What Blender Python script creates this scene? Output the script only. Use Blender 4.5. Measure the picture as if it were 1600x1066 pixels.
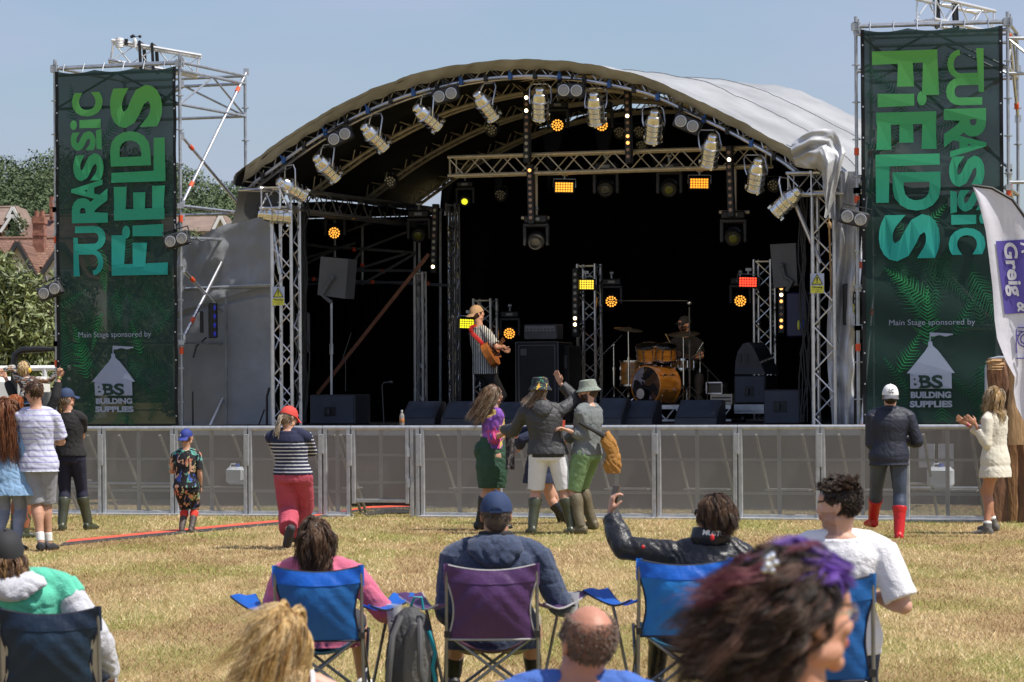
import bpy, math, random
import numpy as np
from mathutils import Vector, Matrix, Euler, noise
random.seed(7); np.random.seed(7)
V = Vector
for o in list(bpy.data.objects): bpy.data.objects.remove(o)
SC = bpy.context.scene
COL = SC.collection
# ------------------------------------------------------------ camera
F = 4778.0                      # focal length in pixels of the 1600 px wide picture
ROLL = math.radians(0.4)
CZ = 1.8
HY = 593.0
cd = bpy.data.cameras.new('camera'); cam = bpy.data.objects.new('camera', cd); COL.objects.link(cam)
cd.sensor_width = 36; cd.lens = F / 1600 * 36
cd.shift_y = (HY - 533) / 1600
cam.location = (0, 0, CZ)
cam.rotation_mode = 'XYZ'
cam.matrix_world = Matrix.Translation((0, 0, CZ)) @ Matrix.Rotation(math.pi / 2, 4, 'X') @ Matrix.Rotation(-ROLL, 4, 'Z')
cd.clip_start = 0.1; cd.clip_end = 6000
cd.dof.use_dof = True; cd.dof.focus_distance = 39; cd.dof.aperture_fstop = 9.5
SC.camera = cam
SC.render.resolution_x = 1024; SC.render.resolution_y = 682
# ------------------------------------------------------------ world, sun
SUN_EL = math.radians(60); SUN_AZ = math.radians(112)      # azimuth clockwise from +Y
w = bpy.data.worlds.new('World'); SC.world = w; w.use_nodes = True
nt = w.node_tree; bg = nt.nodes['Background']
sky = nt.nodes.new('ShaderNodeTexSky'); sky.sky_type = 'NISHITA'; sky.sun_disc = False
sky.sun_elevation = SUN_EL; sky.sun_rotation = SUN_AZ
sky.altitude = 100; sky.air_density = 1.0; sky.dust_density = 2.0; sky.ozone_density = 3.0
tc = nt.nodes.new('ShaderNodeTexCoord'); mp = nt.nodes.new('ShaderNodeMapping'); mp.inputs['Scale'].default_value = (3, 3, 9)
ns = nt.nodes.new('ShaderNodeTexNoise'); ns.inputs['Scale'].default_value = 2.2; ns.inputs['Detail'].default_value = 6; ns.inputs['Roughness'].default_value = 0.5
cr = nt.nodes.new('ShaderNodeValToRGB'); cr.color_ramp.elements[0].position = .38; cr.color_ramp.elements[1].position = .72
cr.color_ramp.elements[0].color = (.25, .25, .25, 1); cr.color_ramp.elements[1].color = (.8, .8, .8, 1)
mx = nt.nodes.new('ShaderNodeMix'); mx.data_type = 'RGBA'
mx.inputs['B'].default_value = (3.15, 3.42, 4.75, 1)
hs = nt.nodes.new('ShaderNodeHueSaturation'); hs.inputs['Saturation'].default_value = 1.1; hs.inputs['Value'].default_value = .90
nt.links.new(tc.outputs['Generated'], mp.inputs['Vector']); nt.links.new(mp.outputs[0], ns.inputs['Vector'])
nt.links.new(ns.outputs['Fac'], cr.inputs[0]); nt.links.new(cr.outputs[0], mx.inputs['Factor'])
nt.links.new(sky.outputs[0], hs.inputs['Color']); nt.links.new(hs.outputs[0], mx.inputs['A'])
nt.links.new(mx.outputs['Result'], bg.inputs['Color']); bg.inputs['Strength'].default_value = 0.12
sd = bpy.data.lights.new('sun', 'SUN'); sd.energy = 4.4; sd.angle = math.radians(.5); sd.color = (1, .95, .87)
so = bpy.data.objects.new('sun', sd); COL.objects.link(so)
sdir = V((math.cos(SUN_EL) * math.sin(SUN_AZ), math.cos(SUN_EL) * math.cos(SUN_AZ), math.sin(SUN_EL)))
so.rotation_mode = 'QUATERNION'; so.rotation_quaternion = sdir.to_track_quat('Z', 'Y')
so.location = sdir * 60
SC.view_settings.view_transform = 'Standard'; SC.view_settings.look = 'None'
SC.view_settings.exposure = 0.35; SC.view_settings.gamma = 1
SC.render.engine = 'CYCLES'
SC.cycles.max_bounces = 6; SC.cycles.transparent_max_bounces = 12; SC.cycles.diffuse_bounces = 3; SC.cycles.glossy_bounces = 3
# ------------------------------------------------------------ picture point -> place
def P(px, py, Y):
    dx, dy = px - 800, HY - py
    c, s = math.cos(ROLL), math.sin(ROLL)
    return V(((dx * c + dy * s) * Y / F, Y, CZ + (-dx * s + dy * c) * Y / F))
def ground_Y(px, py):
    d = P(px, py, 1.0) - V((0, 0, CZ))
    return -CZ / d.z
SA = math.radians(20)
U = V((math.cos(SA), -math.sin(SA), 0)); W = V((math.sin(SA), math.cos(SA), 0))
SO = V((-3.28, 44.29, 0)); SPAN = 8.03; DECK = 1.15
def T(s, d, z): return SO + U * s + W * d + V((0, 0, z))
def plane_hit(px, py, o, n):
    c = V((0, 0, CZ)); d = P(px, py, 1.0) - c
    return c + d * ((o - c).dot(n) / d.dot(n))
def S(px, py, d):               # picture point on the plane d metres behind the stage front
    return plane_hit(px, py, SO + W * d, W)
def SS(px, py, d):
    p = S(px, py, d) - SO
    return p.dot(U), p.z
# ------------------------------------------------------------ materials
def lin(r, g, b):
    f = lambda c: (c / 12.92 if c <= .04045 else ((c + .055) / 1.055) ** 2.4)
    return (f(r / 255), f(g / 255), f(b / 255), 1)
MC = {}
def rgba(c): return c if len(c) == 4 else (*c, 1)
def mat(name, col, rough=.7, metal=0, var=.12, vs=6, bump=0, bs=40, spec=.5, col2=None, stretch=(1, 1, 1), sheen=0, trans=0, coat=0, detail=4):
    if name in MC: return MC[name]
    m = bpy.data.materials.new(name); m.use_nodes = True; MC[name] = m
    n = m.node_tree; b = n.nodes['Principled BSDF']
    b.inputs['Roughness'].default_value = rough; b.inputs['Metallic'].default_value = metal
    b.inputs['Specular IOR Level'].default_value = spec; b.inputs['Coat Weight'].default_value = coat
    if sheen: b.inputs['Sheen Weight'].default_value = sheen
    c = rgba(col)
    c2 = rgba(col2) if col2 else tuple(min(1, x * (1 + var)) for x in c[:3]) + (1,)
    c1 = c if col2 else tuple(x * (1 - var) for x in c[:3]) + (1,)
    t = n.nodes.new('ShaderNodeTexCoord'); mp = n.nodes.new('ShaderNodeMapping'); mp.inputs['Scale'].default_value = stretch
    n.links.new(t.outputs['Object'], mp.inputs['Vector'])
    x = n.nodes.new('ShaderNodeTexNoise'); x.inputs['Scale'].default_value = vs; x.inputs['Detail'].default_value = detail
    n.links.new(mp.outputs[0], x.inputs['Vector'])
    r = n.nodes.new('ShaderNodeValToRGB'); r.color_ramp.elements[0].position = .3; r.color_ramp.elements[1].position = .7
    r.color_ramp.elements[0].color = c1; r.color_ramp.elements[1].color = c2
    n.links.new(x.outputs['Fac'], r.inputs[0]); n.links.new(r.outputs[0], b.inputs['Base Color'])
    if bump:
        y = n.nodes.new('ShaderNodeTexNoise'); y.inputs['Scale'].default_value = bs; y.inputs['Detail'].default_value = 3
        n.links.new(mp.outputs[0], y.inputs['Vector'])
        bb = n.nodes.new('ShaderNodeBump'); bb.inputs['Strength'].default_value = bump; bb.inputs['Distance'].default_value = .02
        n.links.new(y.outputs['Fac'], bb.inputs['Height']); n.links.new(bb.outputs[0], b.inputs['Normal'])
    if trans:
        out = n.nodes['Material Output']; tr = n.nodes.new('ShaderNodeBsdfTransparent'); mxs = n.nodes.new('ShaderNodeMixShader')
        mxs.inputs[0].default_value = trans
        n.links.new(b.outputs[0], mxs.inputs[1]); n.links.new(tr.outputs[0], mxs.inputs[2]); n.links.new(mxs.outputs[0], out.inputs[0])
    return m
def emit(name, col, strength):
    if name in MC: return MC[name]
    m = bpy.data.materials.new(name); m.use_nodes = True; MC[name] = m
    b = m.node_tree.nodes['Principled BSDF']; b.inputs['Base Color'].default_value = rgba(col)
    b.inputs['Emission Color'].default_value = rgba(col); b.inputs['Emission Strength'].default_value = strength
    return m
def stripes(name, stops, period, axis='Z', wob=.004, rough=.85, base=None):
    """cloth with printed stripes; stops = [(pos, colour)...] over one period"""
    if name in MC: return MC[name]
    m = bpy.data.materials.new(name); m.use_nodes = True; MC[name] = m
    n = m.node_tree; b = n.nodes['Principled BSDF']; b.inputs['Roughness'].default_value = rough
    t = n.nodes.new('ShaderNodeTexCoord'); sp = n.nodes.new('ShaderNodeSeparateXYZ'); n.links.new(t.outputs['Object'], sp.inputs[0])
    x = n.nodes.new('ShaderNodeTexNoise'); x.inputs['Scale'].default_value = 6; n.links.new(t.outputs['Object'], x.inputs['Vector'])
    a = n.nodes.new('ShaderNodeMath'); a.operation = 'MULTIPLY_ADD'; a.inputs[1].default_value = wob * 6
    n.links.new(x.outputs['Fac'], a.inputs[0]); n.links.new(sp.outputs[axis], a.inputs[2])
    d = n.nodes.new('ShaderNodeMath'); d.operation = 'DIVIDE'; d.inputs[1].default_value = period; n.links.new(a.outputs[0], d.inputs[0])
    f = n.nodes.new('ShaderNodeMath'); f.operation = 'FRACT'; n.links.new(d.outputs[0], f.inputs[0])
    r = n.nodes.new('ShaderNodeValToRGB'); r.color_ramp.interpolation = 'CONSTANT'
    while len(r.color_ramp.elements) < len(stops): r.color_ramp.elements.new(.5)
    for e, (p, c) in zip(r.color_ramp.elements, stops): e.position = p; e.color = rgba(c)
    n.links.new(f.outputs[0], r.inputs[0]); n.links.new(r.outputs[0], b.inputs['Base Color'])
    return m
def blotch(name, base, cols, scale, thr=.5, rough=.85, stretch=(1, 1, 1)):
    """dark cloth printed with coloured leaf-like blotches"""
    if name in MC: return MC[name]
    m = bpy.data.materials.new(name); m.use_nodes = True; MC[name] = m
    n = m.node_tree; b = n.nodes['Principled BSDF']; b.inputs['Roughness'].default_value = rough
    t = n.nodes.new('ShaderNodeTexCoord'); mp = n.nodes.new('ShaderNodeMapping'); mp.inputs['Scale'].default_value = stretch
    mp.inputs['Rotation'].default_value = (.3, .7, .2)
    x = n.nodes.new('ShaderNodeTexNoise'); x.inputs['Scale'].default_value = scale; x.inputs['Detail'].default_value = 1; x.inputs['Distortion'].default_value = 1.2
    v = n.nodes.new('ShaderNodeTexVoronoi'); v.inputs['Scale'].default_value = scale * .8
    n.links.new(t.outputs['Object'], mp.inputs['Vector']); n.links.new(mp.outputs[0], x.inputs['Vector']); n.links.new(mp.outputs[0], v.inputs['Vector'])
    g = n.nodes.new('ShaderNodeMath'); g.operation = 'GREATER_THAN'; g.inputs[1].default_value = thr; n.links.new(x.outputs['Fac'], g.inputs[0])
    sp = n.nodes.new('ShaderNodeSeparateColor'); n.links.new(v.outputs['Color'], sp.inputs[0])
    r = n.nodes.new('ShaderNodeValToRGB'); r.color_ramp.interpolation = 'CONSTANT'
    while len(r.color_ramp.elements) < len(cols): r.color_ramp.elements.new(.5)
    for i, (e, c) in enumerate(zip(r.color_ramp.elements, cols)): e.position = i / len(cols); e.color = rgba(c)
    n.links.new(sp.outputs[0], r.inputs[0])
    mxx = n.nodes.new('ShaderNodeMix'); mxx.data_type = 'RGBA'; mxx.inputs['A'].default_value = rgba(base)
    n.links.new(g.outputs[0], mxx.inputs['Factor']); n.links.new(r.outputs[0], mxx.inputs['B']); n.links.new(mxx.outputs['Result'], b.inputs['Base Color'])
    return m
STEEL = mat('galvanised_steel', (.42, .44, .46), .42, .75, .18, 9)
ALU = mat('aluminium', (.62, .62, .63), .32, .9, .12, 12)
ALUD = mat('gold_lit_aluminium', (.60, .53, .40), .42, .45, .15, 12)  # warm light falling on the inner trusses is put into this metal colour
BLACK = mat('black_paint', (.012, .012, .013), .5, 0, .3, 20)
BLKFAB = mat('black_drape', (.0035, .0034, .0042), .95, 0, .4, 3, spec=.05)
DGREY = mat('dark_grey_plastic', (.03, .031, .034), .55, 0, .2, 20)
ORANGE = mat('orange_collar', (.75, .09, .02), .5, 0, .1)
WHITE = mat('white_paint', (.78, .78, .76), .45, 0, .06)
CHROME = mat('polished_alu', (.78, .77, .74), .16, 1, .06, 20, .12, 60)
# ------------------------------------------------------------ mesh collecting
class MB:
    def __init__(s): s.v = []; s.f = []; s.mi = []; s.m = 0
    def add(s, vs, fs):
        k = len(s.v); s.v.extend([V(p) for p in vs])
        for f in fs: s.f.append([i + k for i in f]); s.mi.append(s.m)
    def box(s, c, size, R=None):
        c = V(c); a, b, d = [x / 2 for x in size]
        vs = [V((x, y, z)) for x in (-a, a) for y in (-b, b) for z in (-d, d)]
        if R is not None: vs = [R @ q for q in vs]
        s.add([c + q for q in vs], [(0, 1, 3, 2), (4, 6, 7, 5), (0, 4, 5, 1), (2, 3, 7, 6), (0, 2, 6, 4), (1, 5, 7, 3)]); return s
    def bbox(s, c, size, R=None, bev=.01):      # box with bevelled edges
        c = V(c); a, b, d = [x / 2 for x in size]; e = min(bev, a * .5, b * .5, d * .5)
        prof = [(-a, -b + e), (-a + e, -b), (a - e, -b), (a, -b + e), (a, b - e), (a - e, b), (-a + e, b), (-a, b - e)]
        k = (a - e) / a; l = (b - e) / b
        rings = [[(x * k, y * l, -d) for x, y in prof], [(x, y, -d + e) for x, y in prof], [(x, y, d - e) for x, y in prof], [(x * k, y * l, d) for x, y in prof]]
        vs = [V(p) for r in rings for p in r]
        if R is not None: vs = [R @ q for q in vs]
        fs = [tuple(reversed(range(8))), tuple(range(24, 32))]
        for r in range(3):
            for i in range(8): j = (i + 1) % 8; fs.append((r * 8 + i, r * 8 + j, r * 8 + 8 + j, r * 8 + 8 + i))
        s.add([c + q for q in vs], fs); return s
    def path(s, pts, r, n=8, caps=True):
        pts = [V(p) for p in pts]; m = len(pts)
        rr = r if hasattr(r, '__len__') else [r] * m
        vs = []; up = None
        for i, p in enumerate(pts):
            t = (pts[min(i + 1, m - 1)] - pts[max(i - 1, 0)])
            t = t.normalized() if t.length > 1e-9 else V((0, 0, 1))
            if up is None: up = t.orthogonal().normalized()
            up = (up - t * up.dot(t)); up = up.normalized() if up.length > 1e-6 else t.orthogonal().normalized()
            b = t.cross(up)
            for k in range(n):
                a = 2 * math.pi * k / n; vs.append(p + (up * math.cos(a) + b * math.sin(a)) * rr[i])
        fs = []
        for i in range(m - 1):
            for k in range(n): j = (k + 1) % n; fs.append((i * n + k, i * n + j, i * n + n + j, i * n + n + k))
        if caps: fs += [tuple(reversed(range(n))), tuple(range((m - 1) * n, m * n))]
        s.add(vs, fs); return s
    def tube(s, a, b, r, n=8, r2=None): return s.path([a, b], [r, r if r2 is None else r2], n)
    def loft(s, secs, n=18, caps=True):
        """secs: (centre, half-width vector, half-depth vector)"""
        vs = []
        for c, a, b in secs:
            for k in range(n): t = 2 * math.pi * k / n; vs.append(c + a * math.cos(t) + b * math.sin(t))
        fs = []; m = len(secs)
        for i in range(m - 1):
            for k in range(n): j = (k + 1) % n; fs.append((i * n + k, i * n + j, i * n + n + j, i * n + n + k))
        if caps: fs += [tuple(reversed(range(n))), tuple(range((m - 1) * n, m * n))]
        s.add(vs, fs); return s
    def lathe(s, prof, o=(0, 0, 0), axis=(0, 0, 1), n=20, caps=True):
        ax = V(axis).normalized(); a = ax.orthogonal().normalized(); b = ax.cross(a); o = V(o)
        return s.loft([(o + ax * z, a * max(r, 1e-4), b * max(r, 1e-4)) for r, z in prof], n, caps)
    def ell(s, c, r, R=None, nu=16, nv=10):
        c = V(c); secs = []
        X, Y_, Z = (R.col[0], R.col[1], R.col[2]) if R is not None else (V((1, 0, 0)), V((0, 1, 0)), V((0, 0, 1)))
        for i in range(nv + 1):
            t = -math.pi / 2 + math.pi * i / nv
            k = max(math.cos(t), .02); secs.append((c + Z * (r[2] * math.sin(t)), X * (r[0] * k), Y_ * (r[1] * k)))
        return s.loft(secs, nu)
    def grid(s, fn, nu, nv):
        vs = [fn(i / nu, j / nv) for j in range(nv + 1) for i in range(nu + 1)]
        fs = [(j * (nu + 1) + i, j * (nu + 1) + i + 1, (j + 1) * (nu + 1) + i + 1, (j + 1) * (nu + 1) + i) for j in range(nv) for i in range(nu)]
        s.add(vs, fs); return s
    def sheet(s, fn, nu, nv, th, nrm):
        """grid given thickness th along vector nrm"""
        nrm = V(nrm); s.grid(fn, nu, nv)
        vs = [fn(i / nu, j / nv) + nrm * th for j in range(nv + 1) for i in range(nu + 1)]
        k = len(s.v) - (nu + 1) * (nv + 1); q = len(s.v)
        s.add(vs, [(j * (nu + 1) + i, (j + 1) * (nu + 1) + i, (j + 1) * (nu + 1) + i + 1, j * (nu + 1) + i + 1) for j in range(nv) for i in range(nu)])
        edge = [i for i in range(nu + 1)] + [j * (nu + 1) + nu for j in range(1, nv + 1)] + [nv * (nu + 1) + i for i in range(nu - 1, -1, -1)] + [j * (nu + 1) for j in range(nv - 1, 0, -1)]
        for a, b in zip(edge, edge[1:] + edge[:1]): s.f.append([k + b, k + a, q + a, q + b]); s.mi.append(s.m)
        return s
    def prism(s, poly, th, fn):
        """flat polygon (x,y) extruded th; fn(x,y,h)->point"""
        n = len(poly)
        vs = [fn(x, y, 0) for x, y in poly] + [fn(x, y, th) for x, y in poly]
        s.add(vs, [tuple(range(n)), tuple(reversed(range(n, 2 * n)))] + [((i + 1) % n, i, n + i, n + (i + 1) % n) for i in range(n)]); return s
    def truss(s, a, b, w=.29, step=.33, up=(0, 0, 1), rc=.024, rb=.009, side=None, chords=4):
        a, b = V(a), V(b); t = (b - a).normalized(); L = (b - a).length
        x = V(side).normalized() if side is not None else t.cross(V(up)).normalized(); y = x.cross(t).normalized()
        cs = [(-1, -1), (1, -1), (1, 1), (-1, 1)] if chords == 4 else [(-1, -1), (1, -1), (0, 1)]
        q = [x * (i * w / 2) + y * (j * w / 2) for i, j in cs]
        for c in q: s.tube(a + c, b + c, rc, 8)
        m = max(2, round(L / step))
        for k in range(len(q)):
            c0, c1 = q[k], q[(k + 1) % len(q)]
            for i in range(m):
                p0 = a + t * (L * i / m); p1 = a + t * (L * (i + 1) / m)
                s.tube(p0 + (c0 if i % 2 else c1), p1 + (c1 if i % 2 else c0), rb, 5)
            for e in (a + t * .03, b - t * .03): s.tube(e + c0, e + c1, rb * 1.3, 5)
        return s
    def mesh(s, name='m', mats=(), smooth=True, ang=40):
        me = bpy.data.meshes.new(name); me.from_pydata([tuple(p) for p in s.v], [], s.f)
        for m in mats: me.materials.append(m)
        if len(mats) > 1: me.polygons.foreach_set('material_index', s.mi)
        if smooth:
            me.polygons.foreach_set('use_smooth', [True] * len(me.polygons))
            me.set_sharp_from_angle(angle=math.radians(ang))
        me.update(); return me
def link(name, me, parent=None, off=None):
    if off is not None:
        me.transform(Matrix.Translation(-V(off)))
    o = bpy.data.objects.new(name, me); COL.objects.link(o)
    if parent is not None: o.parent = parent
    return o
def part(name, mb, m, parent, smooth=True, ang=40):
    """mesh written in world coordinates, hung under its thing"""
    ms = m if isinstance(m, (list, tuple)) else [m]
    me = mb.mesh(name, ms, smooth, ang) if isinstance(mb, MB) else mb
    root = parent; off = V((0, 0, 0))
    while root is not None: off = off + V(root.location); root = root.parent
    return link(name, me, parent, off)
def tag(o, label, cat, group=None, kind=None):
    if label: o['label'] = label
    if cat: o['category'] = cat
    if group: o['group'] = group
    if kind: o['kind'] = kind
    return o
def thing(name, label, cat, loc=(0, 0, 0), group=None):
    o = bpy.data.objects.new(name, None); o.empty_display_size = .2; COL.objects.link(o); o.location = V(loc)
    return tag(o, label, cat, group)
def single(name, mb, m, label, cat, group=None, loc=None, smooth=True, ang=40):
    ms = m if isinstance(m, (list, tuple)) else [m]
    me = mb.mesh(name, ms, smooth, ang) if isinstance(mb, MB) else mb
    if loc is None:
        zs = [p.z for p in mb.v]; loc = V((sum(p.x for p in mb.v) / len(zs), sum(p.y for p in mb.v) / len(zs), min(zs)))
    o = link(name, me, None, loc); o.location = loc
    return tag(o, label, cat, group)
def struct(name, mb, m, kind='structure', smooth=False):
    ms = m if isinstance(m, (list, tuple)) else [m]
    o = link(name, mb.mesh(name, ms, smooth) if isinstance(mb, MB) else mb); o['kind'] = kind; return o
def copy_tree(o, parent=None):
    c = o.copy(); COL.objects.link(c); c.parent = parent
    for ch in o.children: copy_tree(ch, c)
    return c
# remesh in a scratch scene so the real one is never re-evaluated
TS = bpy.data.scenes.new('scratch')
def remesh(mb, voxel, smooth=2, fac=.5):
    me = mb.mesh('t', (), False); o = bpy.data.objects.new('t', me); TS.collection.objects.link(o)
    r = o.modifiers.new('r', 'REMESH'); r.mode = 'VOXEL'; r.voxel_size = voxel; r.adaptivity = 0
    if smooth: k = o.modifiers.new('s', 'SMOOTH'); k.iterations = smooth; k.factor = fac
    vl = TS.view_layers[0]; vl.update(); dg = vl.depsgraph; dg.update()
    out = bpy.data.meshes.new_from_object(o.evaluated_get(dg)); 
    bpy.data.objects.remove(o); bpy.data.meshes.remove(me)
    out.polygons.foreach_set('use_smooth', [True] * len(out.polygons))
    return out
def wrinkle(me, amp, scale=9, off=0, stretch=(1, 1, .7)):
    n = len(me.vertices); co = np.empty(n * 3); me.vertices.foreach_get('co', co); co = co.reshape(-1, 3)
    no = np.empty(n * 3); me.vertex_normals.foreach_get('vector', no); no = no.reshape(-1, 3)
    d = np.empty(n); sc = scale * 1.25
    for i in range(n):
        x, y, z = co[i]
        q = V(((x + off) * sc * stretch[0] + z * sc * .45, y * sc * stretch[1] - z * sc * .3, z * sc * stretch[2]))
        w_ = V((noise.noise(q * .5), noise.noise(q * .5 + V((9, 2, 1))), noise.noise(q * .5 + V((3, 7, 5))))) * 1.5
        a = abs(noise.noise(q + w_)); b = abs(noise.noise(q * 2.1 - w_ + V((5, 5, 5))))
        d[i] = -(1 - 3.2 * a if a < .31 else 0) ** 1 * .75 + .5 * noise.noise(q * .5) - (.35 - b) * .45
    co += no * (d * amp * .68)[:, None]
    me.vertices.foreach_set('co', co.ravel()); me.update()
def text_geo(s, bold=0.0, shear=0.0, res=4):
    """flat glyph mesh -> (verts 2D list, faces), normalised to its own bounding box 0..1, plus aspect"""
    c = bpy.data.curves.new('t', 'FONT'); c.body = s; c.size = 1; c.offset = bold; c.resolution_u = res; c.shear = shear
    o = bpy.data.objects.new('t', c); TS.collection.objects.link(o)
    vl = TS.view_layers[0]; vl.update(); dg = vl.depsgraph; dg.update()
    me = bpy.data.meshes.new_from_object(o.evaluated_get(dg))
    vs = [(p.co.x, p.co.y) for p in me.vertices]; fs = [tuple(p.vertices) for p in me.polygons]
    bpy.data.objects.remove(o); bpy.data.curves.remove(c); bpy.data.meshes.remove(me)
    x0 = min(v[0] for v in vs); x1 = max(v[0] for v in vs); y0 = min(v[1] for v in vs); y1 = max(v[1] for v in vs)
    return [((x - x0) / (x1 - x0), (y - y0) / (y1 - y0)) for x, y in vs], fs, (x1 - x0) / (y1 - y0)
def put_text(mb, s, fn, bold=0.0, shear=0.0):
    """fn(u,v) with u,v in the unit box of the text -> point"""
    vs, fs, asp = text_geo(s, bold, shear); mb.add([fn(u, v) for u, v in vs], fs); return asp
# ============================================================ ground
def ground_mat():
    m = bpy.data.materials.new('dry_grass_ground'); m.use_nodes = True; n = m.node_tree; b = n.nodes['Principled BSDF']; b.inputs['Roughness'].default_value = .95; b.inputs['Specular IOR Level'].default_value = .1
    t = n.nodes.new('ShaderNodeTexCoord')
    def nz(sc, det, st=(1, 1, 1)):
        mp = n.nodes.new('ShaderNodeMapping'); mp.inputs['Scale'].default_value = st; n.links.new(t.outputs['Object'], mp.inputs['Vector'])
        x = n.nodes.new('ShaderNodeTexNoise'); x.inputs['Scale'].default_value = sc; x.inputs['Detail'].default_value = det; n.links.new(mp.outputs[0], x.inputs['Vector']); return x
    def ramp(x, a, b_, c1, c2):
        r = n.nodes.new('ShaderNodeValToRGB'); r.color_ramp.elements[0].position = a; r.color_ramp.elements[1].position = b_
        r.color_ramp.elements[0].color = c1; r.color_ramp.elements[1].color = c2; n.links.new(x.outputs['Fac'], r.inputs[0]); return r
    A = ramp(nz(45, 5), .35, .68, (.24, .17, .08, 1), (.50, .38, .19, 1))
    B = ramp(nz(55, 4), .35, .65, (.12, .13, .03, 1), (.36, .33, .10, 1))
    C = ramp(nz(40, 4), .3, .7, (.17, .11, .05, 1), (.40, .28, .14, 1))
    f1 = ramp(nz(.55, 4, (1.6, .7, 1)), .42, .6, (0, 0, 0, 1), (1, 1, 1, 1)); f2 = ramp(nz(.42, 5, (1.4, .6, 1)), .5, .62, (0, 0, 0, 1), (1, 1, 1, 1))
    m1 = n.nodes.new('ShaderNodeMix'); m1.data_type = 'RGBA'; m2 = n.nodes.new('ShaderNodeMix'); m2.data_type = 'RGBA'
    n.links.new(f1.outputs[0], m1.inputs['Factor']); n.links.new(A.outputs[0], m1.inputs['A']); n.links.new(B.outputs[0], m1.inputs['B'])
    n.links.new(f2.outputs[0], m2.inputs['Factor']); n.links.new(m1.outputs['Result'], m2.inputs['A']); n.links.new(C.outputs[0], m2.inputs['B'])
    n.links.new(m2.outputs['Result'], b.inputs['Base Color'])
    bp = n.nodes.new('ShaderNodeBump'); bp.inputs['Strength'].default_value = .8; bp.inputs['Distance'].default_value = .03
    k = nz(60, 5); n.links.new(k.outputs['Fac'], bp.inputs['Height']); n.links.new(bp.outputs[0], b.inputs['Normal']); return m
g = MB(); g.grid(lambda u, v: V(((u - .5) * 3000, -200 + v * 3000, 0)), 8, 8)
struct('ground', g, ground_mat())
# short dry grass: single bent blades
def blades(n, seed, xr, yr, hmin, hmax, wd):
    r = np.random.default_rng(seed)
    # more blades where the picture is closer
    y = yr[0] + (yr[1] - yr[0]) * r.random(n) ** 1.35
    x = (r.random(n) - .5) * 2 * (y * .19 + 1.0)
    h = hmin + (hmax - hmin) * r.random(n) ** 1.6
    a = r.random(n) * 6.283; l = h * (.3 + 1.3 * r.random(n)); th = r.random(n) * 6.283
    wv = wd * (.6 + .8 * r.random(n)) * (y / 28 + .4)
    p0 = np.stack([x - np.cos(th) * wv, y - np.sin(th) * wv * .3, np.zeros(n)], 1)
    p1 = np.stack([x + np.cos(th) * wv, y + np.sin(th) * wv * .3, np.zeros(n)], 1)
    p2 = np.stack([x + np.cos(a) * l, y + np.sin(a) * l, h], 1)
    return np.stack([p0, p1, p2], 1), x, y, r
def grass_obj():
    tri, x, y, r = blades(470000, 3, None, (17.2, 44.0), .010, .042, .0020)
    n = len(tri); me = bpy.data.meshes.new('grass')
    me.vertices.add(n * 3); me.vertices.foreach_set('co', tri.reshape(-1)); me.loops.add(n * 3); me.loops.foreach_set('vertex_index', np.arange(n * 3, dtype=np.int32))
    me.polygons.add(n); me.polygons.foreach_set('loop_start', np.arange(0, n * 3, 3, dtype=np.int32)); me.polygons.foreach_set('loop_total', np.full(n, 3, np.int32))
    cols = [(.66, .48, .25), (.50, .36, .18), (.34, .205, .105), (.37, .35, .13), (.22, .25, .065), (.80, .66, .42)]
    for i, c in enumerate(cols): me.materials.append(mat('grass_blade_%d' % i, c, .8, 0, .25, 30, spec=.25))
    k = np.zeros(n, np.int32); rr = r.random(n)
    for i in range(n):
        q = noise.noise(V((x[i] * 1.5, y[i] * .3, 3))) ; b = noise.noise(V((x[i] * .8, y[i] * .20, 8))) + .6 * noise.noise(V((x[i] * 2.6, y[i] * .8, 5)))
        gr = .07 + q * .7 + (.38 if y[i] > 34.5 else 0) * (1 if y[i] > 36.5 else .5) + (.12 if y[i] < 21 else 0)
        if rr[i] < gr: k[i] = 3 + (r.random() < .45)
        elif b > .06: k[i] = 2 if r.random() < .6 else 1
        else: k[i] = (0, 1, 5)[int(r.random() * 2.3)]
    me.polygons.foreach_set('material_index', k); me.update(calc_edges=True)
    o = bpy.data.objects.new('grass', me); COL.objects.link(o); tag(o, 'short trampled dry grass of the festival field, straw yellow with green patches', 'grass', kind='stuff')
grass_obj()
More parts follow.
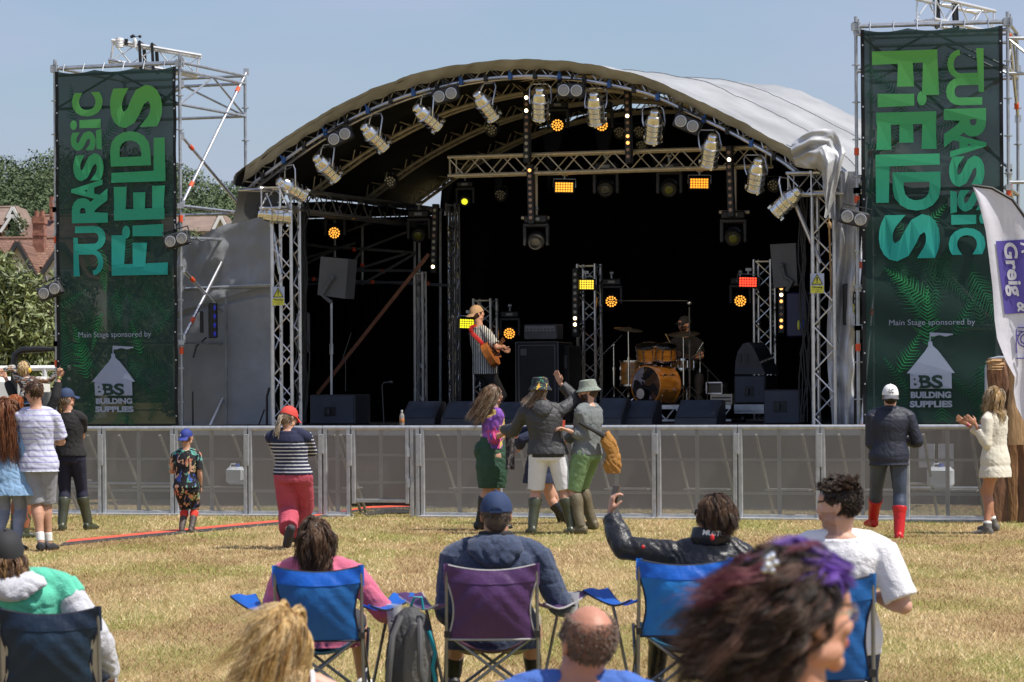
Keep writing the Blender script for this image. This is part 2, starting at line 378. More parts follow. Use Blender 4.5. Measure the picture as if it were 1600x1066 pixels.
# ============================================================ leaves
def leaf_mesh(name, clumps, mats, seed, size, per, smin=.6, elong=1.6):
    """clumps = (centre, radii); small bent leaves over each clump's volume, denser at its surface"""
    r = np.random.default_rng(seed); vs = []; mi = []
    for ci, (c, rad, cnt) in enumerate(clumps):
        n = int(cnt * per); d = r.normal(size=(n, 3)); d /= np.linalg.norm(d, axis=1)[:, None]
        q = (.55 + .5 * r.random(n) ** .5)[:, None]; lump = 1 + .22 * np.sin(d[:, :1] * 5 + ci) * np.cos(d[:, 2:] * 6 + ci * 2)
        p = np.array(c) + d * q * lump * np.array(rad)
        a = r.normal(size=(n, 3)); a /= np.linalg.norm(a, axis=1)[:, None]; b = np.cross(a, d + .3 * r.normal(size=(n, 3))); b /= np.linalg.norm(b, axis=1)[:, None] + 1e-9
        s = size * (smin + (1 - smin) * 2 * r.random(n))[:, None]
        vs.append(np.stack([p - a * s * elong, p + b * s * .5, p + a * s * elong, p - b * s * .5], 1)); mi.append(((r.random(n) + .35 * (ci % 3) / 3) * len(mats) / 1.35).astype(int).clip(0, len(mats) - 1))
    v = np.concatenate(vs); m = np.concatenate(mi); n = len(v); me = bpy.data.meshes.new(name)
    me.vertices.add(n * 4); me.vertices.foreach_set('co', v.reshape(-1)); me.loops.add(n * 4); me.loops.foreach_set('vertex_index', np.arange(n * 4, dtype=np.int32))
    me.polygons.add(n); me.polygons.foreach_set('loop_start', np.arange(0, n * 4, 4, dtype=np.int32)); me.polygons.foreach_set('loop_total', np.full(n, 4, np.int32))
    for x in mats: me.materials.append(x)
    me.polygons.foreach_set('material_index', m.astype(np.int32)); me.update(calc_edges=True); return me
LEAF = [mat('leaf_dark', (.050, .078, .030), .8, 0, .3, 1), mat('leaf_mid', (.072, .105, .040), .8, 0, .3, 1), mat('leaf_olive', (.098, .132, .055), .8, 0, .3, 1)]
WILL = [mat('willow_dark', (.075, .10, .028), .6, 0, .3, 3), mat('willow_leaf', (.14, .17, .05), .55, 0, .3, 3), mat('willow_pale', (.26, .29, .12), .5, 0, .2, 3)]  # leaf tones from darker to paler, picked at random per leaf
BARK = mat('bark', (.09, .065, .045), .9, 0, .3, 12, .5, 30)
# ---- hill
def hill_z(x, y):
    t = max(0, min(1, (y - 240) / 330)); t = t * t * (3 - 2 * t)
    k = max(0, min(1, (-x - 5) / 60)); k = .35 + .65 * k * k * (3 - 2 * k) if x < 0 else .35 * max(0, 1 - x / 60)
    return -.5 + t * k * 36
h = MB(); h.grid(lambda u, v: V((-260 + u * 460, 235 + v * 420, hill_z(-260 + u * 460, 235 + v * 420))), 46, 42)
struct('hill', h, mat('hill_grass', (.07, .085, .03), .9, 0, .3, .05), smooth=True)
r = random.Random(5); cl = []
for i in range(420):
    y = r.uniform(265, 560); x = r.uniform(-.185, -.065) * y + r.uniform(-3, 3); s = r.uniform(2.6, 5.6)
    cl.append(((x, y, hill_z(x, y) + s * .6), (s * r.uniform(.8, 1.2), s * r.uniform(.8, 1.2), s * r.uniform(.75, 1.05)), s * s / 16))
cl.sort(key=lambda q: q[0][1])
me = leaf_mesh('hillside_wood', cl, LEAF, 4, .30, 420, elong=1.0)
o = link('hillside_wood', me); tag(o, 'dark green wood of rounded trees covering the hill behind the houses', 'wood', kind='stuff')
# ---- houses beyond the field
ROOF = mat('clay_tiles', (.33, .13, .07), .85, 0, .35, .9, .4, 3); ROOFD = mat('brown_tiles', (.17, .095, .07), .85, 0, .3, .9, .4, 3)
REND = mat('pale_render', (.55, .52, .46), .9, 0, .08, .6); BRICK = mat('red_brick', (.27, .12, .08), .9, 0, .35, 4, .4, 8); PANE = mat('window_glass', (.12, .16, .2), .15, 0, .1)
def tile_wave(m, period):
    n = m.node_tree; b = n.nodes['Principled BSDF']; t = n.nodes.new('ShaderNodeTexCoord'); wv = n.nodes.new('ShaderNodeTexBrick')
    wv.inputs['Scale'].default_value = 1 / period; wv.inputs['Mortar Size'].default_value = .03; wv.inputs['Color1'].default_value = (.24, .13, .09, 1); wv.inputs['Color2'].default_value = (.17, .09, .06, 1); wv.inputs['Mortar'].default_value = (.10, .05, .035, 1)
    mp = n.nodes.new('ShaderNodeMapping'); mp.inputs['Rotation'].default_value = (math.pi / 2, 0, 0)
    n.links.new(t.outputs['Object'], mp.inputs[0]); n.links.new(mp.outputs[0], wv.inputs['Vector']); n.links.new(wv.outputs['Color'], b.inputs['Base Color'])
tile_wave(ROOF, .55)
def house(label, Y, eave, ridge, pyr, pye, roofm, wallm, gables=(), chim=(), depth=7, group='houses beyond the field'):
    """eave/ridge: px ranges; pyr, pye: image rows of ridge and eave; gables: (px0,px1,py_top,py_eave, window)"""
    t = thing('house', label, 'house', P((eave[0] + eave[1]) / 2, HY + CZ * F / Y, Y), group)
    zR = P(ridge[0], pyr, Y + depth / 2).z; zE = P(eave[0], pye, Y).z
    x0, x1 = P(eave[0], pye, Y).x, P(eave[1], pye, Y).x; a0, a1 = P(ridge[0], pyr, Y + depth / 2).x, P(ridge[1], pyr, Y + depth / 2).x
    m = MB(); m.box(((x0 + x1) / 2, Y + depth / 2, zE / 2), (x1 - x0 - .5, depth - .5, zE)); part('wall', m, wallm, t, False)
    m = MB(); e = .25
    for dz in (0,):
        vs = [(x0 - e, Y - e, zE), (x1 + e, Y - e, zE), (x1 + e, Y + depth + e, zE), (x0 - e, Y + depth + e, zE), (a0, Y + depth / 2, zR), (a1, Y + depth / 2, zR)]
        m.add(vs, [(0, 1, 5, 4), (2, 3, 4, 5), (3, 0, 4), (1, 2, 5), (3, 2, 1, 0)])
    m.tube((a0, Y + depth / 2, zR), (a1, Y + depth / 2, zR), .13, 6); rf = part('roof', m, roofm, t, False)
    for (g0, g1, gt, ge, win) in gables:
        Yg = Y - 1.6; q0, q1, qt = P(g0, ge, Yg), P(g1, ge, Yg), P((g0 + g1) / 2, gt, Yg)
        m = MB(); m.add([(q0.x, Yg, 0), (q1.x, Yg, 0), (q1.x, Yg, q0.z), (qt.x, Yg, qt.z), (q0.x, Yg, q0.z), (q0.x, Yg + 3.4, 0), (q1.x, Yg + 3.4, 0), (q1.x, Yg + 3.4, q0.z), (qt.x, Yg + 3.4, qt.z), (q0.x, Yg + 3.4, q0.z)],
                        [(0, 1, 2, 3, 4), (0, 4, 9, 5), (1, 6, 7, 2)]); part('gable_wall', m, wallm, t, False)
        m = MB(); k = .3
        for (A, B) in ((q0, qt), (qt, q1)):
            d = (V((B.x, 0, B.z)) - V((A.x, 0, A.z))).normalized(); nn = V((-d.z, 0, d.x)); 
            if nn.z < 0: nn = -nn
            p0 = V((A.x, Yg - .25, A.z)) - (d * k if A is q0 else V()); p1 = V((B.x, Yg - .25, B.z)) + (d * k if B is q1 else V())
            vs = [p0, p1, p1 + V((0, 5, 0)), p0 + V((0, 5, 0))]; m.add(vs + [q + nn * .14 for q in vs], [(0, 1, 2, 3), (7, 6, 5, 4), (0, 4, 5, 1), (1, 5, 6, 2), (2, 6, 7, 3), (3, 7, 4, 0)])
        part('gable_roof', m, roofm, t, False)
        m = MB()
        for (A, B) in ((q0, qt), (qt, q1)):
            m.tube(V((A.x, Yg - .3, A.z - .05)), V((B.x, Yg - .3, B.z - .05)), .13, 4)
        part('bargeboard', m, WHITE if win != 'dark' else mat('dark_board', (.03, .03, .035), .6), t, False)
        if win:
            wx = (q0.x + q1.x) / 2 + (.0 if win is True else 0); wz = q0.z * .55 + qt.z * .45 - 1.2
            f = MB(); f.box((wx, Yg - .03, wz), (1.0, .1, 1.45)); fo = part('window', f, WHITE, t, False)
            f = MB()
            for sx in (-.23, .23):
                for sz in (-.34, .34): f.box((wx + sx, Yg - .09, wz + sz), (.38, .04, .58))
            part('pane', f, PANE, fo, False)
    for (cx0, cx1, ct, cb) in chim:
        Yc = Y + depth * .3; c0, c1 = P(cx0, ct, Yc), P(cx1, cb, Yc)
        m = MB(); m.box(((c0.x + c1.x) / 2, Yc, (c0.z + c1.z) / 2), (c1.x - c0.x, .9, c0.z - c1.z)); m.box(((c0.x + c1.x) / 2, Yc, c0.z - .2), ((c1.x - c0.x) * 1.15, 1.05, .3)); m.box(((c0.x + c1.x) / 2, Yc, c0.z - .9), ((c1.x - c0.x) * 1.08, .98, .12))
        for k in (-.25, .25): m.lathe([(.13, 0), (.11, .35)], ((c0.x + c1.x) / 2 + k * (c1.x - c0.x), Yc, c0.z - .05))
        part('chimney', m, BRICK, rf, False)
    return t
house('rendered house with a clay tiled roof, dark edged gable and tall red brick chimney', 150, (-60, 140), (-40, 130), 374, 418, ROOF, REND, [(-2, 58, 378, 432, 'dark'), (66, 130, 380, 428, 'dark')], [(53, 71, 339, 412)], 8)
house('far left house with white edged gable and salmon tiled roof above the render house', 205, (-50, 40), (-30, 30), 325, 352, mat('salmon_tiles', (.21, .15, .12), .9, 0, .2, 1.2, .3, 3), BRICK, [(2, 38, 335, 362, 'w'), (12, 30, 323, 340, None)], [], 7)
house('brown roofed house half hidden by the left banner, slim brick chimney', 185, (34, 150), (60, 140), 338, 372, ROOFD, REND, [], [(79, 84, 315, 345)], 7)
house('long salmon tiled house with white gable end seen between tower and stage', 190, (262, 352), (250, 336), 338, 362, mat('salmon_tiles', (.4, .2, .13)), REND, [(334, 356, 336, 358, None)], [], 7)
# ---- willowy bushes behind the left tower
def bush(px, py_top, Y, wpx, label, seed, name='bush', mats=WILL, base=HY + 60):
    zt = P(px, py_top, Y).z; wx = wpx * Y / F; r = random.Random(seed); x = P(px, py_top, Y).x
    t = thing(name, label, name.replace('_', ' '), (x, Y, 0), 'willow bushes behind the left tower')
    m = MB(); cls = []
    for k in range(9):
        a = r.uniform(0, 6.28); q = V((x + math.cos(a) * wx * .4 * r.random(), Y + math.sin(a) * .8, zt * r.uniform(.55, .9)))
        m.path([V((x + r.uniform(-.2, .2), Y, 0)), V((x, Y, 0)).lerp(q, .5) + V((r.uniform(-.2, .2), 0, 0)), q], [.09, .05, .015], 5)
    part('trunk', m, BARK, t)
    for k in range(34):
        v = r.random() ** .7; a = r.uniform(0, 6.28); rad = wx * .5 * (1 - .5 * v) * r.random() ** .5
        s = r.uniform(.28, .6); cls.append(((x + math.cos(a) * rad, Y + math.sin(a) * rad * .7, .3 + v * (zt - .5)), (s, s, s * 1.35), s * s * 4))
    me = leaf_mesh('crown', cls, mats, seed, .055, 420, elong=2.0); part('crown', me, mats, t)
bush(-16, 412, 78, 80, 'pale green willowy bush at the left edge of the picture', 11)
bush(28, 436, 74, 80, 'feathery silver green bush left of the tower pole, in front of the houses', 12)
bush(74, 430, 80, 80, 'tall silver green bush directly behind the left tower pole', 13)
bush(118, 436, 82, 80, 'silver green bush mostly hidden behind the left banner', 14)
bush(18, 350, 172, 46, 'dark green garden tree standing among the tiled roofs', 15, 'tree', LEAF)
bush(300, 362, 120, 90, 'mid green garden shrub below the salmon roof between tower and stage', 16, 'tree', LEAF + WILL[:1])
# dark hoop rail and white rail beside the left tower
m = MB(); Y = 48
m.path([P(22, 640, Y), P(22, 570, Y), P(24, 555, Y), P(34, 547, Y), P(60, 546, Y), P(100, 546, Y), P(100, 640, Y)], .055, 8)
single('hoop_barrier', m, BLACK, 'black tubular hoop rail standing by the left tower pole', 'rail')
m = MB(); m.path([P(-30, 576, 52), P(110, 575, 52)], .045, 8); m.path([P(-30, 594, 52), P(110, 593, 52)], .03, 8)
for px in (-20, 70): m.tube(P(px, 576, 52), V((P(px, 576, 52).x, 52, 0)), .045)
single('white_rail', m, WHITE, 'white painted rail behind the child on shoulders', 'rail')
m = MB(); q = P(10, 640, 50); m.bbox((q.x, 50.4, .95), (1.1, 1.6, 1.9), bev=.08); single('white_storage_box', m, WHITE, 'white boxy trailer side at the left edge behind the child', 'trailer')
m = MB(); q0 = P(60, 600, 49); q1 = P(92, 600, 49); m.sheet(lambda u, v: V((q0.x + (q1.x - q0.x) * u, 49 + .02 * math.sin(u * 9), .1 + 1.55 * v)), 10, 2, .02, (0, 1, 0)); single('grey_screen', m, mat('grey_sheet', (.2, .21, .21), .8), 'low grey sheet screen beside the left tower', 'screen')
# ============================================================ barrier
BA = math.radians(17.6); BU = V((math.cos(BA), -math.sin(BA), 0)); BW = V((math.sin(BA), math.cos(BA), 0))
B0 = V((-5.28, 41.5, 0))
def bs(px, py=750): return (plane_hit(px, py, B0, BW) - B0).dot(BU)
BH = 1.18
def perf_mat():
    m = bpy.data.materials.new('perforated_sheet'); m.use_nodes = True; n = m.node_tree; b = n.nodes['Principled BSDF']
    b.inputs['Base Color'].default_value = (.30, .285, .26, 1); b.inputs['Metallic'].default_value = .1; b.inputs['Roughness'].default_value = .5
    t = n.nodes.new('ShaderNodeTexCoord'); sp = n.nodes.new('ShaderNodeSeparateXYZ'); n.links.new(t.outputs['Object'], sp.inputs[0])
    def sn(ax, ph):
        a = n.nodes.new('ShaderNodeMath'); a.operation = 'MULTIPLY_ADD'; a.inputs[1].default_value = 2 * math.pi / .026; a.inputs[2].default_value = ph; n.links.new(sp.outputs[ax], a.inputs[0])
        s_ = n.nodes.new('ShaderNodeMath'); s_.operation = 'SINE'; n.links.new(a.outputs[0], s_.inputs[0]); return s_
    p = n.nodes.new('ShaderNodeMath'); p.operation = 'MULTIPLY'; n.links.new(sn('X', 0).outputs[0], p.inputs[0]); n.links.new(sn('Z', 0).outputs[0], p.inputs[1])
    a = n.nodes.new('ShaderNodeMath'); a.operation = 'ABSOLUTE'; n.links.new(p.outputs[0], a.inputs[0])
    g_ = n.nodes.new('ShaderNodeMath'); g_.operation = 'GREATER_THAN'; g_.inputs[1].default_value = .5; n.links.new(a.outputs[0], g_.inputs[0])
    tr = n.nodes.new('ShaderNodeBsdfTransparent'); mxs = n.nodes.new('ShaderNodeMixShader'); n.links.new(g_.outputs[0], mxs.inputs[0]); n.links.new(b.outputs[0], mxs.inputs[1]); n.links.new(tr.outputs[0], mxs.inputs[2])
    n.links.new(mxs.outputs[0], n.nodes['Material Output'].inputs[0]); return m
PERF = perf_mat(); BAR = mat('barrier_alu', (.46, .47, .48), .45, .55, .15, 14)
PITCH = (bs(1269) - bs(1140))
s_gate1 = bs(641); s_gate0 = bs(550)
def barrier_panel(s0, wd, label, gate=False, plate=True):
    def Q(s, d, z): return B0 + BU * s + BW * d + V((0, 0, z))
    R = Matrix.Rotation(-BA, 3, 'Z'); base = Q(s0, 0, 0)
    root = bpy.data.objects.new('crowd_barrier' if not gate else 'barrier_gate', None); COL.objects.link(root); root.location = base; root.rotation_euler = (0, 0, -BA)
    tag(root, label, 'barrier', 'perforated crowd barrier panels in front of the stage')
    def pt(n, mb, m, par=root, sm=True): return link(n, mb.mesh(n, [m], sm), par)
    f = MB(); zb = .0 if not gate else .17
    for x in (.03, wd - .03): f.bbox((x, 0, (BH + zb) / 2), (.055, .06, BH - zb), bev=.008)
    f.tube((0, 0, BH - .01), (wd, 0, BH - .01), .032, 10)
    f.bbox((wd / 2, 0, zb + .04), (wd - .12, .045, .05), bev=.006)
    pt('frame', f, BAR)
    f = MB(); f.box((wd / 2, .012, (BH + zb) / 2), (.045, .03, BH - zb - .08))
    for z in (zb + (BH - zb) * .28, zb + (BH - zb) * .64): f.box((wd / 2, .03, z), (wd - .1, .02, .035))
    pt('cross_bar', f, BAR)
    f = MB(); f.add([(.05, -.012, zb + .05), (wd - .05, -.012, zb + .05), (wd - .05, -.012, BH - .03), (.05, -.012, BH - .03)], [(0, 1, 2, 3)]); pt('perforated_sheet', f, PERF, sm=False)
    if gate:
        for z in (.45, .85): f = MB(); f.lathe([(.028, -.06), (.028, .06)], (wd - .01, -.045, z), (0, 0, 1), 8); pt('hinge', f, STEEL)
        return root
    for x in (.22, wd - .24):
        f = MB(); f.path([(x, .06, BH - .1), (x + .02, .95, .02)], .022, 6); pt('strut', f, mat('strut_alu', (.30, .29, .26), .6, .3, .2, 8))
    f = MB(); f.box((wd / 2, .55, .36), (wd * .55, .26, .02)); pt('step', f, BAR, sm=False)
    if plate: f = MB(); f.box((wd / 2, -.02, .012), (wd - .01, .3, .024)); pt('floor_plate', f, mat('plate_alu', (.55, .55, .54), .5, .4, .2, 8), sm=False)
    f = MB()
    if int(s0 * 10) % 2: f.bbox((wd - .005, -.045, BH - .3), (.07, .02, .42), bev=.004)
    else: f.bbox((wd - .005, -.045, BH - .22), (.07, .02, .26), bev=.004)
    pt('joint_cover', f, BAR, sm=False)
    return root
n_lab = ['behind the boy in the floral shirt', 'behind the woman in the striped top', 'behind the green skirt', 'behind the man in the bucket hat']
s = s_gate1 + .06; k = 0; px_of = lambda s_: 800 + (B0 + BU * s_).x / (B0 + BU * s_).y * F
b = barrier_panel(s_gate1, .14, 'narrow barrier post unit on the right side of the gate', plate=False)
for ch in list(b.children):
    if ch.name.split('.')[0] in ('strut', 'step', 'cross_bar'): bpy.data.objects.remove(ch)
b = barrier_panel(s_gate0 - .4, .385, 'narrow barrier unit on the left side of the gate')
s = s_gate1 + .15; i = 0
DESC = ['first barrier panel right of the gate, partly behind the woman in the green skirt', 'barrier panel behind the woman in the green skirt and the person in white shorts', 'barrier panel behind the man in the bucket hat and his mustard jacket',
        'barrier panel above the raised phone, right of the mustard jacket', 'barrier panel behind the head of the seated woman in the black jacket', 'barrier panel between the seated woman in black and the man in the white T-shirt', 'barrier panel behind the dark haired man in the white T-shirt',
        'barrier panel behind the man in navy jacket and red boots', 'barrier panel between the navy jacket man and the clapping woman', 'last barrier panel beside the timber, behind the clapping woman']
while px_of(s) < 1500 and i < 10:
    barrier_panel(s, PITCH - .01, DESC[i]); s += PITCH; i += 1
b_end = s
DL = ['barrier panel behind the woman in the striped top, left of the gate', 'barrier panel between the boy and the woman in the striped top', 'barrier panel behind the boy in the floral shirt', 'barrier panel left of the boy, right of the woman in wellies',
      'barrier panel behind the woman in the black T-shirt', 'leftmost barrier panel behind the striped T-shirt man']
s = s_gate0 - .405 - PITCH; i = 0
while i < 6: barrier_panel(s, PITCH - .01, DL[i]); s -= PITCH; i += 1
barrier_panel(s_gate0, s_gate1 - s_gate0 - .005, 'perforated barrier gate raised above the red ramp', gate=True)
# red and black cable ramp strip
RED = mat('red_ramp', (.62, .09, .045), .7, 0, .15, 6, .3, 40); RBLK = mat('black_rubber', (.03, .03, .032), .8, 0, .2, 12)
def GP(px, py): return plane_hit(px, py, V((0, 0, .0)), V((0, 0, 1)))
cl_ = [(100, 851), (190, 842), (280, 833), (365, 825), (440, 818), (520, 805), (570, 797), (640, 794), (700, 792)]
t = thing('cable_ramp', 'flat red and black cable ramp running over the grass to the barrier gate', 'cable ramp', GP(365, 825))
pts = [GP(*q) for q in cl_]; A = MB(); Bm = MB(); C_ = MB()
def strip(mb, o0, o1, z0, z1):
    a = [p + V((0, o0, z0)) for p in pts]; b_ = [p + V((0, o1, z1)) for p in pts]
    c_ = [V((p.x, p.y, .001)) for p in b_]; d = [V((p.x, p.y, .001)) for p in a]; nn = len(pts)
    mb.add(a + b_ + c_ + d, [(i, i + 1, nn + i + 1, nn + i) for i in range(nn - 1)] + [(nn + i, nn + i + 1, 2 * nn + i + 1, 2 * nn + i) for i in range(nn - 1)] + [(i + 1, i, 3 * nn + i, 3 * nn + i + 1) for i in range(nn - 1)])
strip(A, -.1, .5, .02, .03); strip(Bm, -.36, -.105, .008, .028); part('red_top', A, RED, t); part('black_edge', Bm, RBLK, t)
# cables beside it by the gate
m = MB()
for k in range(4): m.path([GP(560 + k * 4, 803 + k), GP(600, 800 + k * 1.4) + V((0, 0, .02)), GP(640, 800 + k * 1.2) + V((0, 0, .02))], .016, 6)
single('power_cables', m, RBLK, 'bundle of black cables beside the red ramp at the gate', 'cables')
# water containers behind the barrier
def jerry(px, py, d, wd, hh, label):
    p = plane_hit(px, py, B0 + BW * d, BW); z0 = p.z
    t = thing('water_container', label, 'water container', p, 'clear water containers behind the barrier')
    R = Matrix.Rotation(-BA, 3, 'Z'); m = MB(); m.bbox(p + V((0, 0, hh / 2)), (wd, .24, hh), R, .04)
    part('container', m, mat('cloudy_plastic', (.72, .78, .82), .35, 0, .05, 5), t)
    m = MB(); m.lathe([(.03, 0), (.03, .04)], p + V((.0, 0, hh))); part('cap', m, mat('blue_cap', (.05, .12, .5), .4), t)
    m = MB(); m.path([p + V((-.1, 0, hh)), p + V((-.08, 0, hh + .04)), p + V((-.02, 0, hh + .04))], .012, 6); part('handle', m, mat('cloudy_plastic', (.7, .7, .7)), t)
    m = MB(); m.box(p + V((0, 0, -.012)), (wd * 1.8, .3, .02), R); return t
jerry(371, 757, .62, .27, .24, 'cloudy water container on the barrier step behind the boy')
jerry(1470, 762, .62, .32, .26, 'cloudy water container on the barrier step right of the navy jacket man')
m = MB()
for px in (1448, 1478): p = plane_hit(px, 712, B0 + BW * 1.1, BW); m.box(p, (.2, .02, .3), Matrix.Rotation(-BA, 3, 'Z'))
single('paper_notice', m, mat('faded_paper', (.5, .5, .55), .9), 'two pale sheets hung on the stage skirt behind the right barrier', 'notice')
# upright sawn timber at the right edge
WOOD = mat('rough_timber', (.30, .16, .075), .85, 0, .4, 5, .6, 14, stretch=(4, 4, .7)); WOOD2 = mat('fresh_timber', (.42, .26, .13), .85, 0, .3, 5, .5, 14, stretch=(4, 4, .6)); BARKT = mat('timber_bark', (.16, .08, .045), .95, 0, .45, 6, .9, 12, stretch=(2, 2, .6))
def slab(px0, px1, pyt, Y, m_, label, seed, bot=None):
    r = random.Random(seed); x0 = P(px0, 700, Y).x; x1 = P(px1, 700, Y).x; z1 = P(px0, pyt, Y).z; nb = 9; z0 = 0 if bot is None else P(px0, bot, Y).z
    L = [x0 + r.uniform(-.02, .02) for _ in range(nb + 1)]; Rr = [x1 + r.uniform(-.025, .025) for _ in range(nb + 1)]
    m = MB(); secs = []
    for i in range(nb + 1):
        z = z0 + (z1 - z0) * i / nb; c = V(((L[i] + Rr[i]) / 2, Y, z)); secs.append((c, V(((Rr[i] - L[i]) / 2, 0, 0)), V((0, .09 + r.uniform(-.012, .012), 0))))
    vs = []; n = 10
    for c, a, b_ in secs:
        for k in range(n):
            t_ = 2 * math.pi * (k + .5) / n; cx, cy = math.cos(t_), math.sin(t_); e = max(abs(cx), abs(cy)); q = .6; vs.append(c + a * cx * (q / e + 1 - q) + b_ * cy * (q / e + 1 - q))
    fs = [(i * n + k, i * n + (k + 1) % n, i * n + n + (k + 1) % n, i * n + n + k) for i in range(nb) for k in range(n)] + [tuple(reversed(range(n))), tuple(range(nb * n, nb * n + n))]
    m.add(vs, fs); single('timber_slab', m, m_, label, 'timber slab', 'rough sawn timber slabs standing by the right tower', (x0, Y, z0), ang=30)
slab(1545, 1574, 562, 37.6, BARKT, 'dark barky timber slab behind the clapping woman', 1)
slab(1572, 1592, 558, 37.9, WOOD, 'brown timber slab right of the clapping woman', 2)
slab(1590, 1640, 585, 37.5, BARKT, 'dark cracked timber slab at the right edge', 3)
slab(1577, 1606, 560, 37.25, WOOD2, 'short pale split plank fixed high on the timber stack', 4, 695)
slab(1543, 1570, 560, 37.35, WOOD2, 'small pale block on top of the timber stack', 5, 578)
m = MB(); q = 38.2; m.path([V((P(1541, 700, q).x, q, 0)), P(1541, 575, q), P(1546, 562, q), P(1560, 559, q), P(1600, 559, q)], .022, 8); single('steel_fence_panel', m, STEEL, 'galvanised fence frame behind the timber', 'fence')

SK = mat('dark_ground_sheet', (.06, .047, .04), .9, 0, .3, 2)
for x0, x1, Y, lab in ((-40, 312, 46.6, 'dark brown sheeting below the left tower, seen through the barrier'), (1335, 1560, 42.6, 'dark brown sheeting below the right tower, seen through the barrier')):
    a = P(x0, 600, Y + .5).x; b_ = P(x1, 600, Y - .5).x; m = MB(); m.sheet(lambda u, v: V((a + (b_ - a) * u, Y + .5 - u + .03 * math.sin(u * 60), .02 + 1.08 * v)), 120, 2, .01, (0, 1, 0)); single('ground_sheeting', m, SK, lab, 'sheeting', loc=((a + b_) / 2, Y, 0))
# ============================================================ stage
SR = Matrix.Rotation(-SA, 3, 'Z')
def sbox(mb, s0, s1, d0, d1, z0, z1): mb.box(T((s0 + s1) / 2, (d0 + d1) / 2, (z0 + z1) / 2), (s1 - s0, d1 - d0, z1 - z0), SR)
t = thing('stage_deck', 'raised stage deck with black floor and dark brown skirt behind the barrier', 'stage', T(SPAN / 2, 0, 0))
m = MB(); sbox(m, -1.6, SPAN + 1.2, -.45, 7.2, DECK - .1, DECK); part('floor', m, mat('stage_floor', (.02, .02, .022), .6, 0, .3, 3), t, False)
m = MB(); m.sheet(lambda u, v: T(-1.6 + u * (SPAN + 2.8), -.40 + .025 * math.sin(u * 130), .02 + v * (DECK - .13)), 200, 1, .01, W); part('skirt', m, mat('stage_skirt', (.05, .04, .035), .9, 0, .25, 3), t)
m = MB(); sbox(m, -1.6, SPAN + 1.2, -.47, -.43, DECK - .13, DECK + .012); part('edge_trim', m, STEEL, t, False)
# ---- arch profile traced on the stage front plane: lower chord (s, z)
def prof(px, d=0): return [SS(x, y, d) for x, y in px]
LOW = prof([(386, 297), (401, 283), (475, 229), (525, 199), (576, 173), (628, 152), (678, 138), (735, 126), (795, 120), (849, 119), (905, 124), (965, 135), (1020, 149), (1081, 178), (1149, 211), (1216, 249), (1242, 268)])
OUT = prof([(362, 288), (371, 268), (420, 233), (475, 196), (525, 166), (576, 141), (628, 122), (678, 109), (735, 98), (795, 93), (849, 93.5), (910, 99), (965, 109), (1020, 124), (1064, 144), (1115, 168), (1182, 203), (1240, 235), (1268, 254), (1290, 275)], -.3)
def smooth(pts, n=60):
    P_ = [V((a, b, 0)) for a, b in pts]; L = [0]
    for a, b in zip(P_, P_[1:]): L.append(L[-1] + (b - a).length)
    out = []
    for i in range(n + 1):
        t_ = L[-1] * i / n; j = max(0, min(len(P_) - 2, next((k for k in range(len(L) - 1) if L[k + 1] >= t_), len(P_) - 2)))
        u = (t_ - L[j]) / (L[j + 1] - L[j]); p0, p1, p2, p3 = P_[max(j - 1, 0)], P_[j], P_[j + 1], P_[min(j + 2, len(P_) - 1)]
        q = .5 * ((2 * p1) + (p2 - p0) * u + (2 * p0 - 5 * p1 + 4 * p2 - p3) * u * u + (3 * p1 - p0 - 3 * p2 + p3) * u ** 3); out.append((q.x, q.y))
    return out
LOWS = smooth(LOW, 48); OUTS = smooth(OUT, 60)
def offset(pts, e):
    o = []
    for i, (a, b) in enumerate(pts):
        p, q = pts[max(i - 1, 0)], pts[min(i + 1, len(pts) - 1)]; dx, dy = q[0] - p[0], q[1] - p[1]; l = math.hypot(dx, dy); o.append((a - dy / l * e, b + dx / l * e))
    return o
UPS = offset(LOWS, .19); HEM = offset(LOWS, .085)
roof = thing('stage_roof', 'big curved grey canopy on an arched aluminium truss frame over the stage', 'stage roof', T(SPAN / 2, 0, DECK))
def arch(d, name, m_, lo=LOWS, hi=UPS, w=.24, inner=False):
    m = MB()
    for dd in (0, w):
        m.path([T(a, d + dd, b) for a, b in lo], .026, 8); m.path([T(a, d + dd, b) for a, b in hi], .024, 8)
    for i in range(0, len(lo) - 1, 1):
        p, q = (lo, hi) if i % 2 else (hi, lo); e, f_ = (0, w) if i % 2 else (w, 0)
        for dd in (0, w): m.tube(T(p[i][0], d + dd, p[i][1]), T(q[i + 1][0], d + dd, q[i + 1][1]), .0095, 5)
        m.tube(T(lo[i][0], d + e, lo[i][1]), T(lo[i + 1][0], d + f_, lo[i + 1][1]), .0095, 5)
    return part(name, m, m_, roof)
arch(0, 'arch_truss', ALU)
for d in (2.1, 4.2, 6.2): arch(d, 'arch_truss', ALUD)
# blue and black ties holding the canopy to the front arch
m = MB(); m2 = MB()
for i in range(2, 47, 2):
    a, b = LOWS[i]; c, e = UPS[i]; mm = m2 if i % 4 == 0 else m
    mm.box(T(a, -.03, b), (.05, .06, .09), SR); mm.tube(T(a, -.035, b), T(a + (c - a) * .6, -.075, b + (e - b) * .6), .014, 5)
part('canopy_tie', m, BLACK, roof)['kind'] = 'stuff'; part('blue_tie', m2, mat('blue_strap', (.02, .10, .35), .5), roof)['kind'] = 'stuff'
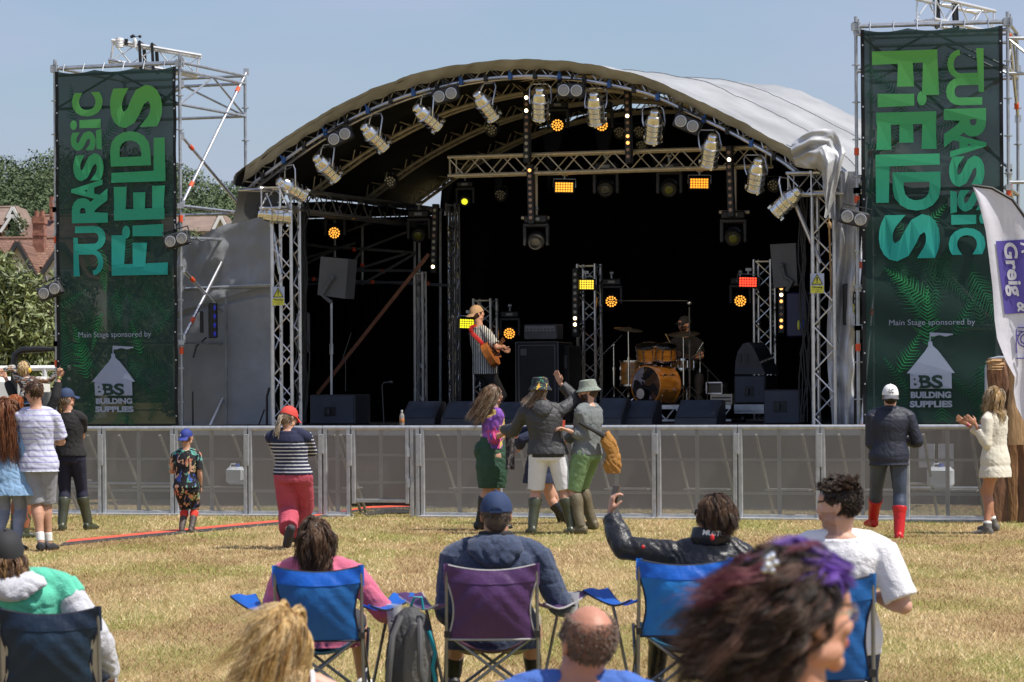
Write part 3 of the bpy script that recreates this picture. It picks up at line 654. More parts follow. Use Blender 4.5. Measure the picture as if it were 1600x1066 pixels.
# canopy skin: outside grey, black lining inside
CAN = mat('canopy_pvc', (.30, .305, .31), .55, 0, .22, 1.1, .25, 5, stretch=(1, 1, 1)); LIN = mat('canopy_lining', (.006, .006, .006), .7, 0, .3, 3)
def can_pt(u, d, e=0.0):
    k = u * 60; i = min(59, int(k)); f_ = k - i; a = OUTS[i][0] * (1 - f_) + OUTS[i + 1][0] * f_; b = OUTS[i][1] * (1 - f_) + OUTS[i + 1][1] * f_
    p, q = OUTS[max(i - 1, 0)], OUTS[min(i + 2, 60)]; dx, dy = q[0] - p[0], q[1] - p[1]; l = math.hypot(dx, dy); nx, ny = -dy / l, dx / l
    dd = max(0, d + .3); sag = -.05 * math.sin(math.pi * ((d % 2.1) / 2.1)) if d > 0 else 0
    lift = .085 * dd * max(0, min(1, (u - .4) / .35)) * (1 - max(0, (u - .93) / .07) * .6)
    fl = .018 * noise.noise(V((u * 26, d * 2.2, 0))) + .012 * noise.noise(V((u * 80, d * 1.2, 4)))
    o = e + sag + fl
    return T(a + nx * o, d, b + ny * o + lift)
m = MB(); m.grid(lambda u, v: can_pt(u, -.3 + v * 7.0), 150, 40); c = part('canopy', m, CAN, roof)
for d_ in (2.1, 4.2):
    m = MB(); m.path([can_pt(.02 + .96 * i / 90, d_, .006) for i in range(91)], .006, 5); part('canopy_seam', m, mat('seam', (.23, .235, .24), .7), c)
m = MB(); m.grid(lambda u, v: can_pt(u, -.26 + v * 6.9, -.035), 90, 24); part('lining', m, LIN, roof)
def hem(u, v):                                     # the front hem curls down and back to the truss
    k = min(47, int(u * 48)); f_ = u * 48 - k; k2 = min(48, k + 1); a = HEM[k][0] * (1 - f_) + HEM[k2][0] * f_; b = HEM[k][1] * (1 - f_) + HEM[k2][1] * f_
    top = can_pt(.04 + u * .925, -.3, -.002); bot = T(a, -.07, b + .012 * math.sin(u * 150))
    return top.lerp(bot, v) + V((0, 0, -.018 * math.sin(v * math.pi))) + U * (.006 * math.sin(u * 260 + v * 3))
m = MB(); m.grid(hem, 160, 6); part('canopy_hem', m, mat('canopy_hem', (.33, .32, .28), .65, 0, .2, 2.5, .3, 8), roof)
# eaves valance on the right, bunched fabric over the corner
m = MB()
def side(u, v): 
    p = can_pt(1, -.3 + u * 7.0); return p + V((0, 0, -.02 - v * (.55 + .06 * math.sin(u * 22)))) + U * (.05 * math.sin(u * 30) * v + .04 * v) 
m.grid(side, 80, 6); part('side_valance', m, CAN, roof)
# eave beams along both sides, carried by the legs
zl0 = SS(470, 281, 0)[1] - .12; zb = zl0
m = MB(); m.truss(T(0, -.5, 4.43), T(0, 6.4, 4.43), .29, .3, rc=.026, rb=.011); m.truss(T(-.65, 0, 4.43), T(.2, 0, 4.43), .29, .3); part('eave_beam', m, ALU, roof)
m = MB(); m.truss(T(SPAN, -.2, 4.43), T(SPAN, 6.4, 4.43), .29, .3); m.truss(T(SPAN - .5, 0, 4.43), T(SPAN + .3, 0, 4.43), .29, .3); part('eave_beam', m, ALU, roof)
for s_, lab in ((0, ''), (SPAN, '')):
    for d_ in (.05, 6.2):
        m = MB(); m.truss(T(s_, d_, .02), T(s_, d_, 4.35), .3, .3, side=U, rc=.027, rb=.0105)
        m.box(T(s_, d_, .02), (.5, .5, .03), SR); part('leg_truss', m, ALU, roof)
    m = MB(); e = -1 if s_ == 0 else 1; m.path([T(s_ - e * .5 + (0 if s_ else -.75), -.02, 4.38), T(s_ - e * .06 + (-.12 if s_ == 0 else 0), -.02, 3.35)], .03, 8); part('corner_brace', m, ALU, roof)
# sky gap closing: rear purlins
m = MB()
for i in (4, 12, 20, 28, 36, 44):
    a, b = UPS[i]; m.tube(T(a, 0, b), T(a, 6.3, b), .022, 6)
part('purlin', m, ALUD, roof)
# black flap under the left eave
m = MB(); A, B_, C_, D_ = S(372, 299, -.4), S(450, 300, -.1), S(420, 338, 0), S(357, 350, -.5)
m.sheet(lambda u, v: (A.lerp(B_, u)).lerp(D_.lerp(C_, u), v) + W * (.1 * math.sin(u * 3 + v * 2)), 10, 8, .01, W); single('canopy_flap', m, mat('flap_fabric', (.05, .048, .042), .7, 0, .2), 'dark fabric flap hanging under the left end of the canopy', 'flap')
# bunched silver sheet at right corner, hanging down the leg
SIL = mat('silver_sheet', (.48, .485, .50), .38, .1, .15, 3, .5, 7)
ctr = [(1262, 246), (1278, 222), (1297, 208), (1318, 222), (1322, 262), (1308, 300), (1292, 335)]
m = MB()
spine = [S(1240, 222, -.25), S(1275, 205, -.3), S(1305, 203, -.35), S(1322, 236, -.35), S(1312, 282, -.32), S(1296, 338, -.25)]
def bunch(u, v):
    k = u * 5; i = min(4, int(k)); p = spine[i].lerp(spine[i + 1], k - i); q = [S(1246, 262, -.2), S(1262, 262, -.25), S(1276, 262, -.3), S(1284, 276, -.3), S(1288, 300, -.28), S(1293, 342, -.22)]
    p2 = q[i].lerp(q[i + 1], k - i); f_ = math.sin(u * 3 + v * 9) * .03 + .13 * noise.noise(V((u * 3, v * 4, 0))) + .05 * noise.noise(V((u * 7, v * 8, 2))); return p.lerp(p2, v) - W * (f_ + .12 * math.sin(v * math.pi) + .04) + V((0, 0, .02 * math.sin(v * 9 + u * 7)))
m.grid(bunch, 90, 60); single('gathered_sheet', m, SIL, 'bunched silver canopy fabric gathered over the right front corner of the roof', 'sheet')
m = MB()
def drape(u, v):
    x0 = 1297 + 5 * math.sin(v * 7); x1 = 1338 - 4 * v; px = x0 + (x1 - x0) * u; py = 268 + v * 396
    return S(px, py, .02 + .07 * math.sin(u * 11 + v * 4) + .06 * noise.noise(V((u * 3, v * 9, 1))) * 2)
m.grid(drape, 40, 90); single('hanging_sheet', m, SIL, 'long crumpled silver sheet hanging beside the right front leg of the roof', 'sheet')
m = MB(); m.path([S(1295, 340, -.28), S(1298, 430, -.1), S(1301, 520, .1), S(1304, 662, .1)], .012, 6); m.ell(S(1296, 352, -.28), (.03, .03, .05)); single('brown_rope', m, mat('rope', (.32, .2, .09), .9), 'brown rope tied round the gathered silver sheet, hanging to the stage', 'rope')
# ---- black drapes: back and both sides
def back(u, v):
    s_ = -.9 + u * (SPAN + 1.9); k = max(0, min(1, s_ / SPAN)); i = min(47, max(0, next((j for j in range(48) if LOWS[j + 1][0] >= s_), 47)))
    a, b = LOWS[i], LOWS[i + 1]; g_ = max(0, min(1, (s_ - a[0]) / max(1e-6, b[0] - a[0]))); z1 = a[1] + (b[1] - a[1]) * g_ if 0 < s_ < SPAN else 4.3
    z1 = max(4.45, z1 + .13 + max(0, 1.6 - s_) * .38 * (1 if s_ > -.2 else 0) + .02 * math.sin(s_ * 9)); return T(s_, 6.75 + .05 * math.sin(u * 70), DECK - .2 + v * (z1 - DECK + .2))
m = MB(); m.grid(back, 160, 14); single('back_drape', m, BLKFAB, 'black cloth backdrop across the rear of the stage', 'drape')
wa = S(430, 600, 1.6); wb = S(452, 600, 5.4); wc = S(700, 600, 5.5); m = MB()
m.sheet(lambda u, v: V((wa.lerp(wb, u).x + .02 * math.sin(u * 60), wa.lerp(wb, u).y, DECK - .3 + v * 3.6)), 40, 2, .01, U); m.sheet(lambda u, v: V((wb.lerp(wc, u).x, wb.lerp(wc, u).y + .02 * math.sin(u * 60), DECK - .3 + v * 3.6)), 40, 2, .01, W)
m.add([V((q.x, q.y, 4.46)) for q in (wa, wb, wc, T(.1, 1.5, 0))] + [V((q.x, q.y, 4.48)) for q in (wa, wb, wc, T(.1, 1.5, 0))], [(0, 1, 2, 3), (7, 6, 5, 4)]); single('side_drape', m, BLKFAB, 'black cloth closing the left wing of the stage, with an added cover overhead to darken it', 'drape')  # flat cover added above the wing to keep it dark
m = MB(); m.sheet(lambda u, v: T(SPAN + .25 + .03 * math.sin(u * 60), .25 + u * 6.6, DECK - .3 + v * 3.75), 80, 2, .01, U); single('side_drape', m, BLKFAB, 'black cloth closing the right wing of the stage', 'drape')
# lower masking drape on left wing
m = MB(); m.sheet(lambda u, v: (lambda a, b: a.lerp(b, v))(S(484 + 158 * u, 668, 4.6 + .04 * math.sin(u * 80)), S(484 + 158 * u, 446, 4.6 + .04 * math.sin(u * 80))), 60, 2, .01, W); single('masking_drape', m, BLKFAB, 'black masking cloth behind the left side fill speaker', 'drape')
# black drape strip beside left front leg
m = MB(); m.sheet(lambda u, v: (lambda a, b: a.lerp(b, v))(S(468 + 11 * u, 660, .45), S(468 + 11 * u, 318, .45)), 6, 2, .02, W); single('leg_drape', m, mat('glossy_black_sheet', (.008, .008, .009), .35), 'narrow shiny black sheet beside the left front leg of the roof', 'drape')
# ---- mid cross truss
m = MB(); a, b = S(705, 259, 1.6), S(1204, 247, 1.6); a.z = b.z = (a.z + b.z) / 2; m.truss(a, b, .27, .25, rc=.025, rb=.010, side=W)
single('cross_truss', m, ALUD, 'straight aluminium lighting truss spanning above the middle of the stage', 'truss')
for px, top, bot in ((985, 160, 262), (825, 150, 250), (1141, 220, 262)):
    m = MB(); m.tube(S(px, top, 1.6), S(px, bot, 1.6), .02, 6)
# short horizontal pipes with moving heads
def pipe(x0, x1, y, d, label, dx=None, y0=None):
    m = MB(); m.tube(S(x0, y, d), S(x1, y, d), .024, 8)
    if dx: m.tube(S(dx, y, d), S(dx, y0, d), .022, 8)
    single('drop_pipe', m, ALUD, label, 'pipe', 'pipes hanging lights under the cross truss')
pipe(815, 858, 340.5, 1.6, 'short hanging pipe below the left LED batten', 838, 262); pipe(1124, 1171, 331.5, 1.6, 'short hanging pipe below the right LED batten', 1149, 255)
# ---- inner truss towers
def ttower(px0, px1, top, d, label, foot=None):
    a = S((px0 + px1) / 2, top, d); f_ = V((a.x, a.y, DECK)) if foot is None else foot; wd = abs(SS(px1, top, d)[0] - SS(px0, top, d)[0]) / 1.28
    t = thing('truss_tower', label, 'truss tower', f_, 'inner truss towers carrying stage lights'); m = MB(); m.truss(f_ + V((0, 0, .02)), a, wd, .25, side=U, rc=.024, rb=.010); part('truss', m, ALU, t)
    m = MB(); m.box(f_ + V((0, 0, .012)), (.5, .5, .02), SR); part('base_plate', m, STEEL, t); return t
ttower(741, 775, 467, 4.6, 'truss tower behind the singer'); ttower(903, 938, 413, 4.2, 'tall truss tower right of the amplifier'); ttower(1178, 1211, 406, 4.2, 'truss tower behind the right speaker stack')
ttower(698, 716, 318, 5.9, 'slim truss column at the left rear of the stage'); ttower(648, 664, 425, 4.4, 'short silver column beside the left wing, faintly lit violet')
# left wing scaffolding seen against the dark
t = thing('wing_scaffold', 'dim scaffold tubes with orange collars inside the left wing of the stage', 'scaffold', S(565, 660, 5))
m = MB()
for p_, q_ in (((566, 352), (566, 447)), ((523, 335), (523, 402)), ((648, 345), (648, 660)), ((655, 372), (655, 660)), ((688, 330), (688, 660))): m.tube(S(*p_, 4.9), S(*q_, 4.9), .024, 8)
part('upright', m, STEEL, t)
m = MB()
for p_, q_ in (((478, 382), (520, 388)), ((520, 386), (650, 395)), ((476, 436), (700, 446)), ((545, 423), (650, 423)), ((478, 444), (650, 441))): m.tube(S(*p_, 4.85), S(*q_, 4.85), .024, 8)
part('ledger', m, mat('dull_steel', (.2, .21, .22), .5, .6, .2), t)
m = MB()
for p_, q_ in (((566, 390), (640, 361)), ((476, 413), (520, 392)), ((545, 420), (565, 392)), ((566, 444), (648, 397)), ((540, 362), (595, 342)), ((476, 404), (555, 380)), ((530, 430), (636, 396))): m.tube(S(*p_, 4.8), S(*q_, 4.8), .022, 8)
part('diagonal', m, mat('dull_steel', (.2, .21, .22)), t)
for px, py in ((566, 415), (553, 390), (547, 420), (598, 425), (490, 436), (552, 440), (582, 441), (668, 443)):
    m = MB(); m.tube(S(px, py - 3, 4.84), S(px, py + 3, 4.84), .034, 8); part('collar', m, ORANGE, t)
m = MB(); m.path([S(496, 616, 3.2), S(670, 397, 3.2)], .038, 4); single('timber_brace', m, mat('red_brown_wood', (.22, .085, .045), .7, 0, .2), 'long diagonal reddish brown timber prop in the left wing', 'brace')
# ============================================================ scaffold towers
def pole_(mb, a, b, r=.0245): mb.tube(a, b, r, 10)
def tower(name, c0, c1, ang, depth, ztop, label, zl, reds, diag, side_diag):
    """c0,c1 = front standards on the ground; side bay goes back along ang"""
    dv = V((math.sin(ang), math.cos(ang), 0)) * depth; t = thing('scaffold_tower', label, 'scaffold tower', c0)
    cs = {'a': c0, 'b': c1, 'c': c1 + dv, 'd': c0 + dv}
    for k in cs:
        m = MB(); z1 = ztop + (.12 if k in 'ab' else -.02); pole_(m, cs[k], cs[k] + V((0, 0, z1)))
        for z in np.arange(.5, z1, .5): m.tube(cs[k] + V((0, 0, z - .008)), cs[k] + V((0, 0, z + .008)), .058, 8)
        so_ = part('standard', m, STEEL, t)
        m = MB(); m.box(cs[k] + V((0, 0, .01)), (.15, .15, .02)); part('base_plate', m, STEEL, so_)
    for z in zl:
        for p_, q_ in (('a', 'b'), ('b', 'c'), ('d', 'c'), ('a', 'd')): m = MB(); pole_(m, cs[p_] + V((0, 0, z)), cs[q_] + V((0, 0, z))); m.box(cs[p_] + V((0, 0, z)), (.09, .09, .075)); part('ledger', m, STEEL, t)
    # lattice girder round the top
    m = MB()
    for p_, q_ in (('b', 'c'), ('a', 'b'), ('d', 'c')):
        A_, B2 = cs[p_], cs[q_]; z0, z1 = ztop - .62, ztop - .12; pole_(m, A_ + V((0, 0, z0)), B2 + V((0, 0, z0))); pole_(m, A_ + V((0, 0, z1)), B2 + V((0, 0, z1)))
        n_ = 2
        for i in range(n_):
            u0, u1 = i / n_, (i + 1) / n_; m.tube(A_.lerp(B2, u0) + V((0, 0, z0 if i % 2 == 0 else z1)), A_.lerp(B2, u1) + V((0, 0, z1 if i % 2 == 0 else z0)), .017, 6)
    part('lattice_girder', m, STEEL, t)
    for p_, q_, za, zb_ in diag + side_diag:
        m = MB(); off = dv.normalized() * .05; m.tube(cs[p_] + off + V((0, 0, za)), cs[q_] + off + V((0, 0, zb_)), .024, 8); m.box(cs[p_] + off + V((0, 0, za)), (.08, .08, .1)); m.box(cs[q_] + off + V((0, 0, zb_)), (.08, .08, .1))
        br = part('diagonal_brace', m, ALU, t)
        for f_ in (.14, .86):
            q = (cs[p_] + off + V((0, 0, za))).lerp(cs[q_] + off + V((0, 0, zb_)), f_); dd = ((cs[q_] + V((0, 0, zb_))) - (cs[p_] + V((0, 0, za)))).normalized(); m = MB(); m.tube(q - dd * .05, q + dd * .05, .032, 8); part('orange_band', m, ORANGE, br)
    for k, z in reds:
        m = MB(); m.tube(cs[k] + V((0, 0, z - .05)), cs[k] + V((0, 0, z + .05)), .034, 8); part('orange_band', m, ORANGE, t)
    # couplers at top corners
    for k in 'ab':
        m = MB(); m.box(cs[k] + V((0, 0, ztop - .02)), (.12, .1, .1)); m.lathe([(.012, 0), (.012, .16)], cs[k] + V((.03, -.06, ztop - .08)), (0, 0, 1), 6); part('coupler', m, STEEL, t)
    return cs, dv
# left tower
La = P(89, 600, 45.6); La.z = 0; aL = math.radians(20); ul = V((math.cos(aL), -math.sin(aL), 0))
def solve(px, o, u):      # distance along u from o where the ray through px meets
    k = (px - 800) / F; return (k * o.y - o.x) / (u.x - k * u.y)
Lb = La + ul * solve(284, La, ul); dvl = V((math.sin(aL), math.cos(aL), 0)); ld = solve(386, Lb, dvl)
ztL = P(88, 106, La.y).z
zz = lambda px, py, p: P(px, py, p.y).z
csL, dvL = tower('l', La, Lb, aL, ld, ztL, 'tall galvanised scaffold tower on the left carrying the green banner', [ztL, zz(284, 322, Lb), zz(284, 535, Lb), .3],
      [('a', .0 + zz(89, 375, La)), ('b', zz(285, 342, Lb)), ('c', zz(386, 365, Lb + dvl * ld)), ('a', zz(89, 568, La)), ('b', zz(285, 548, Lb))],
      [('a', 'b', zz(89, 330, La), zz(284, 130, Lb)), ('a', 'b', zz(89, 660, La), zz(284, 340, Lb))],
      [('b', 'c', zz(290, 318, Lb), zz(384, 112, Lb + dvl * ld)), ('b', 'c', zz(286, 212, Lb), zz(386, 335, Lb + dvl * ld)), ('b', 'c', zz(290, 530, Lb), zz(384, 330, Lb + dvl * ld)), ('b', 'c', zz(286, 420, Lb), zz(386, 532, Lb + dvl * ld)), ('b', 'c', .3, zz(384, 535, Lb + dvl * ld))])
m = MB(); a = Lb + V((0, 0, zz(284, 372, Lb))); c_ = csL['c'] + V((0, 0, zz(384, 376, csL['c']))); m.tube(a, c_, .024, 8); m.path([a + V((.2, 0, .02)), a.lerp(c_, .3) + V((0, -.03, -.03)), a.lerp(c_, .5) + V((0, -.03, .02)), c_ + V((0, 0, -.03))], .012, 5)
single('cross_tube', m, STEEL, 'scaffold tube with cable wrapped round it halfway up the left tower side', 'tube')
# right tower
Ra = P(1341, 600, 41.2); Ra.z = 0; aR = math.radians(12.5); ur = V((math.cos(aR), -math.sin(aR), 0)); Rb = Ra + ur * solve(1578, Ra, ur); ztR = P(1340, 40, Ra.y).z
dvr = V((math.sin(math.radians(14)), math.cos(math.radians(14)), 0))
csR, dvR = tower('r', Ra, Rb, math.radians(14), 1.57, ztR, 'tall galvanised scaffold tower on the right carrying the green banner', [ztR, zz(1341, 298, Ra), zz(1341, 512, Ra), .3],
      [('a', zz(1341, 312, Ra)), ('b', zz(1578, 300, Rb)), ('a', zz(1341, 543, Ra)), ('a', zz(1341, 237, Ra))],
      [('a', 'b', zz(1345, 48, Ra), zz(1578, 262, Rb)), ('a', 'b', zz(1345, 280, Ra), zz(1578, 530, Rb)), ('d', 'c', zz(1345, 230, Ra), zz(1578, 90, Rb))],
      [('b', 'c', zz(1578, 35, Rb), zz(1600, 170, Rb)), ('b', 'c', zz(1578, 270, Rb), zz(1600, 400, Rb)), ('a', 'd', 3.0, 5.2), ('a', 'd', .8, 3.0)])
m = MB()
for y in (60, 115, 285): pole_(m, Rb + V((0, 0, zz(1578, y, Rb))), Rb + ur * 1.6 + dvr * .4 + V((0, 0, zz(1578, y, Rb))))
m.tube(Rb + V((0, 0, zz(1578, 60, Rb))), Rb + ur * .5 + V((0, 0, zz(1578, 112, Rb))), .018, 6)
single('outrigger_tube', m, STEEL, 'scaffold tubes running out of the picture from the right tower', 'tube')
# white roof-top trusses with straps
def toptruss(a, b, label, strap):
    t = thing('top_truss', label, 'truss', a, 'white trusses lying on top of the scaffold towers'); m = MB(); m.truss(a, b, .3, .32, rc=.026, rb=.011); part('truss', m, mat('bright_alu', (.78, .78, .77), .35, .6, .08), t)
    for f_ in strap:
        q = a.lerp(b, f_); m = MB(); m.path([q + V((-.02, -.2, .2)), q + V((.0, -.21, -.2)), q + V((.02, .2, -.2)), q + V((0, .2, .2)), q + V((-.02, -.2, .2))], .028, 4); part('ratchet_strap', m, BLACK, t)
    return t
qa = P(172, 80, La.y + .35); qb = P(312, 104, Lb.y + 1.2); toptruss(qa, qb, 'short white box truss strapped on top of the left scaffold tower', (.36, .5))
qa2 = P(1445, 14, Ra.y + .2); qb2 = P(1540, 36, Ra.y + 1.3); toptruss(qa2, qb2, 'short white box truss strapped on top of the right scaffold tower', (.2, .5))
# weather station
q = P(192, 66, La.y + .1); t = thing('weather_station', 'small white weather sensor with black cup anemometer on top of the left tower', 'weather station', q - V((0, 0, .1)))
m = MB(); m.lathe([(.05, -.08), (.062, -.075)] + [(r_, z_) for k in range(5) for r_, z_ in ((.066, -.07 + k * .025), (.058, -.055 + k * .025))] + [(.06, .062), (.02, .07)], q - V((.05, 0, 0)), n=16); m.tube(q, q + V((.18, 0, -.02)), .014); m.lathe([(.02, -.08), (.028, 0), (.03, .03), (.012, .06)], q + V((.18, 0, 0))); part('sensor_housing', m, WHITE, t)
m = MB(); m.box(q + V((.05, 0, 0)), (.05, .06, .09)); part('bracket', m, BLACK, t); cq = q + V((.18, 0, .085)); m = MB(); m.tube(q + V((.18, 0, .05)), cq, .008)
for k in range(3):
    a_ = k * 2.09 + .3; e = cq + V((math.cos(a_), math.sin(a_), 0)) * .075; m.tube(cq, e, .006); m.ell(e, (.026, .026, .024), nu=10, nv=6)
part('anemometer_cups', m, BLACK, t)
# ============================================================ grey tarpaulin left of the stage
TARP = mat('grey_tarp', (.34, .355, .375), .45, 0, .16, 1.2, .6, 5); m = MB()
def tarp(u, v):
    px = 276 + u * 150; top = 392 - 62 * min(1, (u / .85) ** .8); top2 = S(px, top, 1.4); low = S(px, 668, 1.4)
    return low.lerp(top2, v) + W * ((.04 * noise.noise(V((u * 9, v * 16, 5))) + .07 * noise.noise(V((u * 4, v * 7, 2)))) * (1 if v > .62 else .25) + (.05 if .60 < v < .63 else 0))
m.grid(tarp, 60, 70); single('grey_tarpaulin', m, TARP, 'creased grey tarpaulin wall between the left tower and the stage', 'tarpaulin')
m = MB()
for px in (354, 424): m.tube(S(px, 668, 1.25), S(px, 350 if px > 400 else 455, 1.25), .02, 6)
m.tube(S(290, 452, 1.27), S(425, 446, 1.27), .03, 6)
single('tarpaulin_frame', m, STEEL, 'thin tubes holding the seams of the grey tarpaulin', 'frame')
m = MB(); m.sheet(lambda u, v: S(1318 + 30 * u, 300 + 365 * v, 1.2 + .05 * math.sin(u * 9 + v * 6)), 12, 40, .01, W); single('grey_tarpaulin', m, TARP, 'grey tarpaulin strip behind the right tower pole', 'tarpaulin')
# ============================================================ banners
BAN = mat('banner_mesh', (.003, .026, .021), .75, 0, .5, 2.5, trans=.06, col2=(.005, .038, .028, 1)); HEMM = mat('banner_hem', (.004, .006, .007), .8)
FERN = [mat('fern_dark', (.003, .065, .03), .8, 0, .2, 9), mat('fern_green', (.006, .11, .045), .8, 0, .3, 9), mat('fern_bright', (.016, .22, .065), .8, 0, .2, 9)]
def word_mat():
    m = bpy.data.materials.new('wordmark_print'); m.use_nodes = True; n = m.node_tree; b = n.nodes['Principled BSDF']; b.inputs['Roughness'].default_value = .8
    t = n.nodes.new('ShaderNodeTexCoord'); sp = n.nodes.new('ShaderNodeSeparateXYZ'); n.links.new(t.outputs['Object'], sp.inputs[0])
    mr = n.nodes.new('ShaderNodeMapRange'); mr.inputs['From Min'].default_value = 2.4; mr.inputs['From Max'].default_value = 5.2; n.links.new(sp.outputs['Z'], mr.inputs[0])
    r = n.nodes.new('ShaderNodeValToRGB'); e = r.color_ramp.elements; e[0].color = (.012, .33, .29, 1); e[1].color = (.13, .42, .07, 1); x = e.new(.5); x.color = (.035, .36, .15, 1)
    n.links.new(mr.outputs[0], r.inputs[0]); n.links.new(r.outputs[0], b.inputs['Base Color'])
    tr = n.nodes.new('ShaderNodeBsdfTransparent'); ms_ = n.nodes.new('ShaderNodeMixShader'); ms_.inputs[0].default_value = .04; n.links.new(b.outputs[0], ms_.inputs[1]); n.links.new(tr.outputs[0], ms_.inputs[2]); n.links.new(ms_.outputs[0], n.nodes['Material Output'].inputs[0]); return m
WORD = word_mat(); PRINT = mat('pale_blue_print', (.30, .35, .47), .8, 0, .04)
# letters: (char, x0, y0, x1, y1) measured on the left banner crop, reading upwards; columns in crop px
LET = [('J', 180, 850, 328, 1030), ('U', 187, 797, 332, 912), ('R', 172, 625, 342, 783), ('A', 172, 583, 318, 682), ('S', 180, 460, 322, 588), ('S', 172, 357, 290, 447), ('_', 292, 350, 318, 445), ('o', 172, 305, 203, 350), ('I', 215, 303, 315, 345), ('C', 178, 178, 325, 290),
       ('F', 365, 843, 630, 1030), ('o', 410, 800, 448, 860), ('I', 460, 797, 608, 853), ('E', 372, 620, 615, 775), ('L', 360, 400, 618, 600), ('D', 357, 365, 550, 525), ('S', 360, 155, 607, 350)]
def capstroke(ch):
    t_ = .26
    if ch == 'F': return [[(0, 0), (.3, 0), (.27, 1), (0, 1)], [(.2, .78), (1, .76), (1, 1.02), (.2, 1)], [(.2, .40), (.80, .38), (.80, .64), (.2, .62)]]
    if ch == 'E': return [[(0, 0), (.34, 0), (.32, 1), (0, 1)], [(.2, .77), (1, .75), (1, 1), (.2, .99)], [(.2, .39), (.82, .38), (.82, .62), (.2, .61)], [(.2, .02), (1, 0), (1, .25), (.2, .24)]]
    if ch == 'L': return [[(0, .0), (.25, .0), (.23, 1), (0, 1)], [(.15, 0), (1, 0), (1, .2), (.15, .22)]]
    if ch in 'I_': return [[(0, 0), (1, 0), (.94, 1), (.06, 1)]]
    if ch == 'o': return [[(.5 + .5 * math.cos(k * math.pi / 9), .5 + .5 * math.sin(k * math.pi / 9)) for k in range(18)]]
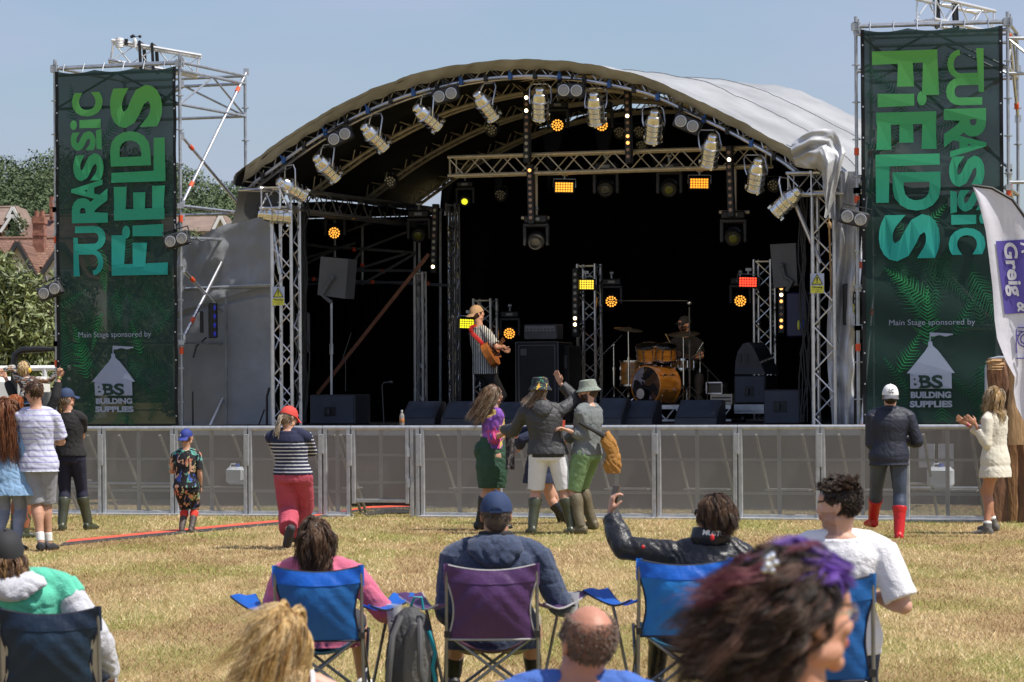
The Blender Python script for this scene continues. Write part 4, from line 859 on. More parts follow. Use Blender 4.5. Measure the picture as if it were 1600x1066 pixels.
def banner(o, u, width, zb, zt, rot, label, nb):
    n_ = V((-u.y * -1, -u.x, 0)); n_ = V((u.y, -u.x, 0))              # towards the field
    def B(x, z, e=0.0):
        k = x / width; f_ = .035 * math.sin(math.pi * k) * math.sin((z - zb) * 1.3) + .012 * math.sin(z * 7 + k * 3) 
        return o + u * x + n_ * (.07 + f_ + e) + V((0, 0, z))
    t = thing('banner', label, 'banner', o + V((0, 0, zb)), 'green banners on the scaffold towers')
    def outline(k, v):                                              # scalloped edges between eyelets
        x = k * width; z = zb + v * (zt - zb); sc = abs(math.sin((z - zb) * math.pi / .62)) * .045
        if v > .995: z -= .04 * abs(math.sin(k * 3 * math.pi))
        x += sc * (1 - k) ** 6 - sc * k ** 6; return B(x, z)
    m = MB(); m.grid(outline, 24, 120); part('mesh_cloth', m, BAN, t)
    m = MB(); m.grid(lambda k, v: B(k * width, zb + v * .09, .004), 24, 1)
    for px_ in (.0, width - .05): m.grid(lambda k, v: B(px_ + .05 * k, zb + v * (zt - zb), .004 if True else 0), 1, 60)
    m.m = 1
    for i in range(9): m.lathe([(.013, 0), (.013, .006)], B(width * (i + .5) / 9, zb + .045, .008), n_, 8)
    for i in range(13):
        for x in (.03, width - .03): m.lathe([(.012, 0), (.012, .006)], B(x, zb + (zt - zb) * (i + .5) / 13, .008), n_, 8)
    part('hem', m, [HEMM, ALU], t)
    # ferns on the lower half, a few above
    m = MB(); r = random.Random(nb); he = .006
    def frond(x, z, L, a, mi, e):
        m.m = mi; steps = int(L / .045); px_, pz = x, z; ang = a
        for i in range(steps):
            f_ = i / steps; nx_, nz = px_ + math.cos(ang) * .045, pz + math.sin(ang) * .045; ang += r.uniform(-.01, .014)
            if not (.06 < nx_ < width - .06 and zb + .1 < nz < zt - .1): break
            l = L * .36 * (1 - f_) ** .85 * min(1, .35 + f_ * 5)
            for sg in (1, -1):
                la = ang + sg * (1.05 - .25 * f_ + r.uniform(-.12, .12)); l *= r.uniform(.8, 1.08); ex, ez = px_ + math.cos(la) * l, pz + math.sin(la) * l - l * .12; ex = min(max(ex, .05), width - .05)
                nn_ = V((math.cos(la + 1.57), math.sin(la + 1.57), 0)) * .0095
                m.add([B(px_ - nn_.x, pz - nn_.y, e), B(px_ + nn_.x, pz + nn_.y, e), B(ex, ez, e)], [(0, 1, 2)])
            m.add([B(px_, pz - .002, e), B(px_, pz + .002, e), B(nx_, nz + .002, e), B(nx_, nz - .002, e)], [(0, 1, 2, 3)]); px_, pz = nx_, nz
    top = zb + (zt - zb) * .50
    for i in range(24):
        z = zb + .25 + (top - zb - .2) * ((i * .618) % 1); e = .005 + .0007 * i; frond(r.uniform(.1, width - .1), z, r.uniform(.5, 1.0), r.choice([r.uniform(.5, 2.6), r.uniform(-2.4, -.7)]), 0 if i < 12 else (1 if i < 20 else 2), e)
    for i in range(14): frond(r.uniform(.1, width - .1), r.uniform(top, zt - .4), r.uniform(.4, .8), r.uniform(0, 6.28), 0, .004 + i * .0003)
    part('fern_print', m, FERN, t)
    # word marks
    sx = width / 573; cx0, cy0 = 95, 75; zs = (zt - zb) / (1753 - 75 - 10)
    m = MB(); e0 = .03
    X0 = sum((l[1] + l[3]) / 2 for l in LET[10:]) / 7
    for i, (ch, x0, y0, x1, y1) in enumerate(LET):
        e = e0 + .0006 * i
        def fn(uu, vv, x0=x0, y0=y0, x1=x1, y1=y1, e=e):            # glyph u runs up the banner, v runs to the left
            X = x1 - vv * (x1 - x0) if False else x1 - (1 - (1 - vv)) * 0 - (x1 - x0) * vv; Yc = y1 - uu * (y1 - y0)
            X = (X - cx0) * sx; Z = zt - (Yc - cy0) * zs
            if rot: X = width - X + .03; Z = zt - ((1185 - Yc) - cy0) * zs - .04
            return B(X, Z, e)
        polys = capstroke(ch)
        if polys:
            for j, pl in enumerate(polys):
                e = e0 + .0006 * i + .0002 * j
                m.add([fn(a_, b_, e=e) for a_, b_ in pl], [tuple(range(len(pl)))])
        elif ch == 'J':
            for j, pl in enumerate([[(0, .80), (1, .86), (1, 1), (0, 1)]]): m.add([fn(*q) for q in pl], [(0, 1, 2, 3)])
            arc = [(.62, .84), (.62, .45)] + [(.62 - .27 * (1 - math.cos(k * math.pi / 8)), .36 - .26 * math.sin(k * math.pi / 8)) for k in range(9)]
            stroke(m, arc, .17, lambda a_, b_: fn(a_, b_, e=e + .0004))
        else: put_text(m, ch, fn, .045)
    part('wordmark', m, WORD, t, False)
    # sponsor text and logo
    m = MB(); k_ = width / 1.95
    cxm = width * (.49 if not rot else .49)
    zt_ = lambda py: zt - (py - (106 if not rot else 40)) * (zt - zb) / ((660 - 106) if not rot else (652 - 40))
    zc = (515 if not rot else 490)
    def TX(s_, x0, x1, zlow, zhigh, bold, e): put_text(m, s_, lambda a_, b_: B(x0 + a_ * (x1 - x0), zlow + b_ * (zhigh - zlow), e), bold)
    w_ = width * .605; x0 = width * .51 - w_ / 2 - .03
    TX('Main Stage sponsored by', x0, x0 + w_, zt_(zc + 5), zt_(zc - 6), .0, .034)
    # house logo
    lx = x0 + w_ * .5 - .02; s_ = width / 190; oy = 0 if not rot else -27; vs_ = 1.0 if not rot else 1.12
    def LG(dx, py, e=.034): return B(lx + dx * s_ * (1 if not rot else .94) * 1.0, zt_(530 + oy + (py - 530) * vs_), e)
    def poly(pts_, e=.034): m.add([LG(a_, b_, e) for a_, b_ in pts_], [tuple(range(len(pts_)))])
    poly([(-3.5, 543), (-3.5, 549), (-8, 556), (-20, 570), (-34, 586), (34, 586), (23, 571), (10, 555), (3, 549), (2, 543)]); poly([(-1.5, 534), (-1.5, 543), (0, 543), (0, 534)])
    smoke = [(k * .35, 2.6 + 1.9 * abs(math.sin(k * .62 + .6)) * (1.15 - k / 60)) for k in range(0, 94, 3)]
    poly([(-1 + a_, 534 - b_ * 1.1 + 1) for a_, b_ in smoke] + [(-1 + a_, 535.5 + .9 * math.sin(a_ * .35)) for a_, b_ in reversed(smoke)], .035)
    poly([(-29.5, 586), (29.5, 586), (29.5, 607), (-29.5, 607)], .0344)
    def LT(s2, a0, a1, p0, p1, bold, e): put_text(m, s2, lambda a_, b_: LG(a0 + a_ * (a1 - a0), p1 + b_ * (p0 - p1), e), bold)
    LT('BUILDING', -29, 28.5, 611, 620, .05, .034); LT('SUPPLIES', -30.5, 30, 623.5, 632.5, .05, .034)
    LT('B', -29.4, -14.6, 588.5, 606.8, .05, .040)
    part('sponsor_print', m, PRINT, t, False)
    m = MB(); LT('BS', -17.5, 17, 588.5, 606.8, .035, .037); poly([(-27, 591), (-16, 591), (-16, 596.5), (-27, 596.5)], .0362); poly([(-27, 598.5), (-16, 598.5), (-16, 604.5), (-27, 604.5)], .0362)
    part('logo_letters', m, mat('dark_green_print', (.006, .035, .03), .8), t, False)
    m = MB(); pole_(m, o - u * .02 + n_ * .02 + V((0, 0, zt + .05)), o + u * (width + .1) + n_ * .02 + V((0, 0, zt + .05)))
    for i in range(6): m.tube(B(width * (i + .4) / 6, zt - .02), o + u * (width * (i + .4) / 6) + n_ * .03 + V((0, 0, zt + .11)), .009, 5)
    part('top_pole', m, STEEL, t)
def stroke(m, pts, th, fn):
    L_, R_ = [], []
    for i, p in enumerate(pts):
        a, b = pts[max(i - 1, 0)], pts[min(i + 1, len(pts) - 1)]; dx, dy = b[0] - a[0], b[1] - a[1]; l = math.hypot(dx, dy) + 1e-9
        L_.append((p[0] - dy / l * th / 2 * .75, p[1] + dx / l * th / 2)); R_.append((p[0] + dy / l * th / 2 * .75, p[1] - dx / l * th / 2))
    m.add([fn(*q) for q in L_ + R_], [(i, i + 1, len(pts) + i + 1, len(pts) + i) for i in range(len(pts) - 1)])
wl = (Lb - La).length; wr = (Rb - Ra).length
banner(La + ul * .045, ul, wl - .07, zz(88, 672, La), ztL - .07, False, 'dark green mesh banner with fern print and lettering read upwards, left tower', 3)
banner(Ra + ur * .07, ur, wr - .13, zz(1341, 672, Ra), ztR - .07, True, 'dark green mesh banner with fern print and lettering read downwards, right tower', 4)
# ============================================================ stage lights
LENSD = mat('dark_lens', (.02, .02, .018), .08, 0, .1, 20, coat=.6); LED_A = emit('led_amber', (1, .40, .035), 1.5); LED_Y = emit('led_yellow', (1, .72, .05), 1.3); LED_R = emit('led_red', (1, .07, .03), 1.6)
LED_W = emit('led_warm_white', (1, .72, .42), 7); LED_D = mat('led_off', (.42, .26, .18), .3, 0, .2, 20); LED_P = mat('led_off_pale', (.45, .43, .33), .3, 0, .2, 20); YEL = mat('yellow_gel', (.45, .45, .02), .3, 0, .2, 20); SILV = mat('reflector', (.55, .54, .52), .3, .6, .1)
def pt_(n, mb, m, par, ang=40): return link(n, mb.mesh(n, m if isinstance(m, list) else [m], True, ang), par)
def aimR(d, up=(0, 0, 1)):
    """rotation taking local -Z to d"""
    return V(d).to_track_quat('-Z', 'Y')
# PAR can, axis -Z is the beam, yoke on +Y side
def par_proto():
    t = thing('par_can', 'x', 'par can', (0, 0, 0)); m = MB()
    m.lathe([(.02, .2), (.045, .195), (.06, .18), (.063, .13), (.078, .12), (.092, .085), (.1, .04), (.112, .035), (.112, .015), (.103, .01), (.103, -.19), (.118, -.195), (.118, -.215), (.1, -.22)], n=24)
    for k in range(3): a = k * 2.1 + .5; m.box((math.cos(a) * .118, math.sin(a) * .118, -.2), (.025, .025, .05))
    pt_('can', m, CHROME, t, 25)
    m = MB()
    for r_, z in ((.116, .025), (.106, -.05), (.106, -.12)): m.lathe([(r_ - .004, z - .007), (r_, z - .004), (r_, z + .004), (r_ - .004, z + .007)], n=24)
    pt_('rim_ring', m, STEEL, t)
    m = MB(); m.lathe([(.001, -.2), (.1, -.2)], n=20); pt_('lens', m, LENSD, t)
    m = MB(); m.path([(-.12, 0, -.02), (-.135, .05, .02), (-.13, .2, .09), (-.09, .25, .12), (.09, .25, .12), (.13, .2, .09), (.135, .05, .02), (.12, 0, -.02)], .009, 6); pt_('yoke', m, ALU, t)
    m = MB(); m.path([(0, .03, .2), (.05, .1, .22), (.1, .2, .14), (.09, .25, .12)], .006, 5); pt_('cable', m, BLACK, t); return t
PROTO = {}
def place(kind, fn, pos, quat, label, group=None, scale=1):
    if kind not in PROTO: PROTO[kind] = fn(); o = PROTO[kind]
    else: o = copy_tree(PROTO[kind])
    o.rotation_mode = 'QUATERNION'; o.rotation_quaternion = quat; o.location = pos; o.scale = (scale,) * 3; o['label'] = label
    if group: o['group'] = group
    return o
PARS = [(427, 336, (.9, .15, -.08), .0, 'lowest left silver par can, lying almost level beside the left front leg'), (453, 293, (.75, .5, -.42), 0, 'second silver par can from the left, at the arch end'), (508, 260, (.6, .55, -.6), 0, 'third silver par can from the left on the front arch'),
        (583, 212, (.62, .5, -.6), 0, 'silver par can just right of the first twin blinder'), (665, 181, (.65, .5, -.52), 0, 'silver par can between the two left twin blinders'), (757, 163, (.52, .5, -.68), 0, 'silver par can left of the top batten, tilted right'),
        (844, 160, (.02, .55, -.85), 0, 'upright silver par can at the crown of the arch, left of the top blinder'), (930, 167, (.1, .55, -.85), 0, 'upright silver par can right of the top blinder'), (1022, 195, (-.03, .55, -.85), 0, 'silver par can left of the rightmost arch blinder'),
        (1111, 233, (-.1, .55, -.85), 0, 'silver par can hanging over the right end of the cross truss'), (1183, 271, (-.08, .5, -.88), 0, 'silver par can low on the right of the arch, hanging straight down'), (1232, 313, (-.62, .4, -.6), 0, 'lowest right silver par can, tilted left beside the right front leg')]
for px, py, d, _, lab in PARS:
    d = V(d).normalized(); p = S(px, py, -.18)
    q = d.to_track_quat('-Z', 'Y'); R = q.to_matrix()
    if (R @ V((0, 1, 0))).z < 0: q = q @ Euler((0, 0, math.pi)).to_quaternion()
    place('par', par_proto, p, q, lab, 'silver par cans on the front arch', 1.15)
# twin blinders, facing -Y locally
def blinder_proto():
    t = thing('twin_blinder', 'x', 'blinder light', (0, 0, 0)); m = MB(); m.bbox((0, 0, 0), (.38, .12, .21), bev=.02); pt_('housing', m, DGREY, t)
    for x in (-.09, .09):
        m = MB(); m.m = 0; m.lathe([(.082, -.062), (.082, -.068), (.068, -.07), (.068, -.064)], (x, 0, 0), (0, 1, 0), 20, False)
        m2 = MB(); m2.v = [V((x + (q.x - x), q.y, q.z)) for q in m.v]; m2.f = m.f; m2.mi = m.mi; ring = pt_('lamp_ring', m2, SILV, t)
        m = MB(); m.lathe([(.066, -.063), (.05, -.0635), (.025, -.064), (.001, -.066)], (x, 0, 0), (0, 1, 0), 18); pt_('lamp', m, [mat('clear_lens', (.33, .32, .30), .12, .3, .3, 60, .3, 200)], ring)
    m = MB(); m.path([(-.2, 0, .02), (-.2, .02, .16), (.2, .02, .16), (.2, 0, .02)], .009, 5); m.tube((0, .02, .16), (0, .04, .24), .02, 6); pt_('yoke', m, BLACK, t); return t
def rotY(a, yaw=0): return Euler((0, 0, yaw)).to_quaternion() @ Euler((0, a, 0)).to_quaternion()
for px, py, a, Y, lab in ((532, 214, -24, None, 'leftmost twin blinder light on the front arch'), (697, 149, -14, None, 'twin blinder light left of the arch crown'), (892, 142, 3, None, 'twin blinder light at the crown of the front arch'), (1074, 194, 24, None, 'rightmost twin blinder light on the front arch'),
                          (277, 375, -14, Lb.y - .2, 'twin blinder light on the right pole of the left tower'), (79, 455, -22, La.y - .2, 'twin blinder light on the outer pole of the left tower'), (1335, 341, 14, Ra.y - .2, 'twin blinder light on the inner pole of the right tower')):
    p = S(px, py, -.15) if Y is None else P(px, py, Y); place('blinder', blinder_proto, p, rotY(math.radians(a), -.2), lab, 'twin blinder lights')
def sunflower(n=19):
    o = [(0, 0)]; 
    for ring, c in ((1, 6), (2, 12)):
        for k in range(c): a = 2 * math.pi * k / c + ring * .26; o.append((math.cos(a) * ring / 2.35, math.sin(a) * ring / 2.35))
    return o
# moving head (hangs from base): lens looks -Y and down
def mh_proto(lens, wash):
    def f():
        t = thing('moving_head', 'x', 'moving light', (0, 0, 0)); m = MB(); m.bbox((0, 0, .27), (.34, .24, .12), bev=.02); m.box((0, -.125, .27), (.14, .01, .05)); b = pt_('base', m, BLACK, t)
        m = MB(); m.box((0, -.131, .27), (.12, .006, .045)); pt_('display', m, mat('display', (.25, .24, .2), .2), b)
        m = MB()
        for x in (-.165, .165): m.bbox((x, 0, .03), (.05, .13, .3), bev=.02)
        m.bbox((0, 0, .185), (.38, .15, .06), bev=.02); pt_('yoke', m, DGREY, t)
        R = Euler((math.radians(18), 0, 0)).to_matrix(); m = MB(); o = V((0, 0, -.03)); ax = R @ V((0, -1, 0))
        m.lathe([(.03, -.16), (.10, -.15), (.125, -.06), (.13, .05), (.12, .12), (.105, .14), (.103, .125)], o, ax, 20); h_ = pt_('lamp_head', m, BLACK, t)
        if wash:
            m = MB(); m.m = 0; m.lathe([(.001, .137), (.105, .137)], o, ax, 20); pt_('lens', m, [mat('wash_glass', (.10, .035, .005), .2)], h_)
            a1 = ax.orthogonal().normalized(); a2 = ax.cross(a1); m = MB()
            for x, z in sunflower(): m.lathe([(.017, .14), (.001, .146)], o + a1 * x * .1 + a2 * z * .1, ax, 8)
            pt_('led_cells', m, [lens], h_)
        else:
            m = MB(); m.lathe([(.001, .150), (.04, .148), (.062, .14)], o + V((.0, 0, 0)), ax, 18); pt_('lens', m, [lens], h_)
        m = MB(); m.tube((0, 0, .33), (0, 0, .43), .02, 6); m.lathe([(.035, -.03), (.035, .03)], (0, 0, .43), (1, 0, 0), 10); pt_('clamp', m, STEEL, t); return t
    return f
for px, py, d, k, lab in ((838, 372, 1.6, 'dark', 'moving head hanging on the short pipe left of stage centre'), (947, 290, 1.9, 'dark', 'dark moving head under the cross truss, right of the left LED panel'), (1046, 290, 1.9, 'gel', 'moving head with faint yellow lens under the cross truss, left of the right LED panel'),
                          (1146, 366, 1.6, 'gel', 'moving head hanging on the short pipe at the right'), (655, 362, 4.0, 'gel', 'moving head with yellow lens hanging in the left wing'), (727, 310, 4.6, 'yel', 'small moving head with bright yellow lens below the left end of the cross truss'),
                          (524, 358, 3.1, 'amber', 'amber glowing wash light hanging in the left wing'), (872, 190, 2.3, 'amber', 'amber glowing wash light left of centre high in the roof'), (941, 190, 2.5, 'amber', 'amber glowing wash light right of centre high in the roof, half behind a par can'),
                          (797, 515, 5.0, 'amber', 'amber wash light on the floor stand right of the singer'), (956, 465, 4.4, 'amber', 'amber wash light hung from the tall truss tower'), (1157, 464, 4.4, 'amber', 'amber wash light hung from the right truss tower')):
    le = {'dark': LENSD, 'gel': mat('dim_yellow_lens', (.12, .12, .01), .15), 'yel': emit('yellow_spot', (.8, .8, .03), 1.0), 'amber': emit('led_amber_hot', (1, .40, .05), 1.4)}[k]
    place('mh' + k, mh_proto(le, k == 'amber'), S(px, py, d), Euler((0, 0, -SA + .25)).to_quaternion(), lab, 'moving heads and wash lights', {'yel': .8, 'amber': .88}.get(k, 1.0))
# LED panels
def panel_proto(em):
    def f():
        t = thing('panel_light', 'x', 'LED panel', (0, 0, 0)); m = MB(); m.bbox((0, 0, 0), (.36, .09, .21), bev=.012); pt_('housing', m, BLACK, t); m = MB()
        for i in range(7):
            for j in range(4): m.box(((i - 3) * .044, -.048, (j - 1.5) * .042), (.032, .008, .031))
        pt_('led_cells', m, [em], t); m = MB(); m.path([(-.19, 0, 0), (-.19, 0, .14), (.19, 0, .14), (.19, 0, 0)], .01, 5); m.tube((0, 0, .14), (0, 0, .24), .02, 6); m.box((0, .02, .22), (.1, .06, .05)); pt_('yoke', m, STEEL, t); return t
    return f
for px, py, d, e, lab, a in ((882, 293, 1.8, LED_A, 'orange lit LED panel under the cross truss, left', .03), (1093, 287, 1.8, emit('led_orange', (1, .33, .02), 1.5), 'orange lit LED panel under the cross truss, right', .02), (915, 445, 4.0, LED_Y, 'yellow lit LED panel on the tall truss tower', .02),
                             (732, 506, 4.4, emit('led_lemon', (.9, .85, .02), 1.2), 'lemon yellow LED panel behind the singer', .04), (1169, 441, 4.0, LED_R, 'red lit LED panel on the right truss tower', .03)):
    place('pan' + lab, panel_proto(e), S(px, py, d), rotY(a, -SA + .2), lab, 'lit LED panels', .86)
# vertical battens of round lenses
def batten(px, y0, y1, d, n, lit, label, px2=None):
    a, b = S(px, y0, d), S(px2 or px, y1, d); t = thing('led_batten', label, 'LED batten', b, 'vertical LED battens'); m = MB(); c = (a + b) / 2; L = (a - b).length; ax = (a - b).normalized()
    R = V((0, 0, 1)).rotation_difference(ax).to_matrix() @ SR; m.bbox(c, (.10, .09, L + .1), R, .01); part('housing', m, BLACK, t); nn = R @ V((0, -1, 0))
    for i in range(n):
        q = a.lerp(b, (i + .5) / n) + nn * .046; m = MB(); m.lathe([(.026, 0), (.026, .006), (.001, .01)], q, nn, 10)
        part('lens', m, {0: LED_D, 1: LED_W, 2: emit('led_glow', (1, .45, .12), 1.6), 3: LED_P}[lit[i] if i < len(lit) else 0], t)
batten(824, 148, 250, 1.35, 10, [1, 0, 1, 0, 0, 0, 3, 3, 3, 3], 'upper left LED batten above the cross truss')
batten(829, 262, 345, 1.45, 9, [2, 0, 0, 0, 0, 0, 0, 0, 0], 'lower left LED batten hanging above a moving head', 831)
batten(981, 145, 250, 1.35, 10, [0, 0, 0, 1, 0, 0, 2, 2, 0, 0], 'tall LED batten crossing the right half of the cross truss', 983)
batten(1140, 233, 334, 1.35, 9, [0, 1, 0, 0, 0, 0, 0, 0, 0], 'right LED batten above the short pipe', 1143)
batten(681, 324, 422, 3.6, 10, [3, 0, 3, 3, 0, 3, 3, 3, 3, 1], 'LED batten in the left wing with one glowing lamp at its foot', 678)
batten(900, 424, 522, 3.9, 10, [3, 3, 3, 3, 0, 3, 3, 1, 1, 3], 'LED batten on the side of the tall truss tower')
batten(1222, 446, 516, 3.9, 7, [2, 1, 2, 0, 0, 2, 2], 'LED batten below the right flown speaker')
# small unlit LED clusters high in the roof
def cluster_proto():
    t = thing('led_par', 'x', 'LED par', (0, 0, 0)); m = MB(); m.lathe([(.03, .1), (.09, .08), (.1, -.05), (.095, -.06)], (0, 0, 0), (0, 1, 0), 16); pt_('housing', m, BLACK, t); m = MB()
    for x, z in sunflower()[:12]: m.lathe([(.016, .062), (.001, .066)], (x * .1, 0, z * .1), (0, -1, 0), 8)
    pt_('led_cells', m, [LED_P], t); m = MB(); m.path([(-.1, 0, 0), (-.1, 0, .14), (.1, 0, .14), (.1, 0, 0)], .008, 5); pt_('yoke', m, BLACK, t); return t
for px, py, d, lab in ((612, 284, 2.2, 'small unlit LED par left, above the wing truss'), (770, 203, 2.2, 'small unlit LED par under the second arch'), (784, 305, 5.0, 'small unlit LED par in front of the backdrop below the cross truss'), (1001, 206, 4.3, 'small unlit LED par right of the tall batten'),
                       (970, 207, 4.3, 'small unlit LED par just left of the tall batten'), (1210, 290, 4.0, 'small unlit LED par near the right eave'), (1005, 228, 4.8, 'lowest unlit LED par right of the tall batten')):
    place('cl', cluster_proto, S(px, py, d), rotY(0, -SA) @ Euler((.35, 0, 0)).to_quaternion(), lab, 'unlit LED pars in the roof')
# side LED fixtures on tower poles
m = MB(); q = P(333, 501, Lb.y + .6); m.bbox(q, (.13, .12, .52), bev=.012); t = thing('led_strip', 'black vertical LED strip with blue glow on the left tower diagonal', 'LED strip', q); part('housing', m, BLACK, t)
for k in range(4): m = MB(); m.ell(q + V((.03, -.062, -.2 + .13 * k)), (.02, .006, .04), nu=8, nv=6); part('lens', m, emit('blue_glow', (.02, .03, .35), .25), t)
m = MB(); m.box(q + V((-.17, 0, -.02)), (.05, .06, .32)); m.path([q + V((-.1, 0, -.25)), q + V((-.25, 0, -.38)), q + V((-.3, 0, -.55))], .015, 5); part('bracket', m, BLACK, t)
m = MB(); q = P(1326, 476, Ra.y + .3); m.bbox(q, (.15, .14, .56), bev=.012)
t = thing('dimmer_box', 'black rack box hung beside the right tower pole', 'dimmer box', q); part('housing', m, BLACK, t); m = MB()
for k in range(7): m.tube(q + V((.08, -.03, -.24 + k * .08)), q + V((.12, -.05, -.25 + k * .08)), .018, 6)
part('sockets', m, BLACK, t)
for k, c in ((0, WHITE), (1, mat('yellow_label', (.7, .65, .1), .5))): m = MB(); m.box(q + V((-.01 + .06 * k, -.074, -.06)), (.035, .004, .13)); part('sticker', m, c, t)
# ============================================================ speakers and monitors
SPK = mat('speaker_paint', (.028, .03, .036), .55, 0, .2, 8, .2, 120); GRL = mat('speaker_grille', (.035, .042, .062), .6, 0, .25, 5, .3, 160)
def at(px, py, d): return S(px, py, d)
def size_px(px0, px1, d, py=600): return abs(SS(px1, py, d)[0] - SS(px0, py, d)[0])
def cabinet(px0, px1, top, d, dep, label, zb=DECK, notch=None, name='subwoofer', cap=None, group='speakers on the stage'):
    s0, z1 = SS(px0, top, d); s1, _ = SS(px1, top, d); s1 -= 0; wd = (s1 - s0) * (1 - .36 * dep / max(.3, (s1 - s0)) * .5); t = thing(name, label, cap or 'speaker', T((s0 + s1) / 2, d, zb), group)
    m = MB(); m.bbox(T(s0 + wd / 2, d + dep / 2, (zb + z1) / 2), (wd, dep, z1 - zb), SR, .015); part('cabinet', m, SPK, t)
    m = MB(); m.box(T(s0 + wd / 2, d - .006, (zb + z1) / 2), (wd - .05, .012, z1 - zb - .05), SR); part('grille', m, GRL, t)
    if notch:
        a, za = SS(notch[0], notch[1], d); b_, zb2 = SS(notch[2], notch[3], d); m = MB(); c = T((a + b_) / 2, d - .016, (za + zb2) / 2); m.bbox(c, (b_ - a, .012, za - zb2), SR, .03); part('handle_recess', m, mat('recess', (.005, .005, .006), .5), t)
        m = MB(); m.tube(c + V((-.02, -.02, (za - zb2) * .3)), c + V((-.02, -.02, -(za - zb2) * .3)), .02, 8); part('handle', m, SPK, t)
    return t
cabinet(484, 565, 617, 1.0, .6, 'wide subwoofer at the left front of the stage', notch=(507, 636, 525, 650)); cabinet(1147, 1208, 587, 1.7, .6, 'middle subwoofer of the right stack', zb=DECK + .28, notch=(1164, 604, 1178, 619)); cabinet(1193, 1263, 609, .6, .6, 'wide subwoofer at the right front of the stage', notch=(1209, 627, 1229, 644))
# dolly under right stack
t = thing('wheeled_dolly', 'metal dolly under the right speaker stack', 'dolly', S(1180, 650, 1.6)); m = MB(); s0, _ = SS(1147, 640, 1.6); s1, _ = SS(1205, 640, 1.6); sbox(m, s0, s1, 1.62, 2.3, DECK + .14, DECK + .18); sbox(m, s0, s1, 1.6, 1.62, DECK + .18, DECK + .27); part('frame', m, STEEL, t, False)
for k in (.2, .8):
    m = MB(); m.lathe([(.05, -.02), (.055, -.01), (.055, .01), (.05, .02)], T(s0 + (s1 - s0) * k, 1.7, DECK + .06), U, 12); part('wheel', m, BLACK, t)
# wedge on top of the right stack (D shaped side)
t = thing('monitor_speaker', 'curved wedge speaker standing on top of the right stack', 'speaker', S(1170, 587, 1.8), 'speakers on the stage'); m = MB(); pl = [(1148, 585), (1149, 565), (1153, 549), (1161, 537), (1170, 535), (1178, 545), (1196, 585)]
q = [SS(x, y, 1.7) for x, y in pl]; m.prism(q, .55, lambda x, z, h_: T(x + h_ * .12, 1.7 + h_, z)); part('cabinet', m, SPK, t, False); m = MB()
for px in (1156, 1166): a, z = SS(px, 560, 1.69); m.box(T(a, 1.69, z), (.05, .01, .13), SR)
part('handle_slot', m, BLACK, t)
# floor wedges
def wedge(px0, px1, top, d, label, logo=False, bot=None, zo=0):
    s0, z1 = SS(px0, top, d + .3); s1, _ = SS(px1, top, d + .3); z1 = max(z1, DECK + .2); t = thing('floor_monitor', label, 'stage monitor', T((s0 + s1) / 2, d, DECK + zo), 'floor monitors along the stage front')
    pr = [(0, 0), (.02, .09), (.33, z1 - DECK - zo), (.48, z1 - DECK - zo - .02), (.5, 0)]; m = MB(); m.prism(pr, s1 - s0, lambda x, z, h_: T(s0 + h_, d + x, DECK + zo + z)); part('cabinet', m, SPK, t, False)
    m = MB(); h_ = z1 - DECK - zo; m.add([T(s0 + .03, d + .025 - .006, DECK + zo + .1), T(s1 - .03, d + .019, DECK + zo + .1), T(s1 - .03, d + .318, DECK + zo + h_ - .01 + .004), T(s0 + .03, d + .318, DECK + zo + h_ - .006)], [(0, 1, 2, 3)]); part('grille', m, GRL, t, False)
    if logo:
        m = MB(); put_text(m, 'D.B', lambda a, b: T((s0 + s1) / 2 - .04 + a * .1, d - .004 + b * .01, DECK + zo + .02 + b * .05), .04); part('maker_mark', m, mat('pale_mark', (.5, .6, .75), .5), t, False)
wedge(638, 690, 627, .9, 'floor monitor stack right of the water bottle, left of centre'); wedge(700, 770, 627, .55, 'floor monitor behind the woman in the crochet top'); wedge(770, 835, 628, .6, 'floor monitor behind the patterned sun hat'); wedge(938, 980, 622, .35, 'floor monitor just right of the bucket hat man')
wedge(980, 1028, 626, .6, 'floor monitor in front of the bass drum'); wedge(1063, 1128, 625, .55, 'floor monitor in front of the drummer, wide dark blue face')
# flown/pole speakers seen edge on
def pole_speaker(poly, d, arm, foot, label):
    t = thing('pole_speaker', label, 'speaker', S(*foot, d) if foot else S(*arm[-1], d), 'side fill speakers on poles'); m = MB(); q = [SS(x, y, d) for x, y in poly]; m.prism(q, .28, lambda x, z, h_: T(x + h_ * .1, d + h_, z)); part('cabinet', m, mat('speaker_side', (.11, .112, .118), .6, 0, .1, 4), t, False)
    m = MB(); m.path([S(*a, d - .03) for a in arm], .033, 6); m.ell(S(*arm[0], d - .04), (.04, .03, .04)); part('bracket', m, mat('speaker_side', (.1, .1, .1)), t)
    if foot: m = MB(); m.tube(S(arm[-1][0], arm[-1][1], d), S(*foot, d), .019, 8); m.tube(S(arm[-1][0], (arm[-1][1] + foot[1]) / 2 - 8, d), S(arm[-1][0], (arm[-1][1] + foot[1]) / 2 + 8, d), .03, 8); part('pole', m, STEEL, t)
pole_speaker([(501, 401), (544, 405), (539, 467), (496, 461)], 1.2, [(519, 434), (503, 461), (518, 473)], (518, 618), 'grey backed speaker on a pole above the left subwoofer')
pole_speaker([(1203, 382), (1243, 380), (1246, 446), (1209, 450)], 1.4, [(1222, 415), (1226, 432), (1238, 440), (1229, 455)], None, 'grey backed speaker hanging beside the right front leg')
